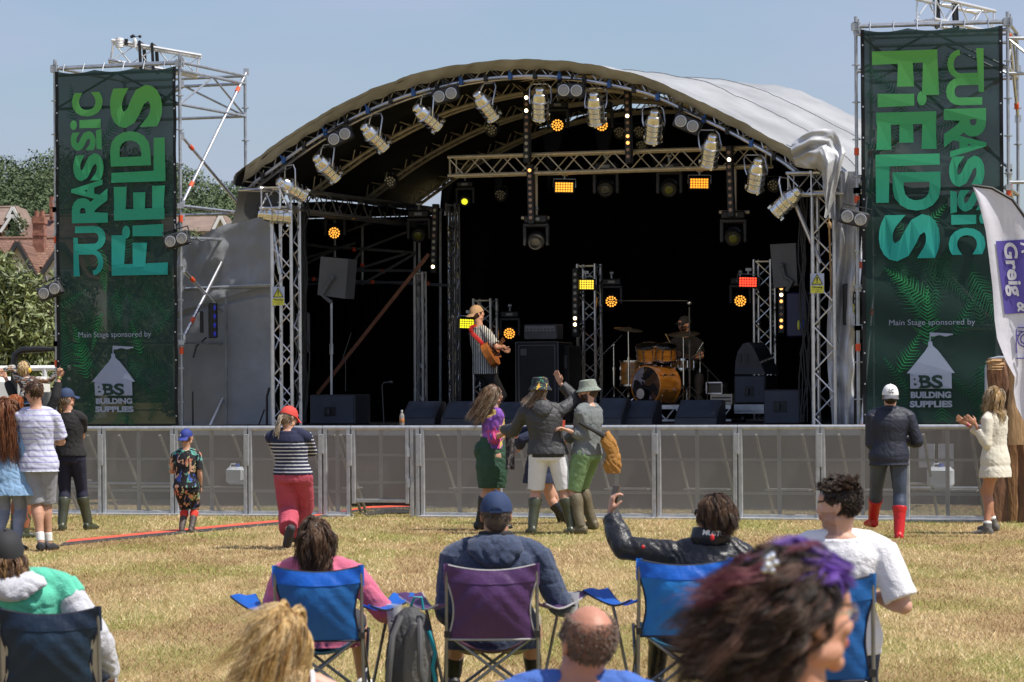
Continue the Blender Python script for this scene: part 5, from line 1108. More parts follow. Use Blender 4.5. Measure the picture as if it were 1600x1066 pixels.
# amp rack and head
t = thing('bass_cabinet', 'tall black bass speaker cabinet on end with metal trim, centre stage', 'amplifier', S(845, 650, 3.0)); s0, z1 = SS(806, 535, 3); s1, _ = SS(872, 535, 3)
m = MB(); m.bbox(T((s0 + s1) / 2, 3.35, (DECK + z1) / 2), (s1 - s0, .7, z1 - DECK), SR, .015); part('cabinet', m, mat('rack_black', (.012, .012, .014), .6, 0, .2, 5), t)
m = MB()
for a, b in (((s0, z1), (s1, z1)), ((s0, DECK), (s0, z1)), ((s1, DECK), (s1, z1)), ((s0 + .05, z1 - .05), (s1 - .05, z1 - .05)), ((s0 + .05, DECK), (s0 + .05, z1 - .05)), ((s1 - .05, DECK), (s1 - .05, z1 - .05))): m.tube(T(a[0], 2.99, a[1]), T(b[0], 2.99, b[1]), .008, 4)
part('trim', m, mat('dull_trim', (.12, .12, .13), .5, .6), t); m = MB(); sbox(m, s0 + .08, s0 + .18, 2.98, 2.985, z1 - .2, z1 - .1); part('badge', m, mat('badge', (.12, .12, .13), .4, .5), t, False)
t = thing('flight_case', 'black flight case standing right of the bass cabinet', 'flight case', S(880, 650, 3.2)); m = MB(); a, zc = SS(874, 540, 3.3); b, _ = SS(889, 540, 3.3); m.bbox(T((a + b) / 2, 3.6, (DECK + zc) / 2), (b - a, .6, zc - DECK), SR); part('case', m, mat('rack_black', (.01, .01, .01)), t)
m = MB(); sbox(m, a + .03, b - .03, 3.28, 3.29, zc - .35, zc - .15); sbox(m, a + .03, b - .03, 3.28, 3.29, DECK + .35, DECK + .5); part('latch', m, mat('dull_trim', (.12, .12, .13)), t, False)
t = thing('amplifier_head', 'bass amplifier head with row of knobs on top of the cabinet', 'amplifier', S(843, 532, 3.1)); a, zc = SS(818, 508, 3.05); b, _ = SS(870, 508, 3.05); z0 = SS(843, 532, 3.05)[1]
m = MB(); m.bbox(T((a + b) / 2, 3.2, (z0 + zc) / 2 + .01), (b - a, .3, zc - z0), SR, .015); part('housing', m, mat('amp_grey', (.07, .07, .075), .5, 0, .2, 6), t); m = MB(); sbox(m, a + .03, b - .03, 3.035, 3.045, (z0 + zc) / 2 + .02, zc - .02); part('front_panel', m, mat('amp_panel', (.16, .16, .17), .4, .3), t, False)
m = MB()
for k in range(8): m.lathe([(.011, 0), (.009, .015)], T(a + .07 + k * (b - a - .14) / 7, 3.035, (z0 + zc) / 2 + .05), -W, 8)
part('knob', m, BLACK, t)['kind'] = 'stuff'
# warning signs on both front legs
def sign(px, py, label):
    c = S(px, py, -.2); t = thing('warning_sign', label, 'warning sign', c, 'yellow warning signs on the front legs')
    w_, h_ = .19, .27; R = SR
    def q(x, z, e): return c + U * x + V((0, 0, z)) - W * e
    m = MB(); m.box(c, (w_, .008, h_), R); part('plate', m, mat('pale_blue_plate', (.45, .5, .62), .5), t, False)
    m = MB(); m.add([q(-w_ / 2 + .004, -h_ / 2 + .004, .006), q(w_ / 2 - .004, -h_ / 2 + .004, .006), q(w_ / 2 - .004, -.03, .006), q(-w_ / 2 + .004, -.03, .006)], [(0, 1, 2, 3)]); m.add([q(-.075, -.01, .008), q(.075, -.01, .008), q(0, .12, .008)], [(0, 1, 2)]); part('yellow_field', m, mat('sign_yellow', (.62, .6, .06), .5), t, False)
    m = MB()
    for a, b in (((-.075, -.01), (.075, -.01)), ((.075, -.01), (0, .12)), ((0, .12), (-.075, -.01))): m.tube(q(a[0], a[1], .009), q(b[0], b[1], .009), .0055, 4)
    m.add([q(-.007, .03, .0095), q(.007, .03, .0095), q(.01, .085, .0095), q(-.01, .085, .0095)], [(0, 1, 2, 3)]); m.lathe([(.008, 0), (.008, .001)], q(0, .014, .0095), W, 8)
    put_text(m, 'Warning', lambda a, b: q(-.07 + a * .14, -.07 + b * .03, .008), .03); put_text(m, 'No entry for', lambda a, b: q(-.07 + a * .14, -.095 + b * .014, .008), .0); put_text(m, 'public', lambda a, b: q(-.03 + a * .06, -.12 + b * .014, .008), .0)
    part('print', m, BLACK, t, False)
sign(435, 463, 'yellow warning triangle sign on the left front leg'); sign(1277, 443, 'yellow warning triangle sign on the right front leg')
# ============================================================ drum kit
TOMW = mat('amber_drum_wood', (.42, .17, .025), .22, 0, .35, 5, stretch=(1, 1, 5), coat=.7); CYM = mat('cymbal_bronze', (.10, .085, .06), .35, .7, .3, 9)
riser = thing('drum_riser', 'low drum riser with pale metal lattice edge', 'riser', S(1045, 650, 2.4)); a, zr = SS(968, 630, 2.3); b, _ = SS(1142, 630, 2.3); m = MB(); sbox(m, a, b, 2.32, 4.6, DECK + .22, DECK + .26); part('top', m, mat('stage_floor', (.02, .02, .022)), riser, False)
m = MB(); sbox(m, a, b, 2.3, 2.33, DECK + .2, DECK + .26); sbox(m, a, b, 2.3, 2.33, DECK + .02, DECK + .05); n_ = 12
for i in range(n_): m.tube(T(a + (b - a) * i / n_, 2.31, DECK + (.04 if i % 2 else .22)), T(a + (b - a) * (i + 1) / n_, 2.31, DECK + (.22 if i % 2 else .04)), .012, 5)
part('lattice_edge', m, ALU, riser); RZ = DECK + .26
kit = thing('drum_kit', 'amber lacquered drum kit with dark pictured bass drum head', 'drum kit', S(1045, 630, 2.9))
def drum(c, ax, r_, L, name, head_m, tilt=None, nlug=8):
    ax = V(ax).normalized(); m = MB(); m.lathe([(r_, -L / 2), (r_ * 1.005, 0), (r_, L / 2)], c, ax, 32); sh = part(name, m, TOMW, kit, ang=50)
    for e in (-1, 1): m = MB(); m.lathe([(r_ + .002, e * L / 2 - .02), (r_ + .014, e * L / 2 - .018), (r_ + .014, e * L / 2 + .012), (r_ - .004, e * L / 2 + .014)], c, ax, 32, False); part('hoop', m, CHROME if name != 'bass_drum' else TOMW, sh)
    m = MB(); m.lathe([(.001, L / 2 + .004), (r_ - .003, L / 2 + .004)], c, ax, 32); part('drum_head', m, head_m, sh)
    o = ax.orthogonal().normalized(); o2 = ax.cross(o); m = MB()
    for k in range(nlug): t_ = 2 * math.pi * (k + .5) / nlug; q = c + (o * math.cos(t_) + o2 * math.sin(t_)) * (r_ + .014); m.tube(q - ax * L * .46, q + ax * L * .46, .0035, 5); m.tube(q - ax * .025 + ax * L * .2, q + ax * .025 + ax * L * .2, .011, 6); m.tube(q - ax * .025 - ax * L * .2, q + ax * .025 - ax * L * .2, .011, 6)
    part('tension_lugs', m, CHROME, sh); return sh
BH_M = blotch('bass_head_picture', (.012, .012, .02), [(.25, .26, .36), (.10, .05, .03), (.3, .3, .38), (.05, .05, .1)], 3.2, .52, .25)
kc = S(1012, 598, 2.75); kc.z = RZ + .285; kx = (U * -.42 - W * .9).normalized(); sh = drum(kc + (-kx) * .18, kx, .285, .42, 'bass_drum', BH_M)
m = MB(); m.lathe([(.075, .236), (.078, .24), (.068, .242)], kc - kx * .18 + V((-.07, 0, -.12)), kx, 20); m.lathe([(.001, .2365), (.066, .2365)], kc - kx * .18 + V((-.07, 0, -.12)), kx, 20); part('port_ring', m, mat('port_pale', (.35, .33, .32), .5), sh)
tq = S(1012, 551, 3.0); drum(tq, (-.1, -.28, 1), .165, .22, 'tom_drum', LENSD); tq2 = S(1041, 551, 3.0); drum(tq2, (.05, -.28, 1), .15, .21, 'tom_drum', LENSD); drum(S(990, 583, 3.5) , (0, 0, 1), .2, .36, 'floor_tom', LENSD); drum(S(1066, 570, 3.5), (0, .05, 1), .17, .14, 'snare_drum', WHITE)
m = MB(); m.tube(tq + V((.1, .1, -.1)), kc + V((0, .2, .25)), .014); m.tube(tq2 + V((-.05, .1, -.1)), kc + V((0, .2, .25)), .014)
for e in (-1, 1): m.tube(kc - kx * .1 + kx.cross(V((0, 0, 1))) * .22 * e + V((0, 0, -.1)), kc + kx * .12 + kx.cross(V((0, 0, 1))) * .34 * e + V((0, 0, -.285)), .01)
part('mounts', m, CHROME, kit)
def stand(px, top, d, label, boom=None, cym=None, name='cymbal_stand', cat='cymbal stand', foot=True, mt=CHROME, zf=None, r0=.011):
    zf = RZ if zf is None else zf; a = S(px, top, d); f_ = V((a.x, a.y, zf)); t = thing(name, label, cat, f_, 'stands on the stage'); m = MB(); m.tube(f_ + V((0, 0, .12)), a, r0, 8); m.tube(f_ + V((0, 0, .3)), f_ + V((0, 0, (a.z - zf) * .6)), r0 * 1.5, 8); m.tube(f_ + V((0, 0, (a.z - zf) * .6 - .02)), f_ + V((0, 0, (a.z - zf) * .6 + .03)), r0 * 2.2, 8)
    if boom: m.tube(S(*boom[0], d), S(*boom[1], d), r0 * .8, 6); m.ell(a, (.022, .022, .022), nu=8, nv=6)
    part('pole', m, mt, t)
    if foot:
        for k in range(3):
            an = k * 2.094 + .4; m = MB(); m.tube(f_ + V((0, 0, .28)), f_ + V((math.cos(an) * .28, math.sin(an) * .28, .012)), r0 * .8, 6); part('leg', m, mt, t)
    if cym:
        c = S(cym[0], cym[1], d); R = Euler((cym[3], cym[4], 0)).to_matrix(); m = MB(); m.lathe([(.012, .03), (.04, .022), (.06, .006), (cym[2], -.012), (cym[2], -.014), (.06, .004), (.04, .02)], c, R @ V((0, 0, 1)), 32); part('cymbal', m, CYM, t)
    return t
stand(982, 514, 3.0, 'chrome cymbal stand left of the bass drum', cym=(982, 514, .22, .15, .12)); stand(1068, 523, 3.0, 'chrome cymbal stand in front of the drummer', cym=(1068, 521, .24, .18, -.05)); stand(959, 540, 2.9, 'boom stand left of the drum kit with raised arm', boom=((936, 560), (972, 524)))
stand(1094, 545, 3.6, 'hi-hat boom stand on the right of the kit', boom=((1080, 566), (1099, 535))); stand(1106, 580, 3.4, 'low microphone boom stand right of the drum kit', boom=((1092, 562), (1132, 604)), name='microphone_stand', cat='microphone stand', mt=BLACK)
stand(1077, 480, 2.9, 'tall overhead microphone stand in front of the drummer', name='microphone_stand', cat='microphone stand', mt=mat('satin_black', (.05, .05, .05), .35)); m = MB(); m.ell(S(1077, 474, 2.9), (.035, .035, .03)); single('overhead_microphone', m, ALU, 'small round microphone head above the drummer', 'microphone')
m = MB(); m.tube(S(1074, 470, 3.2), S(950, 470, 3.2), .008, 5); single('thin_boom', m, mat('satin_black', (.05, .05, .05)), 'thin dark horizontal boom above the drum kit', 'boom')
# road box and effects beside kit
t = thing('equipment_case', 'small silver edged equipment case behind the kit on the right', 'case', S(1117, 620, 3.4)); a, z1 = SS(1104, 598, 3.4); b, _ = SS(1128, 598, 3.4); m = MB(); sbox(m, a, b, 3.4, 3.7, RZ + .16, z1); part('case', m, SPK, t, False); m = MB()
for p_, q_ in (((a, z1), (b, z1)), ((a, RZ + .16), (b, RZ + .16)), ((a, RZ + .16), (a, z1)), ((b, RZ + .16), (b, z1))): m.tube(T(p_[0], 3.39, p_[1]), T(q_[0], 3.39, q_[1]), .012, 4)
part('edge_trim', m, ALU, t)
t = thing('patch_rack', 'low patch rack full of sockets below the silver edged case', 'rack', S(1128, 622, 3.3)); a, _ = SS(1110, 620, 3.3); b, _ = SS(1144, 620, 3.3); m = MB(); sbox(m, a, b, 3.3, 3.6, RZ, RZ + .15); part('case', m, mat('rack_alu', (.28, .28, .27), .5, .5, .2), t, False); m = MB(); r = random.Random(2)
for i in range(16):
    for j in range(2): m.lathe([(.01, 0), (.008, .01)], T(a + .03 + i * (b - a - .06) / 15, 3.295, RZ + .05 + j * .05), -W, 6)
part('sockets', m, BLACK, t)['kind'] = 'stuff'
# mic stand of the singer, others
stand(707, 500, 1.7, 'straight microphone stand left of the singer', boom=((700, 560), (707, 492)), name='microphone_stand', cat='microphone stand', mt=BLACK, zf=DECK); m = MB(); m.ell(S(707, 496, 1.7), (.03, .03, .04)); m.tube(S(707, 500, 1.7), S(702, 520, 1.7), .018, 8, .012); single('vocal_microphone', m, DGREY, 'microphone on the stand left of the singer', 'microphone')
m = MB(); m.path([S(600, 662, 1.0), S(597, 602, 1.0), S(600, 598, 1.0), S(611, 597, 1.0)], .009, 6); m.tube(S(609, 597, 1.0), S(614, 597.5, 1.0), .02, 8); single('low_microphone_stand', m, mat('satin_black', (.05, .05, .05)), 'short microphone stand with bent top near the stage front', 'microphone stand')
m = MB(); m.tube(S(540, 612, 2.0), S(540, 560, 2.0), .008, 6); m.tube(S(535, 562, 2.0), S(549, 520, 2.0), .008, 6); single('boom_microphone_stand', m, mat('satin_black', (.05, .05, .05)), 'dark boom stand behind the left subwoofer', 'microphone stand')
# bottle on the stage edge
q = S(628, 660, -.3); q.z = DECK + .002; t = thing('water_bottle', 'small clear water bottle standing on the front edge of the stage', 'bottle', q); m = MB(); m.lathe([(.032, 0), (.035, .02), (.033, .08), (.035, .13), (.03, .16), (.013, .19), (.013, .205)], q, n=14); part('bottle', m, mat('clear_plastic', (.45, .42, .36), .12, 0, .1, trans=.35), t); m = MB(); m.lathe([(.034, .045), (.036, .05), (.036, .1), (.034, .105)], q, n=14); part('bottle_label', m, mat('orange_label', (.5, .2, .06), .6), t); m = MB(); m.lathe([(.015, 0), (.015, .02)], q + V((0, 0, .205)), n=10); part('cap', m, WHITE, t)
# tall stand of cables and boxes by the legs
for px, d, lab in ((470, .35, 'loom of black cables hanging down the left front leg'), (1262, .5, 'loom of black cables hanging beside the right front leg')):
    m = MB(); r = random.Random(px)
    for k in range(6):
        x = px + r.uniform(-10, 10); m.path([S(x + r.uniform(-5, 5) + 3 * math.sin(j * .9 + k), 300 + j * 36, d) for j in range(11)], .012, 5)
    single('cable_loom', m, BLACK, lab, 'cables')
m = MB(); q = S(1248, 492, 1.0); m.bbox(q, (.3, .2, .62), SR, .02); t = thing('distribution_box', 'dark blue power box hanging inside the right wing', 'power box', q); part('housing', m, mat('navy_box', (.012, .014, .06), .5), t); m = MB(); m.ell(S(1254, 508, .85), (.035, .035, .08)); part('blue_plug', m, mat('blue_plug', (.02, .12, .6), .4), t); m = MB(); m.ell(S(1248, 508, .86), (.02, .02, .07)); part('yellow_plug', m, mat('yellow_plug', (.6, .6, .05), .4), t)
m = MB(); q = S(474, 520, .8); m.bbox(q, (.16, .16, .6), SR, .02); single('side_rack', m, mat('grey_box', (.10, .10, .11), .5), 'slim grey box standing behind the left front leg', 'rack')
m = MB()
for px, e in ((298, 1), (306, -1)): m.tube(V((S(301 + e, 668, -.2).x, S(301, 668, -.2).y, 0)), S(301, 612, -.2), .012, 6)
m.path([S(417, 665, .1), S(417, 620, .1), S(421, 606, .1)], .02, 6); m.tube(S(404, 665, .1), S(413, 640, .1), .012, 6); single('lighting_tripod', m, BLACK, 'folded black tripod standing at the left corner of the stage', 'tripod')

# spots added just in front of the lit LED panels to brighten the players
def wash(px, py, d, tgt, energy, col, ang):
    l = bpy.data.lights.new('added_panel_spot', 'SPOT'); l.energy = energy; l.color = col; l.spot_size = math.radians(ang); l.spot_blend = .6; l.shadow_soft_size = .1
    o = bpy.data.objects.new('added_panel_spot', l); COL.objects.link(o); a = S(px, py, d); o.location = a; o.rotation_mode = 'QUATERNION'; o.rotation_quaternion = (tgt - a).to_track_quat('-Z', 'Y')
wash(882, 304, .9, S(757, 545, 1.9), 330, (1, .84, .66), 34); wash(1093, 300, .9, S(1045, 560, 3.2), 150, (1, .78, .5), 44)
# ============================================================ people
SKIN = lambda n='skin', c=(.50, .27, .18): mat(n, c, .5, 0, .1, 9, .12, 90, .4)
def ik(a, b, l1, l2, hint):
    d = b - a; L = min(d.length, (l1 + l2) * .998); u = d.normalized(); b = a + u * L
    x = (l1 * l1 - l2 * l2 + L * L) / (2 * L); h = math.sqrt(max(l1 * l1 - x * x, 0)); hp = V(hint) - u * V(hint).dot(u)
    hp = hp.normalized() if hp.length > 1e-5 else u.orthogonal(); return a + u * x + hp * h, b
class Fig:
    """pts are picture points (px, py, metres of depth relative to the figure)"""
    def __init__(s, Y, px, h, label, yaw=0, z0=0, pelvis=None, lean=(0, 0), head=(0, 0, 0), build=1.0, hs=1.0, group=None, shyaw=0, skin=None, top=None, nod=0, voxel=.0085, bend=0, neck=1.0):
        s.Y, s.h, s.yaw, s.b, s.vox = Y, h, math.radians(yaw), build, voxel; s.skin = skin or SKIN()
        g = plane_hit(px, 800, V((0, Y, 0)), V((0, 1, 0))); s.base = V((g.x, Y, z0))
        s.fw = V((math.sin(s.yaw), math.cos(s.yaw), 0)); s.rt = V((math.cos(s.yaw), -math.sin(s.yaw), 0))
        sy = s.yaw + math.radians(shyaw); s.srt = V((math.cos(sy), -math.sin(sy), 0)); s.sfw = V((math.sin(sy), math.cos(sy), 0))
        s.P = s.pt(pelvis) if pelvis else s.base + V((0, 0, .53 * h))
        s.sd = (V((0, 0, 1)) + V((1, 0, 0)) * lean[0] + V((0, 1, 0)) * lean[1]).normalized(); s.bend = bend
        s.N = s.spine(1.0)
        hy = math.radians(head[0]); hp = math.radians(head[1]); hr = math.radians(head[2])
        s.HR = Matrix.Rotation(-hy, 3, 'Z') @ Matrix.Rotation(hp, 3, 'X') @ Matrix.Rotation(hr, 3, 'Y')
        s.k = h / 1.75 * hs; s.hc = s.N + s.sd * (.028 * h * neck) + s.HR @ V((0, .012, .10)) * s.k
        if top: 
            tp = s.pt(top); d = tp - (s.hc + s.HR @ V((0, 0, .125)) * s.k)
            s.hc += d; s.N += d * .8; s.shift = d * .8
        else: s.shift = V((0, 0, 0))
        s.root = thing('person', label, 'person', s.base, group); s.g = {}
        s.arms = {}; s.legs = {}
        for e in (-1, 1): s.leg(e, None); s.arm(e, None)
    def pt(s, p): return P(p[0], p[1], s.Y + (p[2] if len(p) > 2 else 0))
    def spine(s, t):
        q = s.P + s.sd * (.315 * s.h * t); return q + s.sfw * (s.bend * t * t) + getattr(s, 'shift', V((0, 0, 0))) * t
    def SJ(s, e): return s.spine(.85) + s.srt * (e * .100 * s.h * s.b)
    def arm(s, e, hand, hint=None, elbow=None, curl=.45, palm=None, hd=None, spread=0):
        S_ = s.SJ(e); l1, l2 = .172 * s.h, .148 * s.h
        if hand is None: H = S_ + V((0, 0, -.30 * s.h)) + s.srt * e * .05 + s.sfw * .05
        else: H = s.pt(hand)
        if hint is None: hint = s.srt * e * .5 - s.sfw
        if elbow: E = s.pt(elbow); E = S_ + (E - S_).normalized() * l1; H = E + (H - E).normalized() * l2
        else: E, H = ik(S_, H, l1, l2, hint)
        fd = (H - E).normalized(); s.arms[e] = (S_, E, H, V(hd).normalized() if hd else fd, V(palm) if palm else -s.srt * e, curl, spread)
    def leg(s, e, foot, hint=None, knee=None, toe=None):
        Hj = s.P + s.rt * (e * .052 * s.h * s.b) + V((0, 0, -.012 * s.h)); l1, l2 = .245 * s.h, .238 * s.h
        A = (s.pt(foot) + V((0, 0, .042 * s.h))) if foot else V((s.base.x, s.base.y, s.base.z)) + s.rt * e * .065 * s.h + V((0, 0, .042 * s.h))
        if hint is None: hint = s.fw
        if knee: K = s.pt(knee); K = Hj + (K - Hj).normalized() * l1; A = K + (A - K).normalized() * l2
        else: K, A = ik(Hj, A, l1, l2, hint)
        s.legs[e] = (Hj, K, A, V(toe).normalized() if toe else (s.fw + s.rt * e * .25).normalized())
    # ---- building blocks, inf = inflation in metres
    def torso(s, m, t0=-.14, t1=1.0, inf=0.0, flare=0.0, shoulders=True, belly=0.0):
        h, b = s.h, s.b; prof = [(-.16, .088, .065), (-.1, .095, .070), (0, .098, .070), (.12, .092, .065), (.28, .080 * (1 + belly), .060 + belly * .05), (.45, .084 * (1 + belly), .064 + belly * .05), (.62, .094, .069), (.76, .097, .065), (.86, .082, .056), (.91, .062, .048), (.96, .055, .045), (1.0, .038, .038)]
        def at_(t):
            for (a, x, y), (c, x2, y2) in zip(prof, prof[1:]):
                if a <= t <= c: f_ = (t - a) / (c - a); return x + (x2 - x) * f_, y + (y2 - y) * f_
            return (.096, .070) if t < prof[0][0] else prof[-1][1:]
        ts = sorted(set([t0, t1] + [p[0] for p in prof if t0 < p[0] < t1] + [t0 + (t1 - t0) * k / 8 for k in range(9)])); secs = []
        for t in ts:
            x, y = at_(t); fl = max(0, (.35 - t)) * flare; r_ = s.rt.lerp(s.srt, max(0, min(1, t))); f_ = s.fw.lerp(s.sfw, max(0, min(1, t)))
            q = s.spine(t) if t >= 0 else s.P + s.sd * (.315 * h * t) * 1.0; secs.append((q, r_ * (x * h * b + inf + fl), f_ * (y * h * (b * .6 + .4) + inf + fl * .8)))
        m.loft(secs, 20)
        if shoulders and t1 > .8:
            for e in (-1, 1): m.path([s.spine(.955) + s.srt * e * .018 * h, s.spine(.905) + s.srt * e * .065 * h * b, s.SJ(e) - V((0, 0, .004 * h))], [.024 * h + inf * .5, .026 * h + inf * .8, .026 * h + inf * .8], 12)
            for e in (-1, 1): m.ell(s.SJ(e) - V((0, 0, .006 * h)), (.028 * h + inf * .8,) * 3, nu=12, nv=8)
    def armp(s, m, e, f0=0, f1=2, inf=0.0, cuff=0.0):
        S_, E, H = s.arms[e][:3]; h = s.h; b = .75 + .25 * s.b; pts, rad = [], []
        n = 12
        for i in range(n + 1):
            f_ = f0 + (f1 - f0) * i / n; q = S_.lerp(E, f_) if f_ <= 1 else E.lerp(H, f_ - 1)
            r_ = (.031 - .008 * f_) if f_ <= 1 else (.0245 + .003 * math.sin((f_ - 1) * 5) - .0095 * (f_ - 1)); pts.append(q); rad.append(r_ * h * b + inf + cuff * max(0, (f_ - f0) / (f1 - f0)))
        m.path(pts, rad, 12)
        if f0 <= 1 <= f1: m.ell(E, ((.0235 * h * b + inf + cuff * .5),) * 3, nu=12, nv=8)
    def legp(s, m, e, f0=0, f1=2, inf=0.0, flare=0.0):
        Hj, K, A, toe = s.legs[e]; h = s.h; b = .7 + .3 * s.b; pts, rad = [], []; n = 16
        for i in range(n + 1):
            f_ = f0 + (f1 - f0) * i / n; q = Hj.lerp(K, f_) if f_ <= 1 else K.lerp(A, f_ - 1)
            if f_ <= 1: r_ = .056 - .021 * f_ ** .9
            else: g = f_ - 1; r_ = .034 + .006 * math.sin(min(1, g * 2.2) * math.pi) * (1 if g < .46 else 1) - .013 * g
            if f_ > 1: q = q - toe * (.008 * h * math.sin(min(1, (f_ - 1) * 1.6) * math.pi))
            pts.append(q); rad.append(r_ * h * b + inf + flare * max(0, f_ - f0))
        m.path(pts, rad, 14)
        if f0 < .3: m.ell(Hj, ((.056 * h * b + inf),) * 3, nu=14, nv=8)
        if f0 <= 1 <= f1: m.ell(K, ((.035 * h * b + inf + flare * max(0, 1 - f0)),) * 3, nu=12, nv=8)
    def foot(s, m, e, inf=0.0, sole=0.0, L=1.0):
        A, toe = s.legs[e][2:]; h = s.h; z = V((0, 0, 1)); d = V((toe.x, toe.y, toe.z)); sd = d.cross(z).normalized(); u = sd.cross(d).normalized(); c = A - u * .018 * h
        secs = [(c - d * (.035 * h + inf) - u * .002, sd * (.012 * h + inf), u * (.014 * h + inf)), (c - d * .028 * h, sd * (.019 * h + inf), u * (.024 * h + inf)), (c + d * .01 * h, sd * (.021 * h + inf), u * (.025 * h + inf)), (c + d * .05 * h * L - u * .004 * h, sd * (.025 * h + inf), u * (.019 * h + inf)), (c + d * .088 * h * L - u * .009 * h, sd * (.026 * h + inf), u * (.0125 * h + inf)), (c + d * .108 * h * L - u * .011 * h, sd * (.016 * h + inf), u * (.009 * h + inf * .8))]
        m.loft(secs, 14)
    def handp(s, m, e):
        S_, E, H, d, pn, curl, spread = s.arms[e]; k = s.h / 1.75; d = d.normalized(); pn = (pn - d * pn.dot(d)); pn = pn.normalized() if pn.length > 1e-4 else d.orthogonal().normalized(); sd = d.cross(pn).normalized() * e
        # sd points to the thumb side
        w_ = V(H); secs = []
        for f_, a, b in ((-.012, .024, .019), (.01, .027, .017), (.04, .037, .015), (.07, .041, .014), (.09, .040, .012), (.098, .034, .008)): secs.append((w_ + d * f_ * k, sd * a * k, pn * b * k))
        m.loft(secs, 12)
        for i, (off, L) in enumerate(((.030, .072), (.011, .080), (-.009, .074), (-.028, .058))):
            p = w_ + d * .085 * k + sd * off * k; dd = (d + sd * (off * 3.2 * (.5 + spread))).normalized(); pts = [p - dd * .015 * k, p]; a = 0
            for q in (.42, .32, .26):
                a += curl * 1.15 * (1 if q < .4 else .8); v = dd * math.cos(a) + pn * math.sin(a); pts.append(pts[-1] + v * L * q * k)
            m.path(pts, [.0092 * k, .0092 * k, .0086 * k, .0078 * k, .0062 * k], 8)
        p = w_ + d * .022 * k + sd * .024 * k; v = (d * .72 + sd * (.75 + spread * .3) + pn * (.25 + curl * .5)).normalized(); v2 = (d * .95 + sd * .25 + pn * (.3 + curl * .6)).normalized()
        m.path([p, p + v * .034 * k, p + v * .034 * k + v2 * .03 * k, p + v * .034 * k + v2 * .053 * k], [.0135 * k, .0115 * k, .0098 * k, .0075 * k], 8)
    def headp(s, m):
        k, R, c = s.k, s.HR, s.hc; E = lambda p, r, q=None: m.ell(c + R @ V(p) * k, [x * k for x in r], R if q is None else R @ q)
        m.path([s.spine(.93), s.N.lerp(c, .25), c + R @ V((0, -.022, -.055)) * k, c + R @ V((0, -.012, .0)) * k], [.040 * s.h * (.7 + .3 * s.b), .034 * s.h * (.6 + .4 * s.b), .056 * k, .05 * k], 14)
        E((0, -.014, .028), (.076, .097, .092)); E((0, .022, -.012), (.065, .070, .086)); E((0, .030, -.055), (.052, .052, .045)); E((0, .066, -.092), (.022, .02, .02)); E((0, .080, .035), (.045, .018, .03)); E((0, .086, .018), (.05, .012, .009))
        E((0, .093, .0), (.0085, .012, .026)); E((0, .103, -.024), (.010, .014, .010)); E((.011, .096, -.028), (.008, .009, .007)); E((-.011, .096, -.028), (.008, .009, .007))
        E((0, .090, -.051), (.023, .010, .0052)); E((0, .088, -.062), (.019, .010, .0055))
        for e in (-1, 1):
            E((.036 * e, .060, -.022), (.026, .026, .022)); E((.030 * e, .083, .004), (.014, .010, .008)); E((.078 * e, -.012, -.006), (.009, .019, .031), Euler((.2, 0, .25 * e)).to_matrix()); E((.078 * e, -.006, -.028), (.009, .012, .012))
            E((.048 * e, .015, -.065), (.020, .045, .025))
    def body(s, feet=True, hands=True, legs=True, beard=None, lips=(.38, .12, .10)):
        m = MB(); s.torso(m, inf=-.004); s.headp(m)
        for e in (-1, 1):
            s.armp(m, e)
            if hands: s.handp(m, e)
            if legs: s.legp(m, e)
            if feet and legs: s.foot(m, e)
        me = remesh(m, s.vox, 2, .4); o = part('body', me, [], s.root)
        ms = [s.skin, mat('lips_%.2f' % lips[0], lips, .45), mat('eye_white', (.5, .48, .46), .3), mat('eye_dark', (.03, .02, .015), .25), mat('brow_hair', (.06, .035, .02), .9), beard or s.skin]
        for x in ms: me.materials.append(x)
        Ri = s.HR.transposed(); c = s.hc - s.base; k = s.k
        for p in me.polygons:
            q = Ri @ (V(p.center) - c) / k
            if q.y > .03 and abs(q.x) < .07 and -.12 < q.z < .06:
                if abs(q.x) < .024 and -.068 < q.z < -.046 and q.y > .082: p.material_index = 1
                elif q.y > .075 and abs(abs(q.x) - .030) < .013 and abs(q.z - .004) < .0055: p.material_index = 3 if abs(abs(q.x) - .030) < .006 else 2
                elif q.y > .06 and .016 < abs(q.x) < .05 and .017 < q.z < .027: p.material_index = 4
            if beard and -.14 < q.z < -.028 and q.y > .005 and abs(q.x) > (.0 if q.z < -.04 else .035) and p.material_index == 0 and not (abs(q.x) < .022 and q.z > -.045): p.material_index = 5
        return o
    def cloth(s, name, m, mt, amp=.006, scale=9, voxel=None, smooth=3, parent=None, off=0):
        me = remesh(m, voxel or s.vox * 1.15, smooth)
        if amp: wrinkle(me, amp, scale, off or random.random() * 50)
        me.materials.append(mt); return part(name, me, [], parent or s.root)
    def shirt(s, mt, sleeve=.55, t0=-.18, inf=.016, name='shirt', flare=.05, amp=.007, cuff=.008, belly=0, collar=False, neck=.965, extra=None, parent=None):
        m = MB(); s.torso(m, t0, neck, inf, flare, belly=belly)
        for e in (-1, 1): s.armp(m, e, 0, sleeve, inf * .8, cuff)
        if collar: m.path([s.spine(.93), s.spine(1.0) + s.sd * .02 * s.h], [.047 * s.h, .043 * s.h], 14)
        if extra: extra(m)
        return s.cloth(name, m, mt, amp, parent=parent)
    def trousers(s, mt, f1=1.93, inf=.012, flare=.0, t1=.14, name='trousers', amp=.005):
        m = MB(); s.torso(m, -.16, t1, inf + .002, 0, False)
        for e in (-1, 1): s.legp(m, e, 0, f1, inf, flare)
        return s.cloth(name, m, mt, amp)
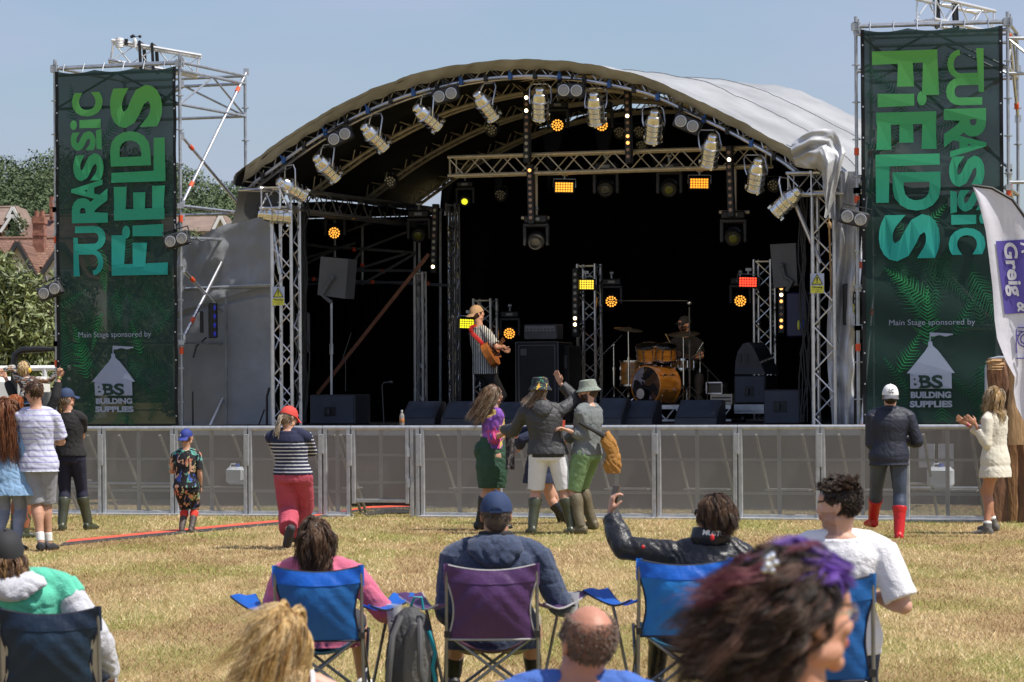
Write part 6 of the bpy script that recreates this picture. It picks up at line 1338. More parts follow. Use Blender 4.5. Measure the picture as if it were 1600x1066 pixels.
    def boots(s, mt, f0=1.25, inf=.012, name='boot', amp=.002, L=1.05, flare=0):
        for e in (-1, 1):
            m = MB(); s.legp(m, e, f0, 2.0, inf, flare); s.foot(m, e, inf * .7, L=L); s.cloth(name, m, mt, amp, 14, s.vox)
    def sock(s, mt, f0=1.6, f1=1.95, inf=.004):
        for e in (-1, 1): m = MB(); s.legp(m, e, f0, f1, inf); s.cloth('sock', m, mt, .0015, 20, s.vox * .8)
    def shoes(s, mt, inf=.008):
        for e in (-1, 1): m = MB(); s.foot(m, e, inf); s.cloth('shoe', m, mt, 0, voxel=s.vox * .8)
    def cap(s, mt, back=False, peak=None, tilt=0, panel=None, name='cap'):
        s.hat = True; k, c = s.k, s.hc; R = s.HR @ Matrix.Rotation(math.radians(tilt), 3, 'X'); m = MB(); sg = -1 if back else 1
        secs = []
        for i in range(9):
            t = math.radians(4 + 86 * i / 8); secs.append((c + R @ V((0, -.012, .012 + .118 * math.sin(t))) * k, R @ V((.090 * max(math.cos(t) ** .8, .03), 0, 0)) * k, R @ V((0, .111 * max(math.cos(t) ** .8, .03), 0)) * k))
        m.loft(secs, 24); m.ell(c + R @ V((0, -.012, .131)) * k, (.009 * k,) * 3, nu=8, nv=6); me = m.mesh('crown', [mt] + ([panel] if panel else []))
        if panel:
            for p in me.polygons:
                q = R.transposed() @ (V(p.center) - c) / k
                if q.y * sg < -.02 or q.y * sg > 0: p.material_index = 1 if q.y * sg > .0 else 0
        o = part(name, me, [], s.root)
        m = MB(); n = 12; L = .078
        def pk(u, v): a = (u - .5) * 2.1; r_ = 1 + L / .1 * v * math.cos(a * .75) ** .6; return c + R @ V((.088 * math.sin(a) * (1 + .12 * v), -.012 + sg * (.106 * math.cos(a) + L * v * math.cos(a * .8)), .018 - .018 * v - .022 * v * abs(math.sin(a)) + .010 * math.cos(a))) * k
        m.sheet(pk, 14, 5, .004, (0, 0, 1)); part('peak', m, peak or mt, o); return o
    def bucket(s, mt, name='bucket_hat', brim=.055):
        s.hat = True; k, c, R = s.k, s.hc, s.HR; m = MB(); X, Yv, Z = R @ V((1, 0, 0)), R @ V((0, 1, 0)), R @ V((0, 0, 1)); o = c + Yv * (-.012 * k)
        def sec(z, r_): return (o + Z * z * k, X * r_ * k, Yv * r_ * 1.14 * k)
        secs = [sec(.0, .092 + brim * .95), sec(-.004, .094 + brim), sec(.004, .096 + brim), sec(.045, .092), sec(.05, .090), sec(.085, .086), (sec(.118, .078)), sec(.128, .06), sec(.131, .01)]
        m.loft(secs, 30); return part(name, m, mt, s.root)
    def glasses(s, mt=None, frame=None):
        k, c, R = s.k, s.hc, s.HR; m = MB()
        for e in (-1, 1): m.ell(c + R @ V((.032 * e, .099, .004)) * k, (.026 * k, .005 * k, .020 * k), R @ Euler((0, 0, -.25 * e)).to_matrix(), 12, 8)
        m2 = MB()
        for e in (-1, 1): m2.path([c + R @ V((.056 * e, .090, .012)) * k, c + R @ V((.080 * e, .05, .012)) * k, c + R @ V((.083 * e, -.01, .008)) * k], .0022 * k, 5)
        m2.tube(c + R @ V((-.01, .104, .008)) * k, c + R @ V((.01, .104, .008)) * k, .002 * k, 5); fo = part('glasses_frame', m2, frame or BLACK, s.root); part('sunglasses_lens', m, mt or LENSD, fo)
# ---- hair
def hood(f, mt, inf, w_=.15, amp=.010):
    d = f.h * .060 * (f.b * .6 + .4) + inf; m = MB(); O = lambda t, b: f.spine(t) - f.sfw * (d * b)
    m.loft([(O(.72, 1.0), f.srt * w_ * .3, f.sfw * .02), (O(.80, 1.0), f.srt * w_ * .75, f.sfw * .04), (O(.90, .78), f.srt * w_ * 1.05, f.sfw * .065), (O(1.0, .50), f.srt * w_, f.sfw * .085), (O(1.07, .32), f.srt * w_ * .72, f.sfw * .08)], 24)
    m.ell(O(.80, 1.05) + f.srt * .01, (w_ * .6, .035, .05), nu=14, nv=8); return f.cloth('hood', m, mt, amp, 10)
def hair(f, cols, n=500, L=.2, wind=(0, 0, 0), grav=1.0, curl=.3, cf=14, cover=None, th=.0022, roots=None, vol=.012, seed=1, name='hair', shell=True, steps=9, parent=None, body=True, stiff=.35, shell_lo=-.05, rnd=.5, lift=.3, clump=0, conv=.5):
    rr = random.Random(seed); k, c, R = f.k, f.hc, f.HR; N0 = f.spine(.9); vs, fs, mi = [], [], []; wind = V(wind)
    if cover is None: cover = lambda q: q.z > -.075 and not (q.y > .055 and q.z < .062) and not (q.y > .02 and q.z < .0)
    m = MB()
    if shell:
        if not getattr(f, 'hat', False): m.ell(c + R @ V((0, -.018, .032)) * k, (.081 * k, .099 * k, .096 * k), R, 20, 12)
        else: m.ell(c + R @ V((0, -.018, .010)) * k, (.080 * k, .096 * k, .060 * k), R, 20, 12); m.ell(c + R @ V((0, -.045, -.015)) * k, (.070 * k, .068 * k, .075 * k), R, 16, 10)
        base = m.mesh(); vs = [v.co.copy() for v in base.vertices]
        vs = [v + (v - c).normalized() * k * .006 * noise.noise(v * 60) for v in vs]; fs = [tuple(p.vertices) for p in base.polygons]; mi = [0] * len(fs)
    g3 = lambda a=1.0: V((rr.gauss(0, a), rr.gauss(0, a), rr.gauss(0, a)))
    def root():
        for _ in range(400):
            if roots: p0, nrm = roots(rr); return V(p0), V(nrm), R.transposed() @ (V(p0) - c)
            d = g3().normalized(); q = V((d.x * .079, d.y * .098 - .018, d.z * .095 + .03))
            if not cover(q) or (getattr(f, 'hat', False) and q.z > .02): continue
            return c + R @ q * k, R @ d, q * k
        return None
    def grow(p, nrm, Ln, lay):
        st = Ln / steps; v = ((nrm * lift + V((0, 0, -.3)) + wind * .5) + g3(.22)).normalized(); ph = rr.random() * 6.28; pts = [V(p)]
        cv = g3().normalized(); w1 = .55 + .9 * rr.random()
        for i in range(steps):
            tgt = V((0, 0, -grav)) + wind * w1 * (.3 + i / steps)
            v = (v * stiff + tgt * (1 - stiff) * .8).normalized()
            cc = cv.cross(v); vv = (v + (cv * math.sin(ph + i * st * cf * 6) + cc * math.cos(ph + i * st * cf * 6)) * curl).normalized(); p = p + vv * st
            q = R.transposed() @ (p - c) / k; e = V((q.x / .083, (q.y + .018) / .101, (q.z - .03) / .098)); l = e.length
            if l < 1 + lay * 8: e = e * ((1 + lay * 8) / l); q = V((e.x * .083, e.y * .101 - .018, e.z * .098 + .03)); p = c + R @ q * k
            if body and p.z < N0.z + .03:                       # stay outside neck and shoulders
                t_ = max(0, min(1, (p - f.P).dot(f.sd) / (.315 * f.h))); s_ = f.spine(t_); dd = p - s_; x = dd.dot(f.srt); y = dd.dot(f.sfw); a = .112 * f.h * f.b * (1 if t_ < .88 else .5); b_ = .062 * f.h + .03; l = math.hypot(x / a, y / b_)
                if l < 1 and l > 1e-3: y2 = math.copysign(b_ * math.sqrt(max(0, 1 - (x / a) ** 2)), y if abs(y) > .01 else -1); p = p + f.sfw * (y2 - y)
            pts.append(V(p))
        return pts
    per = clump or (16 if L > .08 else 7); ng = max(12, n // per); G = []
    for _ in range(ng):
        r_ = root()
        if r_ is None: break
        p, nrm, q = r_; G.append((q, grow(p, nrm, L * (1 - rnd + rnd * rr.random()), rr.random() * vol), int(rr.random() * len(cols))))
    GA = np.array([tuple(g[0]) for g in G])
    for _ in range(n):
        r_ = root()
        if r_ is None: break
        p, nrm, q = r_; gi = int(np.argmin(((GA - np.array(tuple(q))) ** 2).sum(1))); gp, gm = G[gi][1], G[gi][2]
        Lk = .8 + .28 * rr.random(); off = p - gp[0]; lv = nrm * (rr.random() * .012 * min(1, L * 6)); jt = g3(L * .035); ph = rr.random() * 6.28; jd = g3().normalized(); pts = []
        for i in range(steps + 1):
            t = i / steps; w_ = math.sin(t * math.pi * 1.0); pts.append(gp[0] + (gp[i] - gp[0]) * Lk + off * (1 - conv * t) + lv * w_ + jt * t * t + jd * (math.sin(ph + t * 7) * L * .018 * t))
        k0 = len(vs); r0 = th * (1.3 - .6 * rr.random()); m_ = gm if rr.random() < .72 else int(rr.random() * len(cols)); ax = g3()
        for i, q in enumerate(pts):
            t = (pts[min(i + 1, steps)] - pts[max(i - 1, 0)]); t = t.normalized() if t.length > 1e-7 else V((0, 0, 1)); a = t.cross(ax).normalized(); b_ = t.cross(a); r_ = r0 * (1 - .75 * (i / steps) ** 2)
            for j in range(3): an = j * 2.094; vs.append(q + (a * math.cos(an) + b_ * math.sin(an)) * r_)
        for i in range(steps):
            for j in range(3): j2 = (j + 1) % 3; fs.append((k0 + i * 3 + j, k0 + i * 3 + j2, k0 + i * 3 + 3 + j2, k0 + i * 3 + 3 + j)); mi.append(m_)
    me = bpy.data.meshes.new(name); me.from_pydata([tuple(v) for v in vs], [], fs)
    for x in cols: me.materials.append(x)
    me.polygons.foreach_set('material_index', mi); me.polygons.foreach_set('use_smooth', [True] * len(fs)); me.update()
    return part(name, me, [], parent or f.root)
def HC(n, *cs): return [mat('hair_%s_%d' % (n, i), c, .45, 0, .25, 40, spec=.4) for i, c in enumerate(cs)]
H_BROWN = HC('brown', (.05, .025, .013), (.095, .048, .024), (.15, .08, .04)); H_DARK = HC('dark', (.018, .011, .008), (.035, .02, .014), (.06, .035, .022)); H_BLOND = HC('blond', (.26, .15, .055), (.45, .28, .11), (.62, .44, .22))
H_AUB = HC('auburn', (.08, .028, .012), (.16, .055, .02), (.24, .09, .035)); H_RED = HC('copper', (.30, .08, .02), (.42, .13, .03)); H_GREY = HC('ash', (.20, .14, .09), (.38, .30, .21), (.5, .42, .33)); H_CROP = HC('cropped', (.07, .05, .04), (.12, .085, .065))
OLIVE = mat('olive_rubber', (.055, .06, .035), .35, 0, .2, 5, spec=.5); NAVY = mat('navy_cloth', (.012, .018, .045), .9, 0, .2, 8, .3, 200)
def short_hair(f, cols, n=520, L=.035, seed=1, lo=-.06, **kw):
    return hair(f, cols, n, L, grav=.55, curl=.35, cf=20, th=.0026, cover=lambda q: q.z > lo and not (q.y > .045 and q.z < .07) and not (q.y > .0 and q.z < .02), seed=seed, steps=3, body=False, stiff=.6, **kw)
CROWD = 'people standing and walking near the barrier'; SEAT = 'people sitting on camping chairs'
gy = ground_Y
# 1 woman in black T-shirt, navy cap, wellies
f = Fig(gy(117, 829), 117, 1.72, 'woman in black T-shirt, navy cap and tall olive wellies standing left of the boy', yaw=10, lean=(.0, .02), head=(50, 8, 0), group=CROWD, top=(103, 607), pelvis=(110, 713, 0))
f.leg(-1, (97, 829, -.1)); f.leg(1, (138, 829, .1), knee=(128, 768, .1)); f.arm(1, (108, 640, .45), elbow=(128, 676, .12), curl=.8); f.arm(-1, (95, 655, .4), elbow=(78, 680, .2), curl=.6)
f.body(); f.shirt(mat('black_tee', (.014, .013, .014), .9, 0, .2, 8), .7, t0=.0, inf=.024, flare=.05, amp=.009); f.trousers(mat('midnight_cloth', (.012, .013, .032), .85, 0, .2, 6), 1.3, .012, .0); f.boots(OLIVE, 1.2, .018, flare=.004)
f.cap(mat('navy_cap', (.02, .04, .10), .8, 0, .1, 9), tilt=-6); hair(f, H_BLOND, 200, .13, lift=.8, roots=lambda r: (f.hc + f.HR @ V((r.uniform(-.02, .02), -.10, -.06)) * f.k, f.HR @ V((r.uniform(-.4, .4), -1, 0))), curl=.5, cf=22, seed=3, name='ponytail', shell=False, th=.003)
hair(f, H_GREY, 260, .05, grav=.8, curl=.2, seed=4, steps=4, body=False, cover=lambda q: -.07 < q.z < .045 and q.y < .01)
# 2 striped T-shirt man, grey shorts
f = Fig(gy(66, 861), 66, 1.80, 'man in white and lilac striped T-shirt and grey shorts at the left', yaw=4, lean=(.03, .05), head=(-50, -12, 0), group=CROWD, top=(50, 596), pelvis=(60, 722, 0), build=1.05)
f.leg(-1, (64, 860, -.08)); f.leg(1, (76, 861, .1), knee=(72, 790, .1)); f.arm(-1, (48, 690, .3), elbow=(40, 684, .1)); f.arm(1, (80, 690, .35), elbow=(94, 682, .05))
ST = stripes('lilac_stripes', [(0, (.56, .58, .70)), (.34, (.27, .24, .50)), (.50, (.56, .58, .70)), (.6, (.36, .33, .58)), (.68, (.56, .58, .70))], .062, wob=.0015)
f.body(); f.shirt(ST, .85, t0=-.18, inf=.022, flare=.06, amp=.010, cuff=.02); f.trousers(mat('grey_jersey', (.27, .27, .30), .9, 0, .1, 6), .98, .022, .018, name='shorts'); f.sock(WHITE, 1.72); f.shoes(mat('dark_shoe', (.03, .03, .035), .7)); short_hair(f, H_BROWN, 650, .045, 5); f.glasses()
# 3 long brown hair woman far left
f = Fig(gy(10, 861), 10, 1.66, 'woman with very long auburn hair and pale blue shirt at the left edge', yaw=10, head=(20, 0, 0), group=CROWD, top=(12, 622), pelvis=(14, 740, 0), build=.95)
f.body(); DEN = mat('pale_denim', (.20, .33, .50), .85, 0, .18, 7, .3, 80); f.shirt(DEN, 1.6, t0=-.45, inf=.04, flare=.16, amp=.013); f.trousers(mat('washed_jeans', (.24, .27, .38), .85, 0, .15, 8), 1.9, .014); f.boots(OLIVE, 1.6)
hair(f, H_AUB, 1500, .66, wind=(.10, -.05, 0), curl=.30, cf=7, th=.0034, seed=6, vol=.03, steps=14, stiff=.5)
# 4 copper haired person behind
f = Fig(gy(30, 850) + 1.3, 30, 1.60, 'copper haired person with sunglasses between the auburn haired woman and the striped T-shirt man', yaw=40, head=(40, -5, 0), group=CROWD, top=(26, 617), build=.95)
f.body(); f.shirt(mat('pale_skin_top', (.3, .14, .12), .8), .5); f.trousers(mat('orange_shorts', (.28, .09, .04), .8), 1.9); f.boots(OLIVE, 1.4); hair(f, H_RED, 500, .10, curl=.3, seed=7, wind=(-.2, 0, 0)); f.glasses()
# 5 adult in black sleeves carrying a child
f = Fig(gy(48, 846) + 2.2, 48, 1.78, 'adult in black long sleeves holding up a child on their shoulders', yaw=0, head=(0, 0, 0), group=CROWD, top=(47, 616))
f.arm(-1, (5, 582, .1), elbow=(22, 628, 0), curl=.9, palm=(0, -1, 0)); f.arm(1, (93, 588, .1), elbow=(82, 632, 0), curl=.9, palm=(0, -1, 0), hd=(.1, 0, 1))
f.body(); BT = mat('black_knit', (.012, .012, .014), .9, 0, .2, 8); f.shirt(BT, 1.75, inf=.016); f.trousers(NAVY, 1.93); f.boots(OLIVE, 1.3); f.cap(mat('denim_cap', (.035, .07, .13), .85, 0, .2, 12), back=True); short_hair(f, H_BROWN, 300, .03, 8)
m = MB(); S_, E, H = f.arms[1][:3]; m.path([E.lerp(H, .93), E.lerp(H, 1.0)], .030, 12); part('wristband', m, mat('lime_band', (.35, .45, .08), .6), f.root)
# 6 child on shoulders
f2 = Fig(gy(48, 846) + 2.15, 42, 1.02, 'blond child with yellow ear defenders sitting on the shoulders, arms spread', yaw=0, z0=1.45, head=(18, 0, 0), pelvis=(46, 618, -.02), top=(38, 565), hs=1.35, group=CROWD)
f2.arm(-1, (8, 578, .0), elbow=(26, 590, 0), curl=.8); f2.arm(1, (90, 582, .0), elbow=(62, 594, 0), curl=.8); f2.leg(-1, (34, 660, .2), knee=(34, 622, .25)); f2.leg(1, (62, 660, .2), knee=(62, 622, .25))
KID = blotch('striped_knit', (.03, .035, .05), [(.5, .48, .42), (.03, .03, .04), (.25, .12, .06), (.4, .4, .38)], 26, .42, .9, (1, 1, 3)); f2.body(); f2.shirt(KID, 1.9, inf=.010, t0=-.1); f2.trousers(NAVY, 1.6, .008); f2.shoes(BLACK)
hair(f2, HC('childblond', (.5, .35, .17), (.68, .52, .30)), 800, .05, grav=.7, curl=.3, seed=9, steps=4, body=False, cover=lambda q: q.z > -.07 and not (q.y > .06 and q.z < .06), th=.003)
m = MB(); R = f2.HR
for e in (-1, 1): m.ell(f2.hc + R @ V((.095 * e, -.005, -.01)) * f2.k, (.022 * f2.k, .036 * f2.k, .045 * f2.k), R, 12, 8)
eo = part('ear_defenders', m, mat('yellow_plastic', (.75, .48, .04), .4), f2.root); m = MB(); m.path([f2.hc + R @ V((.10 * math.cos(a), -.01, .012 + .125 * math.sin(a))) * f2.k for a in [math.pi * i / 12 for i in range(13)]], .007, 6); part('headband', m, BLACK, eo)
# 7 boy
f = Fig(gy(291, 833), 291, 1.25, 'small boy in dark floral shirt and shorts, blue cap turned backwards, red socks', yaw=8, head=(30, 0, 0), group=CROWD, top=(292, 670), pelvis=(291, 762, 0), hs=1.16, build=1.08, voxel=.007)
f.leg(-1, (284, 833, 0)); f.leg(1, (299, 833, 0)); f.arm(-1, (276, 737, .25), elbow=(270, 727, .05)); f.arm(1, (314, 762, .05), elbow=(311, 732, -.03), curl=.7)
FLO = blotch('floral_print', (.012, .012, .016), [(.10, .33, .27), (.55, .20, .12), (.05, .10, .4), (.45, .42, .2), (.12, .35, .30), (.6, .35, .22)], 17, .54, .85, (1, 1, .6)); f.body(); f.shirt(FLO, .85, t0=-.02, inf=.018, flare=.05, cuff=.01, amp=.006); f.trousers(FLO, .98, .014, .004, name='shorts')
f.sock(mat('red_sock', (.65, .05, .03), .9), 1.18, 1.5, .006); f.boots(mat('muddy_boot', (.075, .055, .045), .6, 0, .4, 14, .3), 1.42, .010); BLUEC = mat('royal_blue_cap', (.018, .035, .22), .75, 0, .1, 9); c = f.cap(BLUEC, back=True, tilt=14)
hair(f, H_BROWN, 250, .02, seed=10, steps=3, body=False, shell=False, cover=lambda q: -.06 < q.z < .03 and q.y < .0)
R = f.HR; m = MB()
def lgo(u, v): q = V((-.055 + .045 * u, 0, .045 + .05 * v)); q.y = -.012 - .108 * math.sqrt(max(0.02, 1 - (q.x / .088) ** 2 - ((q.z - .03) / .095) ** 2)) - .004; return f.hc + R @ Matrix.Rotation(math.radians(14), 3, 'X') @ q * f.k
put_text(m, 'L', lambda u, v: lgo(u * .7, .3 + v * .7), .05); put_text(m, 'A', lambda u, v: lgo(.2 + u * .8, v * .75), .03); part('cap_emblem', m, WHITE, c, False)
m = MB(); S_, E, H = f.arms[1][:3]; m.path([E.lerp(H, .9), E.lerp(H, .97)], .020, 12); part('watch', m, mat('grey_strap', (.08, .1, .11), .5), f.root)
# 8 red cap woman walking
f = Fig(gy(452, 858), 452, 1.70, 'walking woman in red cap, navy and white striped top and raspberry trousers', yaw=12, head=(48, -14, 0), group=CROWD, top=(455, 636), pelvis=(458, 742, 0), build=1.12, lean=(-.01, .03))
f.leg(1, (462, 836, .4), knee=(476, 790, .25)); f.leg(-1, (451, 846, -.35), knee=(450, 800, .12), toe=(-.30, .35, -.9)); f.arm(1, (470, 676, .5), elbow=(487, 706, .18)); f.arm(-1, (452, 690, .4), elbow=(436, 706, .2))
ST2 = stripes('navy_white_stripes', [(0, (.014, .018, .05)), (.68, (.55, .55, .58))], .038, wob=.001); f.body(); f.shirt(ST2, 1.5, t0=.0, inf=.026, flare=.03, amp=.006, name='striped_top')
m = MB(); f.torso(m, .72, .975, .031); f.cloth('navy_yoke', m, mat('navy_yoke', (.014, .018, .05), .9), .003)
f.trousers(mat('raspberry_cloth', (.42, .062, .095), .85, 0, .12, 6, .3, 90), 1.93, .022, .024, amp=.010); f.shoes(mat('dark_shoe', (.03, .03, .035)), .012); c = f.cap(mat('red_cap', (.58, .055, .04), .8, 0, .1, 9), tilt=-8)
hair(f, H_GREY, 420, .24, lift=.8, roots=lambda r: (f.hc + f.HR @ V((r.uniform(-.025, .025), -.105, -.0 + r.uniform(-.02, .02))) * f.k, f.HR @ V((r.uniform(-.4, .4), -1, .3))), curl=.28, cf=14, seed=11, name='ponytail', shell=False, th=.0035, vol=.02, wind=(-.3, -.2, 0)); hair(f, H_GREY, 260, .05, seed=12, steps=4, body=False, cover=lambda q: -.07 < q.z < .045 and q.y < .01)
m = MB(); m.box(f.arms[1][2] + V((0, .05, .02)), (.07, .02, .1)); single('phone', m, WHITE, 'pale phone held up by the woman in the red cap', 'phone')
# 9 crochet top woman
f = Fig(gy(770, 829), 772, 1.70, 'woman with windblown light brown hair, crochet top and dark green coat tied at the waist', yaw=62, head=(72, 3, 0), group=CROWD, top=(771, 602), pelvis=(770, 711, 0), build=.9, lean=(.0, 0))
f.leg(-1, (748, 829, .1), knee=(760, 778, 0)); f.leg(1, (776, 828, .1), knee=(774, 776, .1)); f.arm(-1, (796, 682, .25), elbow=(776, 688, .05), curl=.7); f.arm(1, (790, 676, -.25), elbow=(768, 690, -.12), curl=.8)
CRO = blotch('crochet_knit', (.16, .06, .30), [(.62, .42, .13), (.24, .08, .42), (.62, .42, .12), (.5, .06, .2), (.30, .10, .45)], 6, .42, .9); CRO.node_tree.nodes['Principled BSDF'].inputs['Roughness'].default_value = .95
SKT = mat('pale_skin', (.55, .32, .23), .5, 0, .1, 9); f.body(); f.shirt(CRO, 1.35, t0=.12, inf=.022, flare=.0, amp=.010, cuff=.02, neck=.86, name='crochet_top')
GRN = mat('bottle_green_cloth', (.018, .060, .032), .75, 0, .2, 5, .3, 60); m = MB(); secs = []
for t_, a, b_ in ((.40, .135, .12), (.25, .155, .14), (0, .185, .17), (-.25, .20, .19), (-.5, .185, .18), (-.74, .165, .16)): secs.append((f.P + V((-.01, 0, .315 * f.h * t_)) , V((1, 0, 0)) * a, V((0, 1, 0)) * b_))
m.loft(secs, 24); m.ell(P(750, 705, f.Y), (.075, .10, .12)); f.cloth('tied_coat', m, GRN, .014, 9); f.boots(BLACK, 1.2, .014)
hair(f, H_BROWN[1:] + H_GREY[:2], 1200, .44, wind=(-.75, -.1, -.1), grav=.95, curl=.16, cf=6, th=.0026, seed=13, vol=.012, steps=12, stiff=.5); f.glasses()
m = MB(); q = f.hc + f.HR @ V((.085, -.01, -.055)) * f.k; q = P(773.5, 631, f.Y - .1); m.lathe([(.022, -.004), (.024, 0), (.022, .004), (.012, .004), (.012, -.004), (.022, -.004)], q, (0, 1, 0), 12, False); part('earring', m, WHITE, f.root)
m = MB(); q = P(793, 672, f.Y + .15); m.lathe([(.033, -.06), (.040, .06)], q, (0, 0, 1), 14); single('plastic_cup', m, mat('clear_cup', (.7, .66, .64), .15, 0, .05, trans=.45), 'clear plastic cup held by the woman in the crochet top', 'cup')
m = MB(); m.sheet(lambda u, v: P(790 + 14 * u, 672 + 62 * v, f.Y - .28) + V((0, .03 * math.sin(u * 6 + v * 4), 0)), 8, 14, .02, (0, 1, 0)); single('dark_scarf', m, blotch('dark_pattern', (.02, .018, .02), [(.15, .13, .13), (.05, .05, .06)], 30, .5), 'dark patterned cloth hanging between the crochet top woman and the person in white shorts', 'scarf')
# 10 person in sun hat, white shorts, arms out
f = Fig(gy(850, 835), 852, 1.80, 'person from behind in dark rain jacket, white shorts and fruit printed hat, arm raised', yaw=2, head=(5, 0, 0), group=CROWD, top=(844, 592), pelvis=(856, 708, 0), build=1.12)
f.leg(-1, (832, 835, -.05)); f.leg(1, (893, 835, -.02), knee=(884, 778, .05)); f.arm(-1, (792, 672, .3), elbow=(806, 668, .12), curl=.5); f.arm(1, (872, 596, .18), elbow=(890, 632, .1), hd=(-.35, .1, .95), curl=.12, spread=.7, palm=(-.5, -.8, 0))
JK = mat('charcoal_shell', (.040, .040, .043), .62, 0, .15, 7, .25, 60)
f.body(); f.shirt(JK, 1.93, t0=-.03, inf=.034, flare=.05, amp=.012, cuff=.01, name='jacket', collar=True); m = MB(); f.torso(m, -.09, .1, .030); f.cloth('jacket_lining', m, BLACK, .004)
hood(f, JK, .03, .12)
f.trousers(mat('white_denim', (.72, .71, .74), .85, 0, .04, 6, .2, 90), .93, .020, .012, name='shorts', amp=.006); f.boots(OLIVE, 1.2, .014, flare=.002)
FRU = blotch('fruit_print', (.016, .02, .028), [(.65, .45, .08), (.62, .38, .06), (.04, .22, .12), (.65, .45, .1)], 22, .60); f.k *= 1.12; f.bucket(FRU, 'sun_hat', brim=.022); f.k /= 1.12; hair(f, H_AUB + H_GREY, 320, .26, wind=(-1.2, -.2, -.1), grav=.8, curl=.3, seed=14, shell=False, cover=lambda q: -.06 < q.z < .03 and q.y < .02, th=.002)
# 11 hidden companion: bare leg and black wellies
f = Fig(gy(845, 826) + 1.2, 838, 1.70, 'person mostly hidden behind the white shorts, bare leg and black wellies showing', yaw=70, head=(70, 0, 0), group=CROWD, top=(842, 632), pelvis=(842, 728, 0), build=.9)
f.leg(-1, (878, 824, .3), knee=(862, 770, .1)); f.leg(1, (888, 822, 0), knee=(858, 772, 0)); f.arm(-1, (800, 700, 0)); f.arm(1, (812, 700, 0)); f.body(); f.shirt(NAVY, 1.8, t0=-.4, flare=.1, inf=.03, name='coat'); f.boots(mat('black_wellies', (.012, .013, .014), .25), 1.22, .016); hair(f, H_BROWN, 350, .2, seed=15)
# 12 bucket hat man
f = Fig(gy(908, 834), 912, 1.82, 'laughing bearded man in grey sweatshirt, grey bucket hat and green shorts', yaw=-58, head=(-88, -6, 0), group=CROWD, top=(916, 594), pelvis=(917, 707, 0), build=1.06, lean=(-.03, 0), skin=SKIN('fair_skin', (.56, .32, .23)))
f.leg(-1, (908, 834, -.15)); f.leg(1, (926, 826, .25)); f.arm(-1, (886, 672, -.2), elbow=(916, 676, -.12), curl=.6, palm=(0, 0, -1)); f.arm(1, (884, 690, .3), elbow=(900, 678, .2), curl=.6)
GSW = mat('washed_grey_jersey', (.16, .175, .175), .92, 0, .15, 6, .3, 60); f.body(beard=H_BROWN[0]); f.shirt(GSW, 1.72, t0=-.06, inf=.032, flare=.02, amp=.012, name='sweatshirt'); f.trousers(mat('sage_cloth', (.16, .26, .115), .85, 0, .12, 6), .98, .024, .014, name='shorts', amp=.009)
f.boots(mat('khaki_wellies', (.13, .105, .06), .55, 0, .15, 8), 1.12, .020, flare=.003); f.bucket(mat('grey_bucket_cloth', (.22, .25, .21), .9, 0, .3, 40), brim=.030); f.glasses(mat('green_mirror_lens', (.02, .32, .22), .12, .5, .2)); short_hair(f, H_BROWN, 260, .03, 16)
m = MB(); q = P(878, 664, f.Y - .1); m.lathe([(.033, -.06), (.040, .055)], q, (0, 0, 1), 14); single('red_drink_cup', m, mat('red_drink', (.6, .10, .06), .2, 0, .1, trans=.2), 'cup of red drink held by the man in the bucket hat', 'cup')
m = MB(); m.path([P(905, 660, f.Y - .22), P(930, 674, f.Y - .22), P(944, 682, f.Y - .2)], [.02, .022, .03], 8); single('bag_strap', m, BLACK, 'black strap across the back of the grey sweatshirt', 'strap')
MUS = mat('mustard_cloth', (.36, .17, .035), .85, 0, .2, 6, .3, 60); m = MB(); q = P(952, 690, f.Y - .18)
m.loft([(P(946, 676, f.Y - .12), V((.05, 0, .03)), V((0, .06, 0))), (P(950, 690, f.Y - .14), V((.10, 0, 0)), V((0, .08, 0))), (P(958, 710, f.Y - .14), V((.085, 0, 0)), V((0, .07, 0))), (P(956, 728, f.Y - .14), V((.115, 0, 0)), V((0, .07, 0))), (P(958, 740, f.Y - .14), V((.09, 0, 0)), V((0, .05, 0)))], 18)
me = remesh(m, .009, 2); wrinkle(me, .022, 9); me.materials.append(MUS); o = link('mustard_jacket', me, None, q); o.location = q; tag(o, 'mustard brown jacket bundled at the hip of the bucket hat man', 'jacket')
# 13 navy jacket man, red boots
f = Fig(gy(1396, 840), 1391, 1.82, 'man from behind in navy jacket, grey leggings, tall red boots and white fronted cap', yaw=0, head=(3, 4, 0), group=CROWD, top=(1391, 601), pelvis=(1389, 710, 0), build=1.1)
f.leg(-1, (1364, 826, .5), knee=(1369, 766, .2)); f.leg(1, (1405, 841, -.1), knee=(1406, 776, 0), toe=(.1, 1, 0)); f.arm(-1, (1376, 690, .35), elbow=(1362, 680, .0)); f.arm(1, (1412, 690, .35), elbow=(1430, 680, .0))
f.body(); f.shirt(mat('navy_softshell', (.010, .013, .028), .6, 0, .15, 6, .2, 60), 1.85, t0=-.22, inf=.030, flare=.02, amp=.006, name='jacket', collar=True); f.trousers(mat('slate_leggings', (.045, .060, .095), .5, .1, .2, 9), 1.93, .009, amp=.003, name='leggings')
f.boots(mat('scarlet_boot', (.55, .012, .015), .4, 0, .1, 9), 1.28, .019, amp=.003); c = f.cap(mat('cap_white_front', (.72, .72, .72), .8, 0, .05), back=True, peak=mat('cap_grey_peak', (.10, .10, .11), .85), tilt=6)
m = MB(); r = random.Random(4); R = f.HR
for i in range(14): x, z = r.uniform(-.03, .03), r.uniform(.045, .085); y = -.012 - .108 * math.sqrt(max(.05, 1 - (x / .088) ** 2 - ((z - .03) / .095) ** 2)) - .006; m.ell(f.hc + R @ V((x, y, z)) * f.k, (.007 * f.k, .003, .004 * f.k), nu=6, nv=4)
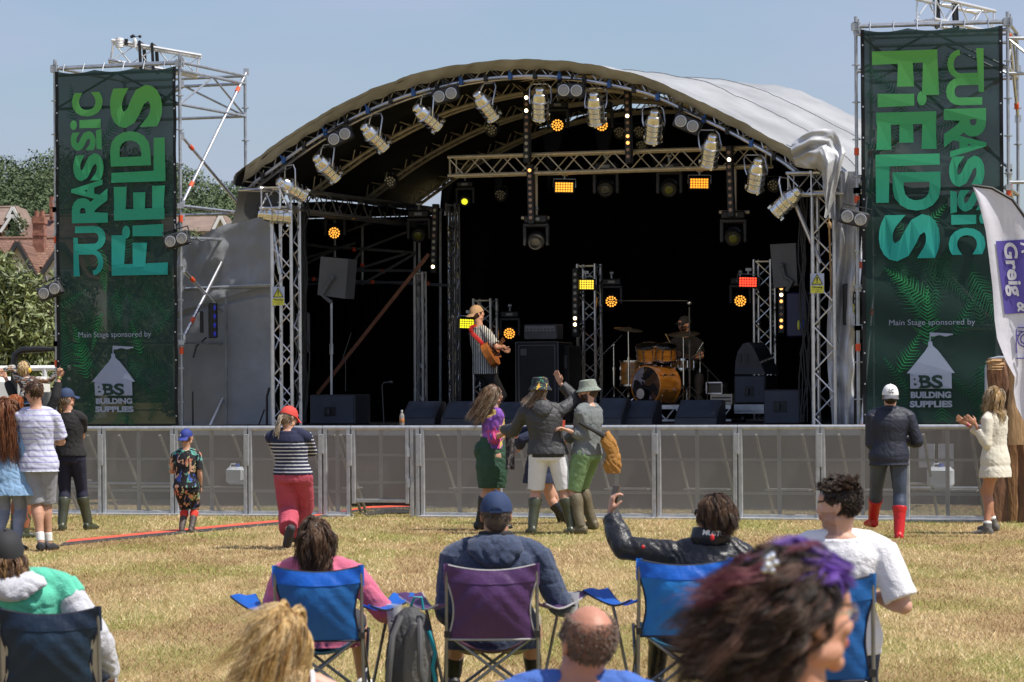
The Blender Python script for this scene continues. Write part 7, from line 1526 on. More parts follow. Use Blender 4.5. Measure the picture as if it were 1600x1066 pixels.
part('cap_print', m, BLACK, c); short_hair(f, H_DARK, 260, .02, 17, lo=-.07)
# 14 clapping woman
f = Fig(gy(1548, 834), 1550, 1.68, 'clapping blonde woman in cream overshirt with bare legs and grey ankle boots', yaw=-48, head=(-40, 0, 0), group=CROWD, top=(1553, 606), pelvis=(1555, 716, 0), build=.95)
f.leg(-1, (1543, 834, -.1), knee=(1543, 776, .0), toe=(-.8, .45, 0)); f.leg(1, (1553, 832, .22), knee=(1538, 770, .2), toe=(-.8, .45, 0)); f.arm(-1, (1527, 668, -.12), elbow=(1541, 692, -.15), curl=.08, hd=(-.75, .1, .6), spread=.5, palm=(.1, .9, 0)); f.arm(1, (1519, 668, .18), elbow=(1530, 690, .2), curl=.08, hd=(-.8, -.1, .5), spread=.5, palm=(0, -.9, 0))
f.skin = SKIN('tanned_skin', (.42, .20, .115)); f.body(); CRE = mat('cream_cotton', (.66, .62, .52), .9, 0, .06, 6, .3, 70); f.shirt(CRE, 1.72, t0=-.42, inf=.024, flare=.06, amp=.007, name='overshirt', collar=True); f.boots(mat('grey_suede', (.12, .115, .105), .85, 0, .15, 9), 1.82, .014, name='ankle_boot'); f.sock(WHITE, 1.76, 1.9, .010)
hair(f, H_BLOND + H_GREY[1:], 950, .30, wind=(-.40, -.1, -.1), grav=1.0, curl=.18, cf=7, th=.0026, seed=18, vol=.025, steps=11, stiff=.5)
m = MB(); S_, E, H = f.arms[1][:3]; m.path([E.lerp(H, .9), E.lerp(H, .97)], .026, 12); part('wristband', m, mat('pink_band', (.6, .08, .2), .6), f.root)
# ---- musicians
STG = 'musicians on the stage'
f = Fig(S(757, 650, 1.9).y, 757, 1.78, 'guitarist in striped shirt, backwards tan cap and black trousers playing on stage', yaw=58, z0=DECK, head=(62, 8, 0), group=STG, top=(744, 477), build=1.0, lean=(-.02, 0), pelvis=(757, 578, 0))
f.arm(1, (785, 543, -.06), elbow=(770, 534, -.22), curl=.7, palm=(-.6, .4, -.3)); f.arm(-1, (784, 546, .35), elbow=(772, 548, .22), curl=.8)
VS = stripes('vertical_stripes', [(0, (.5, .5, .46)), (.55, (.02, .03, .05))], .032, axis='X', wob=.002); f.body(); f.shirt(VS, .85, t0=-.12, inf=.026, flare=.05, amp=.009, cuff=.02); f.trousers(mat('black_denim', (.014, .014, .017), .8, 0, .2), 1.95, .012); f.shoes(BLACK); f.cap(mat('tan_cap', (.42, .27, .15), .85, 0, .1), back=True, tilt=8); short_hair(f, H_BROWN, 250, .02, 19)
# guitar
gc = P(768, 552, f.Y - .17); gx = (P(786, 528, f.Y + .75) - gc).normalized(); gn = V((.45, -.85, .15)); gn = (gn - gx * gn.dot(gx)).normalized(); gyv = gn.cross(gx).normalized()
t = thing('acoustic_guitar', 'amber acoustic guitar on a red strap held by the guitarist', 'guitar', gc); m = MB(); L = [(-.24, .02), (-.22, .12), (-.14, .19), (-.05, .185), (.03, .125), (.08, .12), (.15, .145), (.21, .13), (.245, .06), (.25, .02)]
poly = L + [(x, -y) for x, y in reversed(L)]; m.prism(poly, .10, lambda x, y, h_: gc + gx * x + gyv * y + gn * (h_ - .05)); part('guitar_body', m, mat('sunburst_wood', (.45, .15, .035), .2, 0, .35, 6, coat=.7), t, True, 30)
m = MB(); m.m = 0; m.lathe([(.05, .0), (.05, .002)], gc + gx * .07 + gn * .051, gn, 20); part('sound_hole', m, BLACK, t); m = MB(); m.prism([(.2, -.025), (.62, -.022), (.62, .022), (.2, .025)], .022, lambda x, y, h_: gc + gx * x + gyv * y + gn * (h_ + .045)); m.prism([(.62, -.03), (.78, -.035), (.78, .035), (.62, .03)], .018, lambda x, y, h_: gc + gx * x + gyv * y + gn * (h_ + .045)); part('neck', m, mat('neck_wood', (.12, .05, .02), .4), t, False)
m = MB(); m.prism([(-.12, -.05), (-.10, -.05), (-.10, .05), (-.12, .05)], .01, lambda x, y, h_: gc + gx * x + gyv * y + gn * (h_ + .05)); part('bridge', m, BLACK, t, False)
m = MB(); q0 = f.spine(.95) + V((-.03, -.05, .015)); pts = [gc - gx * .22, P(752, 535, f.Y - .2), P(738, 521, f.Y - .20), P(734, 512, f.Y - .12), f.spine(.97) + V((0, 0, .03))]
for a, b in zip(pts, pts[1:]): d = (b - a).normalized(); sdv = V((.5, 0, .85)); m.loft([(a, (sdv - d * sdv.dot(d)).normalized() * .032, V((0, .006, 0))), (b, (sdv - d * sdv.dot(d)).normalized() * .032, V((0, .006, 0)))], 8)
part('strap', m, mat('red_strap', (.5, .02, .015), .6), t)
fd = Fig(S(1070, 640, 3.9).y, 1073, 1.78, 'drummer in black T-shirt and dark cap seated behind the drum kit looking left', yaw=180, z0=RZ, pelvis=(1074, 590, 0), head=(235, 0, 0), group=STG, top=(1069, 494), build=1.05)
fd.leg(1, (1050, 622, -.5), knee=(1056, 590, -.4)); fd.leg(-1, (1092, 622, -.5), knee=(1092, 590, -.4)); fd.arm(1, (1056, 556, -.4), elbow=(1052, 548, -.1), curl=.8); fd.arm(-1, (1078, 560, -.4), elbow=(1094, 548, -.12), curl=.8)
fd.body(beard=H_BROWN[0]); fd.shirt(mat('black_tee', (.014, .013, .014)), .8, inf=.02); fd.trousers(mat('black_denim', (.014, .014, .017)), 1.9); fd.shoes(BLACK); fd.cap(mat('charcoal_cap', (.02, .02, .022), .8))
m = MB(); m.lathe([(.17, 0), (.18, .04), (.16, .07)], fd.P + V((0, .02, -.17)), n=18); t = thing('drum_stool', 'round black drum stool under the drummer', 'stool', fd.P + V((0, 0, -.4))); part('seat', m, BLACK, t); m = MB(); m.tube(fd.P + V((0, .02, -.17)), V((fd.P.x, fd.P.y + .02, RZ)), .02); part('leg', m, CHROME, t)
for a, b in (((1040, 522), (1049, 540)),): m = MB(); m.tube(P(*a, fd.Y - .5), P(*b, fd.Y - .42), .008, 6); single('drumstick', m, mat('pale_stick', (.5, .36, .18), .6), 'pale drumstick raised behind the right tom', 'drumstick')
# ============================================================ camping chairs in the foreground
TUBE = mat('chair_tube', (.22, .22, .23), .35, .7, .15, 9)
def chair(px, py_top, Y, wd, label, cols, trim, yaw=0, dark_tube=False, hgt=None, inset=None, arms=(1, 1), group='folding camping chairs'):
    s_ = F / Y; c = P(px, 800, Y); c = V((c.x, Y, 0)); ya = math.radians(yaw); zt = P(px, py_top, Y).z; k = zt / .84; w_ = wd / s_ / 2
    X = V((math.cos(ya), -math.sin(ya), 0)); Yv = V((math.sin(ya), math.cos(ya), 0)); L = lambda x, y, z: c + X * x + Yv * y + V((0, 0, z * k))
    main, top, seat_c = cols; t = thing('camping_chair', label, 'camping chair', c, group); tb = TUBE
    for e in (-1, 1):
        m = MB(); m.tube(L(e * w_ * 1.04, -.20, 0), L(e * w_, -.27, .80), .0095, 8); m.lathe([(.016, 0), (.018, .02), (.012, .03)], L(e * w_ * 1.04, -.20, 0), n=8); part('back_post', m, tb, t)
        m = MB(); m.tube(L(e * w_, -.215, .43), L(-e * w_ * 1.08, -.19, .01), .009, 8); part('cross_leg', m, tb, t)
        m = MB(); m.tube(L(e * w_ * 1.02, .25, .42), L(-e * w_ * 1.08, .27, .01), .009, 8); part('cross_leg', m, tb, t)
        m = MB(); m.tube(L(e * w_ * 1.02, -.21, .42), L(e * w_ * 1.12, .27, .01), .009, 8); m.tube(L(e * w_ * 1.04, -.20, .02), L(e * w_ * 1.06, .25, .43), .009, 8); part('side_leg', m, tb, t)
        m = MB(); m.box(L(e * w_, -.225, .43), (.035, .05, .035)); part('joint', m, BLACK, t)
        m = MB(); m.box(L(e * w_ * 1.07, -.20, .02), (.035, .04, .03)); part('foot', m, BLACK, t)
        if not arms[(e + 1) // 2]: continue
        m = MB(); m.tube(L(e * w_ * 1.1, .26, .02), L(e * (w_ + .14), .24, .60), .009, 8); part('arm_support', m, tb, t)
        # armrest cloth, splayed outwards with a cup pocket
        m = MB()
        def arm_(u, v, e=e): x = w_ + .005 + (.02 + .20 * u) + (v - .5) * (.05 + .09 * u); return L(e * x, -.22 + .50 * u, .60 - .05 * math.sin(u * math.pi) + .03 * u + .006 * math.sin(v * 9 + u * 8))
        m.sheet(arm_, 12, 5, .006, (0, 0, 1)); a_o = part('armrest', m, top, t)
        m = MB(); m.path([arm_(u / 10, 0) for u in range(11)], .006, 5); m.path([arm_(u / 10, 1) for u in range(11)], .006, 5); part('edging', m, trim, a_o)
    def bk(u, v, e=0.0):
        z = .40 + .44 * v; pinch = .16 * math.sin(math.pi * min(1, v / .78)) if v < .78 else 0; x = (2 * u - 1) * w_ * (1 - pinch * .9)
        sag = -.035 * (1 - (2 * u - 1) ** 2) * v ** 3; bow = -.085 * (1 - (2 * u - 1) ** 2) * math.sin(math.pi * (v * .85 + .1)); tens = .006 * math.sin((u + v * .9) * 26) * math.exp(-((1 - u) ** 2 + (v - .6) ** 2) * 5) + .006 * math.sin((u - v) * 22) * math.exp(-((u) ** 2 + (v - .6) ** 2) * 5)
        return L(x, -.225 - .05 * v + bow + tens - e, z + sag)
    m = MB(); m.sheet(lambda u, v: bk(u, v * .78), 30, 24, .004, -Yv); b_ = part('backrest', m, main, t)
    m = MB(); m.sheet(lambda u, v: bk(u, .775 + v * .225, .003), 30, 8, .006, -Yv); 
    for e in (-1, 1):
        def slv(a, b, e=e): an = a * 6.283; q = L(e * w_, -.245 - .027 * b, .72 + .125 * b); return q + X * .017 * math.cos(an) + Yv * .017 * math.sin(an)
        m.grid(slv, 10, 3)
    part('head_band', m, top, t)
    m = MB(); m.path([bk(i / 20, 1.0, .004) for i in range(21)], .006, 5); m.path([bk(0, .0 + i * .078, .006) for i in range(11)], .0055, 5); m.path([bk(1, .0 + i * .078, .006) for i in range(11)], .0055, 5); m.path([bk(i / 20, .0, .006) for i in range(21)], .006, 5); part('trim', m, trim, b_)
    if inset:
        for e in (0, 1):
            m = MB(); m.sheet(lambda u, v: (lambda a: L((1 if e else -1) * (w_ * .98 - u * w_ * (.16 + .30 * math.sin(math.pi * min(1, v + .05)))), -.235 - .03 * v, .44 + .28 * v))(0), 6, 10, .003, -Yv); part('side_panel', m, inset, b_)
    def st(u, v): return L((2 * u - 1) * w_, -.22 + .48 * v, .425 + .03 * v - .13 * (1 - (2 * u - 1) ** 2) * math.sin(math.pi * (.25 + v * .6)))
    m = MB(); m.sheet(st, 20, 14, .006, (0, 0, -1)); part('seat', m, seat_c, t)
    return L, w_, t
def nyl(n, c, tr=.0): 
    m = mat(n, c, .45, 0, .18, 5, .35, 22, sheen=.1); nt_ = m.node_tree; b = nt_.nodes['Principled BSDF']; tl = nt_.nodes.new('ShaderNodeBsdfTranslucent'); tl.inputs[0].default_value = (min(1, c[0] * 1.6), min(1, c[1] * 1.9), min(1, c[2] * 1.7), 1)
    ms_ = nt_.nodes.new('ShaderNodeMixShader'); ms_.inputs[0].default_value = .42; nt_.links.new(b.outputs[0], ms_.inputs[1]); nt_.links.new(tl.outputs[0], ms_.inputs[2]); nt_.links.new(ms_.outputs[0], nt_.nodes['Material Output'].inputs[0]); return m
BLU = nyl('blue_nylon', (.016, .15, .42)); BLU2 = nyl('bright_blue_nylon', (.012, .16, .62)); BLU3 = nyl('deep_blue_nylon', (.025, .14, .24))
PUR = nyl('purple_nylon', (.125, .050, .175)); PUR2 = nyl('plum_nylon', (.10, .035, .06)); NVY = nyl('navy_nylon', (.018, .045, .085)); NVY2 = nyl('dark_navy_nylon', (.012, .03, .065)); SKY2 = nyl('sky_blue_nylon', (.025, .25, .62))
GTR = mat('grey_trim', (.36, .35, .35), .8); BTR = mat('black_trim', (.012, .014, .03), .7); BEI = mat('beige_mesh', (.40, .36, .26), .8, 0, .1, 20)
LB, wB, cB = chair(501, 880, 17.0, 132, 'bright blue camping chair in which the woman in pink sits', (BLU, BLU2, BLU3), BTR)
LC, wC, cC = chair(768, 877, 17.0, 138, 'purple camping chair with grey piping under the man in the navy cap', (PUR, PUR, PUR2), GTR)
LD, wD, cD = chair(1065, 869, 17.0, 140, 'blue camping chair of the woman in the black sailing jacket', (SKY2, BLU2, BLU3), BTR)
LE, wE, cE = chair(1271, 893, 14.0, 162, 'blue camping chair of the man in the white T-shirt, partly behind the curly hair', (BLU, BLU, BLU3), BTR, arms=(1, 0))
LA, wA, cA = chair(88, 943, 14.3, 152, 'navy camping chair with beige side panels at the left edge', (NVY, NVY2, NVY2), BTR, inset=BEI, arms=(1, 0))
def seated(Y, px, label, top, pel, **kw):
    f = Fig(Y, px, kw.pop('h', 1.72), label, pelvis=pel, top=top, group=SEAT, voxel=kw.pop('voxel', .0075), **kw); return f
def sitlegs(f, spread=.17):
    z0 = f.P.z; 
    for e in (-1, 1):
        Hj, _, _, _ = f.legs[e]; K = Hj + V((e * spread * .5, .40, .05)); A = V((K.x + e * .03, K.y + .12, .07)); f.legs[e] = (Hj, K, A, V((e * .15, 1, 0)).normalized())
# pink woman
f = seated(17.05, 500, 'woman in a pink fleece with wavy brown hair sitting in a blue chair', (492, 812), (502, 985, .12), h=1.62, head=(8, 6, 0), build=1.12, bend=.02); sitlegs(f)
f.arm(1, (618, 968, .38), elbow=(600, 958, .08), curl=.7); f.arm(-1, (440, 965, .35), elbow=(428, 945, .06)); f.body(); PNK = mat('pink_fleece', (.60, .13, .22), .95, 0, .1, 6, .3, 120, sheen=.3); f.shirt(PNK, 1.85, inf=.030, amp=.010, name='fleece', collar=True)
m = MB(); m.loft([(f.spine(.93), V((.085, 0, 0)), V((0, .075, 0))), (f.spine(1.0) + V((0, -.01, .01)), V((.10, 0, 0)), V((0, .085, 0))), (f.spine(1.0) + V((0, -.01, .05)), V((.085, 0, 0)), V((0, .07, 0)))], 18); f.cloth('collar', m, PNK, .006, 12)
f.trousers(mat('dark_shorts', (.03, .03, .035), .85), .9, name='shorts'); f.shoes(WHITE)
hair(f, H_DARK[1:] + H_BROWN, 2800, .19, wind=(.05, -.05, 0), grav=.9, curl=.38, cf=9, th=.0019, seed=21, vol=.028, steps=10, stiff=.5)
# man in navy cap
f = seated(17.05, 770, 'man in navy cap and slate blue hoodie sitting in the purple chair', (775, 769), (770, 985, .12), h=1.80, head=(0, 3, 0), build=1.28, bend=.0); sitlegs(f)
f.arm(1, (896, 948, .36), elbow=(880, 955, .06), curl=.7); f.arm(-1, (705, 975, .38), elbow=(698, 950, .06)); f.body(); HOD = mat('slate_hoodie', (.038, .055, .105), .95, 0, .28, 60, .4, 150, sheen=.25); f.shirt(HOD, 1.9, inf=.030, amp=.012, name='hoodie')
hood(f, HOD, .03, .155, .014)
m = MB(); m.loft([(f.spine(1.0) + V((0, -.03, 0)), V((.10, 0, 0)), V((0, .07, 0))), (f.spine(1.06) + V((0, -.03, .022)), V((.098, 0, 0)), V((0, .066, 0)))], 20); f.cloth('hood_lining', m, mat('charcoal_lining', (.02, .02, .022), .9), .004)
f.trousers(mat('stone_shorts', (.32, .29, .22), .85), .95, name='shorts'); f.sock(BLACK, 1.6); f.shoes(BLACK); c = f.cap(mat('navy_twill', (.015, .035, .10), .8, 0, .1, 9, .2, 200), tilt=-4)
hair(f, H_CROP, 300, .012, seed=22, shell=True, cover=lambda q: -.07 < q.z < .02 and q.y < .02, steps=2, body=False)
m = MB(); R = f.HR; m.path([f.hc + R @ V((x, -.012 - .109 * math.sqrt(max(0, 1 - (x / .088) ** 2)) * .98 - .003, .030 + .028 * (1 - (x / .036) ** 2))) * f.k for x in [-.036 + .006 * i for i in range(13)]], .0035, 5); m.box(f.hc + R @ V((0, -.121, .028)) * f.k, (.07, .006, .012), R); part('cap_strap', m, mat('navy_twill', (.012, .03, .08)), c)
# woman in black jacket with raised phone
f = seated(17.05, 1098, 'woman in black sailing jacket holding up a phone with her left arm', (1118, 772), (1090, 985, .12), h=1.70, head=(-55, 8, 0), build=1.12, lean=(.05, .0)); sitlegs(f)
f.arm(-1, (948, 788, .30), elbow=(978, 856, .10), hint=(-.3, 0, -1), curl=.6, palm=(.9, .2, 0), hd=(.15, 0, 1)); f.arm(1, (1150, 970, .3), elbow=(1150, 955, 0)); f.body(); BJK = mat('black_sailing_shell', (.013, .013, .016), .42, 0, .2, 6, .3, 50); f.shirt(BJK, 1.88, inf=.032, amp=.014, name='jacket', cuff=.006)
m = MB(); m.loft([(f.spine(.90), V((.10, 0, 0)), V((0, .085, 0))), (f.spine(1.0) + V((0, -.015, .02)), V((.115, 0, 0)), V((0, .095, 0))), (f.spine(1.0) + V((0, -.01, .075)), V((.100, 0, 0)), V((0, .085, 0)))], 20); co = f.cloth('collar', m, BJK, .004, 12)
m = MB(); ctr_ = f.spine(1.0) + V((0, -.012, .05)); ff = lambda u, v: ctr_ + V((.118 * math.sin(-.45 + u * 1.15), -.108 * math.cos(-.45 + u * 1.15), -.014 + v * .030 - u * .012)); put_text(m, 'MUSTO', ff, .05, .2); part('collar_lettering', m, WHITE, co, False)
m = MB(); m.ell(P(1113, 840, 16.87), (.012, .006, .018), nu=8, nv=6); m.ell(f.arms[-1][0].lerp(f.arms[-1][1], .62) + V((0, -.075, .02)), (.010, .006, .012), nu=8, nv=6); part('red_tab', m, mat('red_tab', (.6, .02, .02), .5), co)
hair(f, H_BROWN + H_DARK[1:], 5200, .11, wind=(.25, -.35, 0), grav=.8, curl=.04, cf=8, th=.0011, seed=23, vol=.010, steps=8, stiff=.55, conv=.1, clump=30); f.glasses(); f.trousers(BLACK, 1.9); f.boots(mat('black_wellies', (.012, .013, .014)), 1.3, .014)
m = MB(); q = P(961, 774, 17.33); m.bbox(q, (.012, .07, .115), Euler((0, .22, .5)).to_matrix(), .006); single('raised_phone', m, mat('brown_phone_case', (.12, .08, .045), .4), 'brown cased phone held up by the seated woman in black', 'phone')
# man in white T-shirt
f = seated(14.05, 1305, 'dark haired man in a white T-shirt looking left, right elbow bent', (1308, 750), (1302, 990, .12), h=1.66, head=(-72, -2, 0), build=1.18, lean=(.0, .0), skin=SKIN('fair_skin', (.56, .32, .23))); sitlegs(f)
f.arm(1, (1352, 925, .20), elbow=(1400, 915, .0), curl=.6); f.arm(-1, (1250, 970, .35), elbow=(1238, 940, .06)); f.body(beard=mat('stubble_skin', (.40, .225, .165), .7)); WT = mat('white_jersey', (.74, .73, .76), .9, 0, .04, 6, .3, 90, sheen=.2); f.shirt(WT, .88, inf=.024, amp=.007, name='t_shirt', cuff=.022, neck=.955); f.trousers(NAVY, 1.9); f.shoes(WHITE)
hair(f, H_DARK, 3000, .013, grav=.3, curl=.1, cf=10, th=.0016, seed=24, cover=lambda q: q.z > -.065 and not (q.y > .05 and q.z < .07) and not (q.y > -.005 and q.z < .02), steps=3, body=False, stiff=.5); hair(f, H_DARK + H_BROWN[:1], 4200, .05, grav=.15, wind=(-.35, 0, .25), curl=.22, cf=10, th=.0012, conv=.25, seed=124, cover=lambda q: q.z > .07 and not (q.y > .06 and q.z < .08), steps=5, body=False, stiff=.5, shell=False, lift=.6, clump=26, name='quiff')
# mint hoodie person
f = seated(14.35, 45, 'person in mint and pale grey hoodie with a dark cap over curly brown hair', (8, 828), (56, 1008, .12), h=1.72, head=(-10, 12, 0), build=1.30, lean=(-.16, .06)); sitlegs(f)
f.arm(1, (175, 1064, .2), elbow=(160, 1010, .02)); f.arm(-1, (-60, 1060, .2)); f.body(); MINT = mat('mint_fleece', (.10, .50, .34), .95, 0, .08, 5, .3, 90, sheen=.2); PALE = mat('pale_grey_fleece', (.50, .50, .54), .95, 0, .06, 5, .3, 90, sheen=.2); f.shirt(MINT, .28, inf=.034, amp=.014, name='hoodie_body')
for e in (-1, 1): m = MB(); f.armp(m, e, .22, 1.95, .030, .004); f.cloth('sleeve', m, PALE, .012)
hood(f, PALE, .045, .185, .016)
f.cap(mat('charcoal_cap', (.02, .02, .022)), back=False, tilt=6); hair(f, H_BROWN + H_BLOND[:1], 2600, .17, wind=(.1, -.2, 0), grav=.9, curl=.6, cf=13, th=.002, seed=25, vol=.03, cover=lambda q: -.08 < q.z < .02 and q.y < .03, steps=7); f.trousers(NAVY, 1.9)
# low stools for the two nearer sitters
def stool(px, Y, label):
    c = V((P(px, 900, Y).x, Y, 0)); t = thing('folding_stool', label, 'stool', c, 'low folding stools'); m = MB(); m.bbox(c + V((0, 0, .20)), (.36, .32, .03), bev=.01); part('seat', m, NVY, t)
    for e in (-1, 1): m = MB(); m.tube(c + V((-.16, e * .13, 0)), c + V((.16, e * .13, .19)), .01); m.tube(c + V((.16, e * .13, 0)), c + V((-.16, e * .13, .19)), .01); part('leg', m, TUBE, t)
# blonde woman
f = seated(10.0, 445, 'woman with windblown golden blonde hair and bare shoulders in the foreground', (438, 948), (450, 1248, 0), h=1.64, hs=.93, head=(-8, 4, 0), build=1.0, voxel=.007, skin=SKIN('rosy_skin', (.62, .36, .27))); sitlegs(f); stool(455, 10.0, 'low stool under the blonde woman')
f.body(legs=True); m = MB(); f.torso(m, -.1, .80, .012, 0, False); 
f.cloth('white_top', m, WT, .006)
for e in (-1, 1): m = MB(); m.path([f.spine(.78) + f.srt * e * .11 + V((0, -.12, 0)), f.spine(.93) + f.srt * e * .10 + V((0, -.04, .035)), f.spine(.80) + f.srt * e * .09 + V((0, .11, 0))], .008, 6); part('strap', m, WT, f.root)
f.trousers(NAVY, 1.9)
GOLD = HC('golden', (.30, .16, .05), (.50, .31, .11), (.66, .46, .20), (.78, .60, .34))
hair(f, GOLD, 8500, .36, wind=(-.40, -.1, -.05), grav=1.0, curl=.13, cf=4.5, th=.0010, conv=.35, clump=26, seed=26, vol=.012, steps=13, stiff=.55); hair(f, GOLD, 420, .36, wind=(-1.2, -.1, .1), grav=.7, curl=.3, cf=8, th=.0007, seed=27, vol=.05, steps=12, shell=False, name='stray_hair')
# bald man
f = seated(9.6, 880, 'balding man with cropped hair and sunglasses in a royal blue T-shirt, near foreground', (922, 944), (850, 1262, .0), h=1.76, head=(-22, 12, 0), build=1.25, lean=(.08, .05), voxel=.007, skin=SKIN('ruddy_skin', (.48, .22, .145))); sitlegs(f); stool(865, 9.6, 'low stool under the balding man')
f.body(beard=mat('stubble_skin', (.30, .18, .13))); f.shirt(mat('royal_blue_jersey', (.055, .13, .42), .9, 0, .1, 6, .3, 100), .9, inf=.026, amp=.012, name='t_shirt', neck=.94); f.trousers(NAVY, 1.9)
hair(f, HC('greying_crop', (.17, .12, .095), (.25, .175, .135)), 5200, .006, seed=28, shell=False, cover=lambda q: -.075 < q.z < .085 and q.y < .045 and (q.z < .03 or q.y < -.03 or abs(q.x) > .05) and not (q.y > .0 and q.z < .0), steps=2, body=False, th=.0011, stiff=.8); f.glasses()
# curly purple haired woman, closest
f = Fig(5.8, 1245, 1.50, 'woman with windblown dark curls, burgundy and purple streaks and gold glasses, closest to the camera', yaw=62, head=(64, 4, 0), hs=1.14, top=(1247, 867), group=None, voxel=.006, pelvis=(1235, 1530, 0), skin=SKIN('warm_skin', (.52, .26, .17)))
f.body(lips=(.45, .10, .09)); m = MB(); f.torso(m, -.2, .84, .02, .05, False); f.cloth('grey_top', m, mat('grey_green_knit', (.10, .13, .12), .9, 0, .2), .008); f.trousers(NAVY, 1.93); f.shoes(BLACK)
HD = H_DARK + HC('chestnut', (.10, .05, .035), (.20, .11, .08)); WI = (-.95, .1, .05)
hair(f, [HD[0], HD[0], HD[1], HD[2], HD[3], HD[4]], 8000, .235, wind=WI, grav=.80, curl=.62, cf=9, th=.0009, seed=31, vol=.032, clump=34, steps=13, stiff=.5, lift=.35, cover=lambda q: q.z > -.08 and q.y < .03 and (q.x > -.01 or q.z > .08 or q.y < -.05) and not (q.y > -.025 and q.z < .03))
BUR = HC('burgundy', (.11, .022, .04), (.07, .018, .028), (.17, .055, .06)); VIO = HC('violet', (.10, .04, .27), (.16, .07, .38), (.07, .03, .17), (.25, .15, .46))
k, c, R = f.k, f.hc, f.HR
def arch_(n, x0, z0, cols, seed, name, off, hgt=.028):      # hair swept from the forehead or crown back to the clip
    r = random.Random(seed); m = MB(); clip = P(1204, 884, 5.74)
    vs = []
    for i in range(n):
        a = R @ V((r.uniform(-.06, .07), x0 + r.uniform(-.018, .012), z0 + r.uniform(-.035, .02))) * k + c; mid = a.lerp(clip, r.uniform(.35, .6)) + V((0, r.uniform(-.03, .04), hgt * r.uniform(.6, 1.3))); m.m = r.randrange(len(cols))
        pts = [a]; 
        for j in range(1, 8): t_ = j / 7; pts.append(a * (1 - t_) ** 2 + mid * 2 * t_ * (1 - t_) + clip * t_ ** 2 + V((r.gauss(0, .0015), r.gauss(0, .0015), r.gauss(0, .0015))))
        m.path(pts, .0022, 4, False)
    part(name, m, cols, f.root, ang=80)
arch_(360, .078, .082, VIO, 5, 'violet_fringe', 0, .035); arch_(150, .01, .135, BUR, 6, 'burgundy_roll', 0, .02)
hair(f, VIO, 1700, .12, wind=(-1.1, .0, .1), grav=.6, curl=.5, cf=11, th=.0014, seed=33, vol=.035, steps=8, shell=False, cover=lambda q: q.z > .078 and .0 < q.y < .07, name='violet_curls', lift=.9)
hair(f, BUR, 340, .24, wind=(-1.2, .1, .2), grav=.7, curl=.45, cf=9, th=.0013, seed=34, vol=.045, steps=12, shell=False, cover=lambda q: q.z > .09 and q.y < -.01, name='burgundy_streaks', lift=.7)
m = MB(); r = random.Random(3)
for i in range(9): q = P(1204 + r.uniform(-9, 9), 880 + r.uniform(-14, 16), 5.68); m.ell(q, (.007, .006, .007), nu=8, nv=6)
part('hair_clip', m, mat('sparkly_silver', (.7, .7, .72), .12, 1), f.root); f.glasses(mat('clear_glass', (.30, .26, .24), .08, 0, .1, trans=.6), mat('gold_frame', (.75, .6, .35), .2, 1))
# cups in the armrests
def cup(px, py, Y, hh, label): 
    q = P(px, py, Y); t = thing('plastic_cup', label, 'cup', q - V((0, 0, hh / 2)), 'frosted cups in the armrests'); m = MB(); m.lathe([(.033, -hh / 2), (.046, hh / 2)], q, n=20, caps=False); m.lathe([(.001, -hh / 2), (.033, -hh / 2)], q, n=20, caps=False); part('cup', m, mat('frosted_plastic', (.70, .71, .72), .3, 0, .05, trans=.45), t)
    m = MB(); m.lathe([(.032, -hh / 2 + .004), (.036, -hh * .18)], q, n=18); part('drink', m, mat('cloudy_drink', (.55, .55, .42), .2, trans=.3), t); m = MB()
    for i in range(9): a = -2.0 + i * .11; m.add([q + V((.0425 * math.cos(a), .0425 * math.sin(a), -.02 + z)) for z in (0, .012)] + [q + V((.0425 * math.cos(a + .09), .0425 * math.sin(a + .09), -.02 + z)) for z in (.012, 0)], [(0, 1, 2, 3)])
    m.path([q + V((.0436 * math.cos(-1.55 + .3 * math.sin(b)), .0436 * math.sin(-1.55 + .3 * math.sin(b)), .012 + .012 * math.cos(b))) for b in [i * .7 for i in range(10)]], .0012, 4); part('print', m, BLACK, t)
cup(616, 966, 17.05, .155, 'frosted cup with dark print in the right armrest of the blue chair'); cup(893, 942, 17.15, .12, 'frosted cup in the right armrest of the purple chair')
# backpack
q = P(643, 1118, 16.9); q.z = 0; t = thing('backpack', 'grey and black backpack with teal cords standing beside the blue chair', 'backpack', q); m = MB()
for z, a, b_ in ((.02, .135, .10), (.10, .15, .12), (.25, .145, .12), (.40, .125, .10), (.50, .09, .07), (.54, .03, .03)): pass
m.loft([(q + V((.0, 0, z)), V((a, 0, 0)), V((0, b_, 0))) for z, a, b_ in ((.01, .125, .09), (.06, .15, .12), (.25, .145, .12), (.40, .125, .10), (.50, .09, .07), (.55, .03, .03))], 20); me = remesh(m, .008, 3); wrinkle(me, .010, 9); me.materials.append(mat('charcoal_nylon', (.05, .05, .052), .7, 0, .2, 6, .3, 60)); part('sack', me, [], t)
m = MB(); m.loft([(q + V((.035, -.10, z)), V((a, 0, 0)), V((0, .04, 0))) for z, a in ((.05, .07), (.2, .085), (.38, .07), (.47, .03))], 16); me = remesh(m, .008, 3); wrinkle(me, .006, 12); me.materials.append(mat('light_grey_nylon', (.12, .115, .11), .75, 0, .1, 6, .3, 60)); part('back_panel', me, [], t)
m = MB()
for e, c_ in ((-1, 0), (1, 0)): m = MB(); m.path([q + V((e * .05 - .0, -.10, .50)), q + V((e * .075 - .02, -.165, .40)), q + V((e * .085 - .03, -.18, .22)), q + V((e * .11 - .02, -.11, .06))], .018, 8); part('shoulder_strap', m, mat('strap_grey', (.085, .085, .088), .7), t)
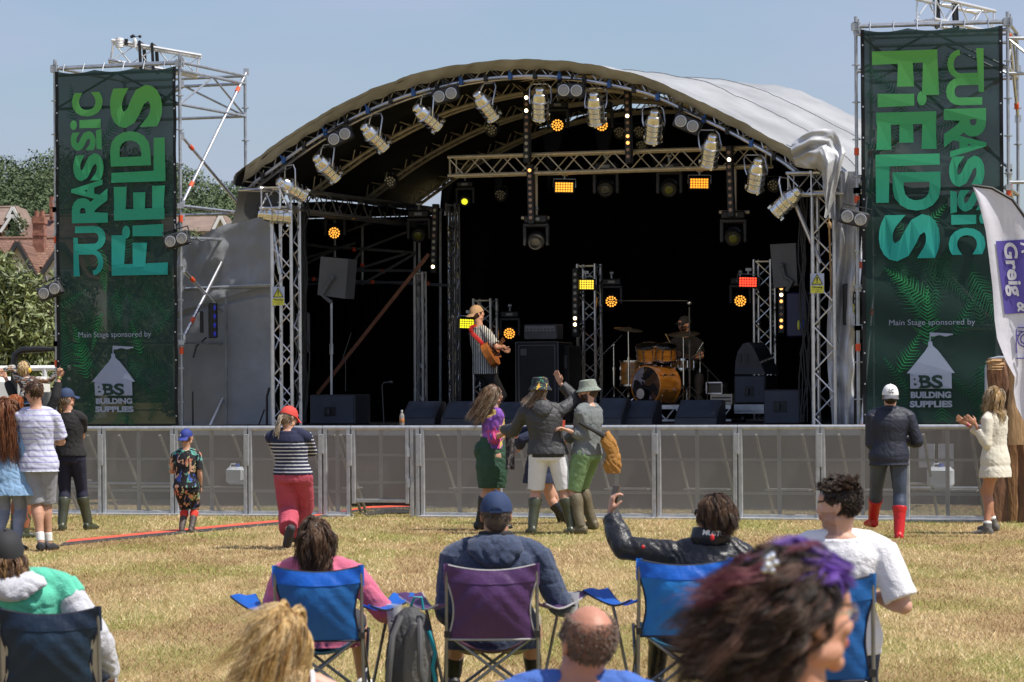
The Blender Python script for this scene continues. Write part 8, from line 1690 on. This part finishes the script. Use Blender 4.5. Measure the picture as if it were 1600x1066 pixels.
m = MB(); m.path([q + V((.10, -.09, .42)), q + V((.135, -.09, .30)), q + V((.12, -.10, .22)), q + V((.14, -.09, .12))], .012, 6); m.path([q + V((.0, .0, .55)), q + V((.02, -.02, .60)), q + V((.06, 0, .60)), q + V((.07, 0, .53))], .008, 6); part('teal_cord', m, mat('teal_cord', (.01, .25, .32), .5), t)
# ============================================================ feather flag at the right
FY = 34.0; FA = math.radians(8); FU = V((math.cos(FA), -math.sin(FA), 0)); FN = V((-math.sin(FA), -math.cos(FA), 0)); FO = P(1600, 600, FY); FO = V((FO.x, FY, 0))
def FQ(px, py, e=0.0):
    q = plane_hit(px, py, FO, FN); return q + FN * e
LE_ = [(1520, 292), (1530, 320), (1540, 360), (1545, 400), (1551, 450), (1554, 500), (1558, 530), (1572, 565), (1586, 590), (1584, 612), (1588, 635), (1600, 658), (1612, 680), (1640, 720)]
RE_ = [(1520, 290), (1550, 294), (1582, 312), (1602, 340), (1616, 370), (1626, 400), (1634, 440), (1640, 480), (1645, 520), (1649, 560), (1652, 600), (1655, 640), (1658, 690), (1660, 730)]
def FS(u, v, e=0.0):
    k_ = v * 13; i = min(12, int(k_)); f_ = k_ - i; a = [LE_[i][j] * (1 - f_) + LE_[i + 1][j] * f_ for j in (0, 1)]; b = [RE_[i][j] * (1 - f_) + RE_[i + 1][j] * f_ for j in (0, 1)]
    x, y = a[0] * (1 - u) + b[0] * u, a[1] * (1 - u) + b[1] * u; return FQ(x, y, e + .03 * math.sin(u * 7 + v * 5) * min(1, v * 4) * (1 - u) + .02 * math.sin(v * 16 + u * 3) * (1 - u))
t = thing('feather_flag', 'tall white feather flag with violet lettering at the right edge, black pole', 'flag', V((FQ(1660, 800).x, FY, 0)))
m = MB(); m.grid(lambda u, v: FS(u, v), 24, 70); cl = part('cloth', m, mat('white_flag_cloth', (.74, .73, .80), .8, 0, .05, 4, .2, 9, trans=.06), t)
m = MB(); m.path([FQ(*p_) for p_ in [(1660, 800), (1660, 730)] + list(reversed(RE_))] , .017, 8); m.tube(FQ(1660, 730), V((FQ(1660, 800).x, FQ(1660, 800).y, 0)), .017, 8); part('pole', m, BLACK, t)
m = MB(); m.m = 0; VI = mat('violet_print', (.10, .075, .36), .8, 0, .05); FW = mat('white_print', (.66, .65, .72), .8)
def inv(px, py): # (u,v) on cloth from picture point
    v = 0
    for i in range(13):
        if LE_[i][1] <= py <= LE_[i + 1][1]: v = (i + (py - LE_[i][1]) / (LE_[i + 1][1] - LE_[i][1])) / 13
    best = None
    for it in range(6):
        k_ = v * 13; i = min(12, int(k_)); f_ = k_ - i; a = [LE_[i][j] * (1 - f_) + LE_[i + 1][j] * f_ for j in (0, 1)]; b = [RE_[i][j] * (1 - f_) + RE_[i + 1][j] * f_ for j in (0, 1)]
        u = (px - a[0]) / (b[0] - a[0]); yy = a[1] * (1 - u) + b[1] * u; v = min(1, max(0, v + (py - yy) / 500))
    return u, v
def FP(px, py, e): u, v = inv(px, py); return FS(u, v, e)
m.grid(lambda u, v: FP(1556 + 70 * u + (v * 14), 377 + 4 * u * -1 + v * 114, .012), 16, 24); part('violet_panel', m, VI, cl)
m = MB(); rows = [('Greig', 1561, 1589, 378, 460), ('&', 1578, 1598, 472, 488)]
def trow(s_, x0, x1, y0, y1, e): put_text(m, s_, lambda u, v: FP(x1 - (1 - v) * (x1 - x0) + (y0 + u * (y1 - y0) - 378) * .13, y0 + u * (y1 - y0), e), .03)
trow('Greig', 1561, 1588, 379, 463, .024); trow('&', 1576, 1594, 472, 488, .0245); trow('A', 1594, 1616, 379, 396, .024); part('lettering', m, FW, cl, False)
m = MB()
for r_ in (12, 7): m.path([FP(1601 + r_ * .9 * math.cos(a), 530 + r_ * math.sin(a), .02) for a in [i * .35 for i in range(19)]], .007, 4)
for a, b in (((1590, 512), (1612, 512)), ((1588, 515), (1588, 552)), ((1588, 560), (1612, 560)), ((1591, 518), (1597, 518)), ((1589, 524), (1594, 524))): m.tube(FP(*a, .02), FP(*b, .02), .008, 4)
part('printed_drawing', m, VI, cl)
# dark shrub tops behind the barrier on the far right are hidden; nothing else stands there
bpy.data.scenes.remove(TS)
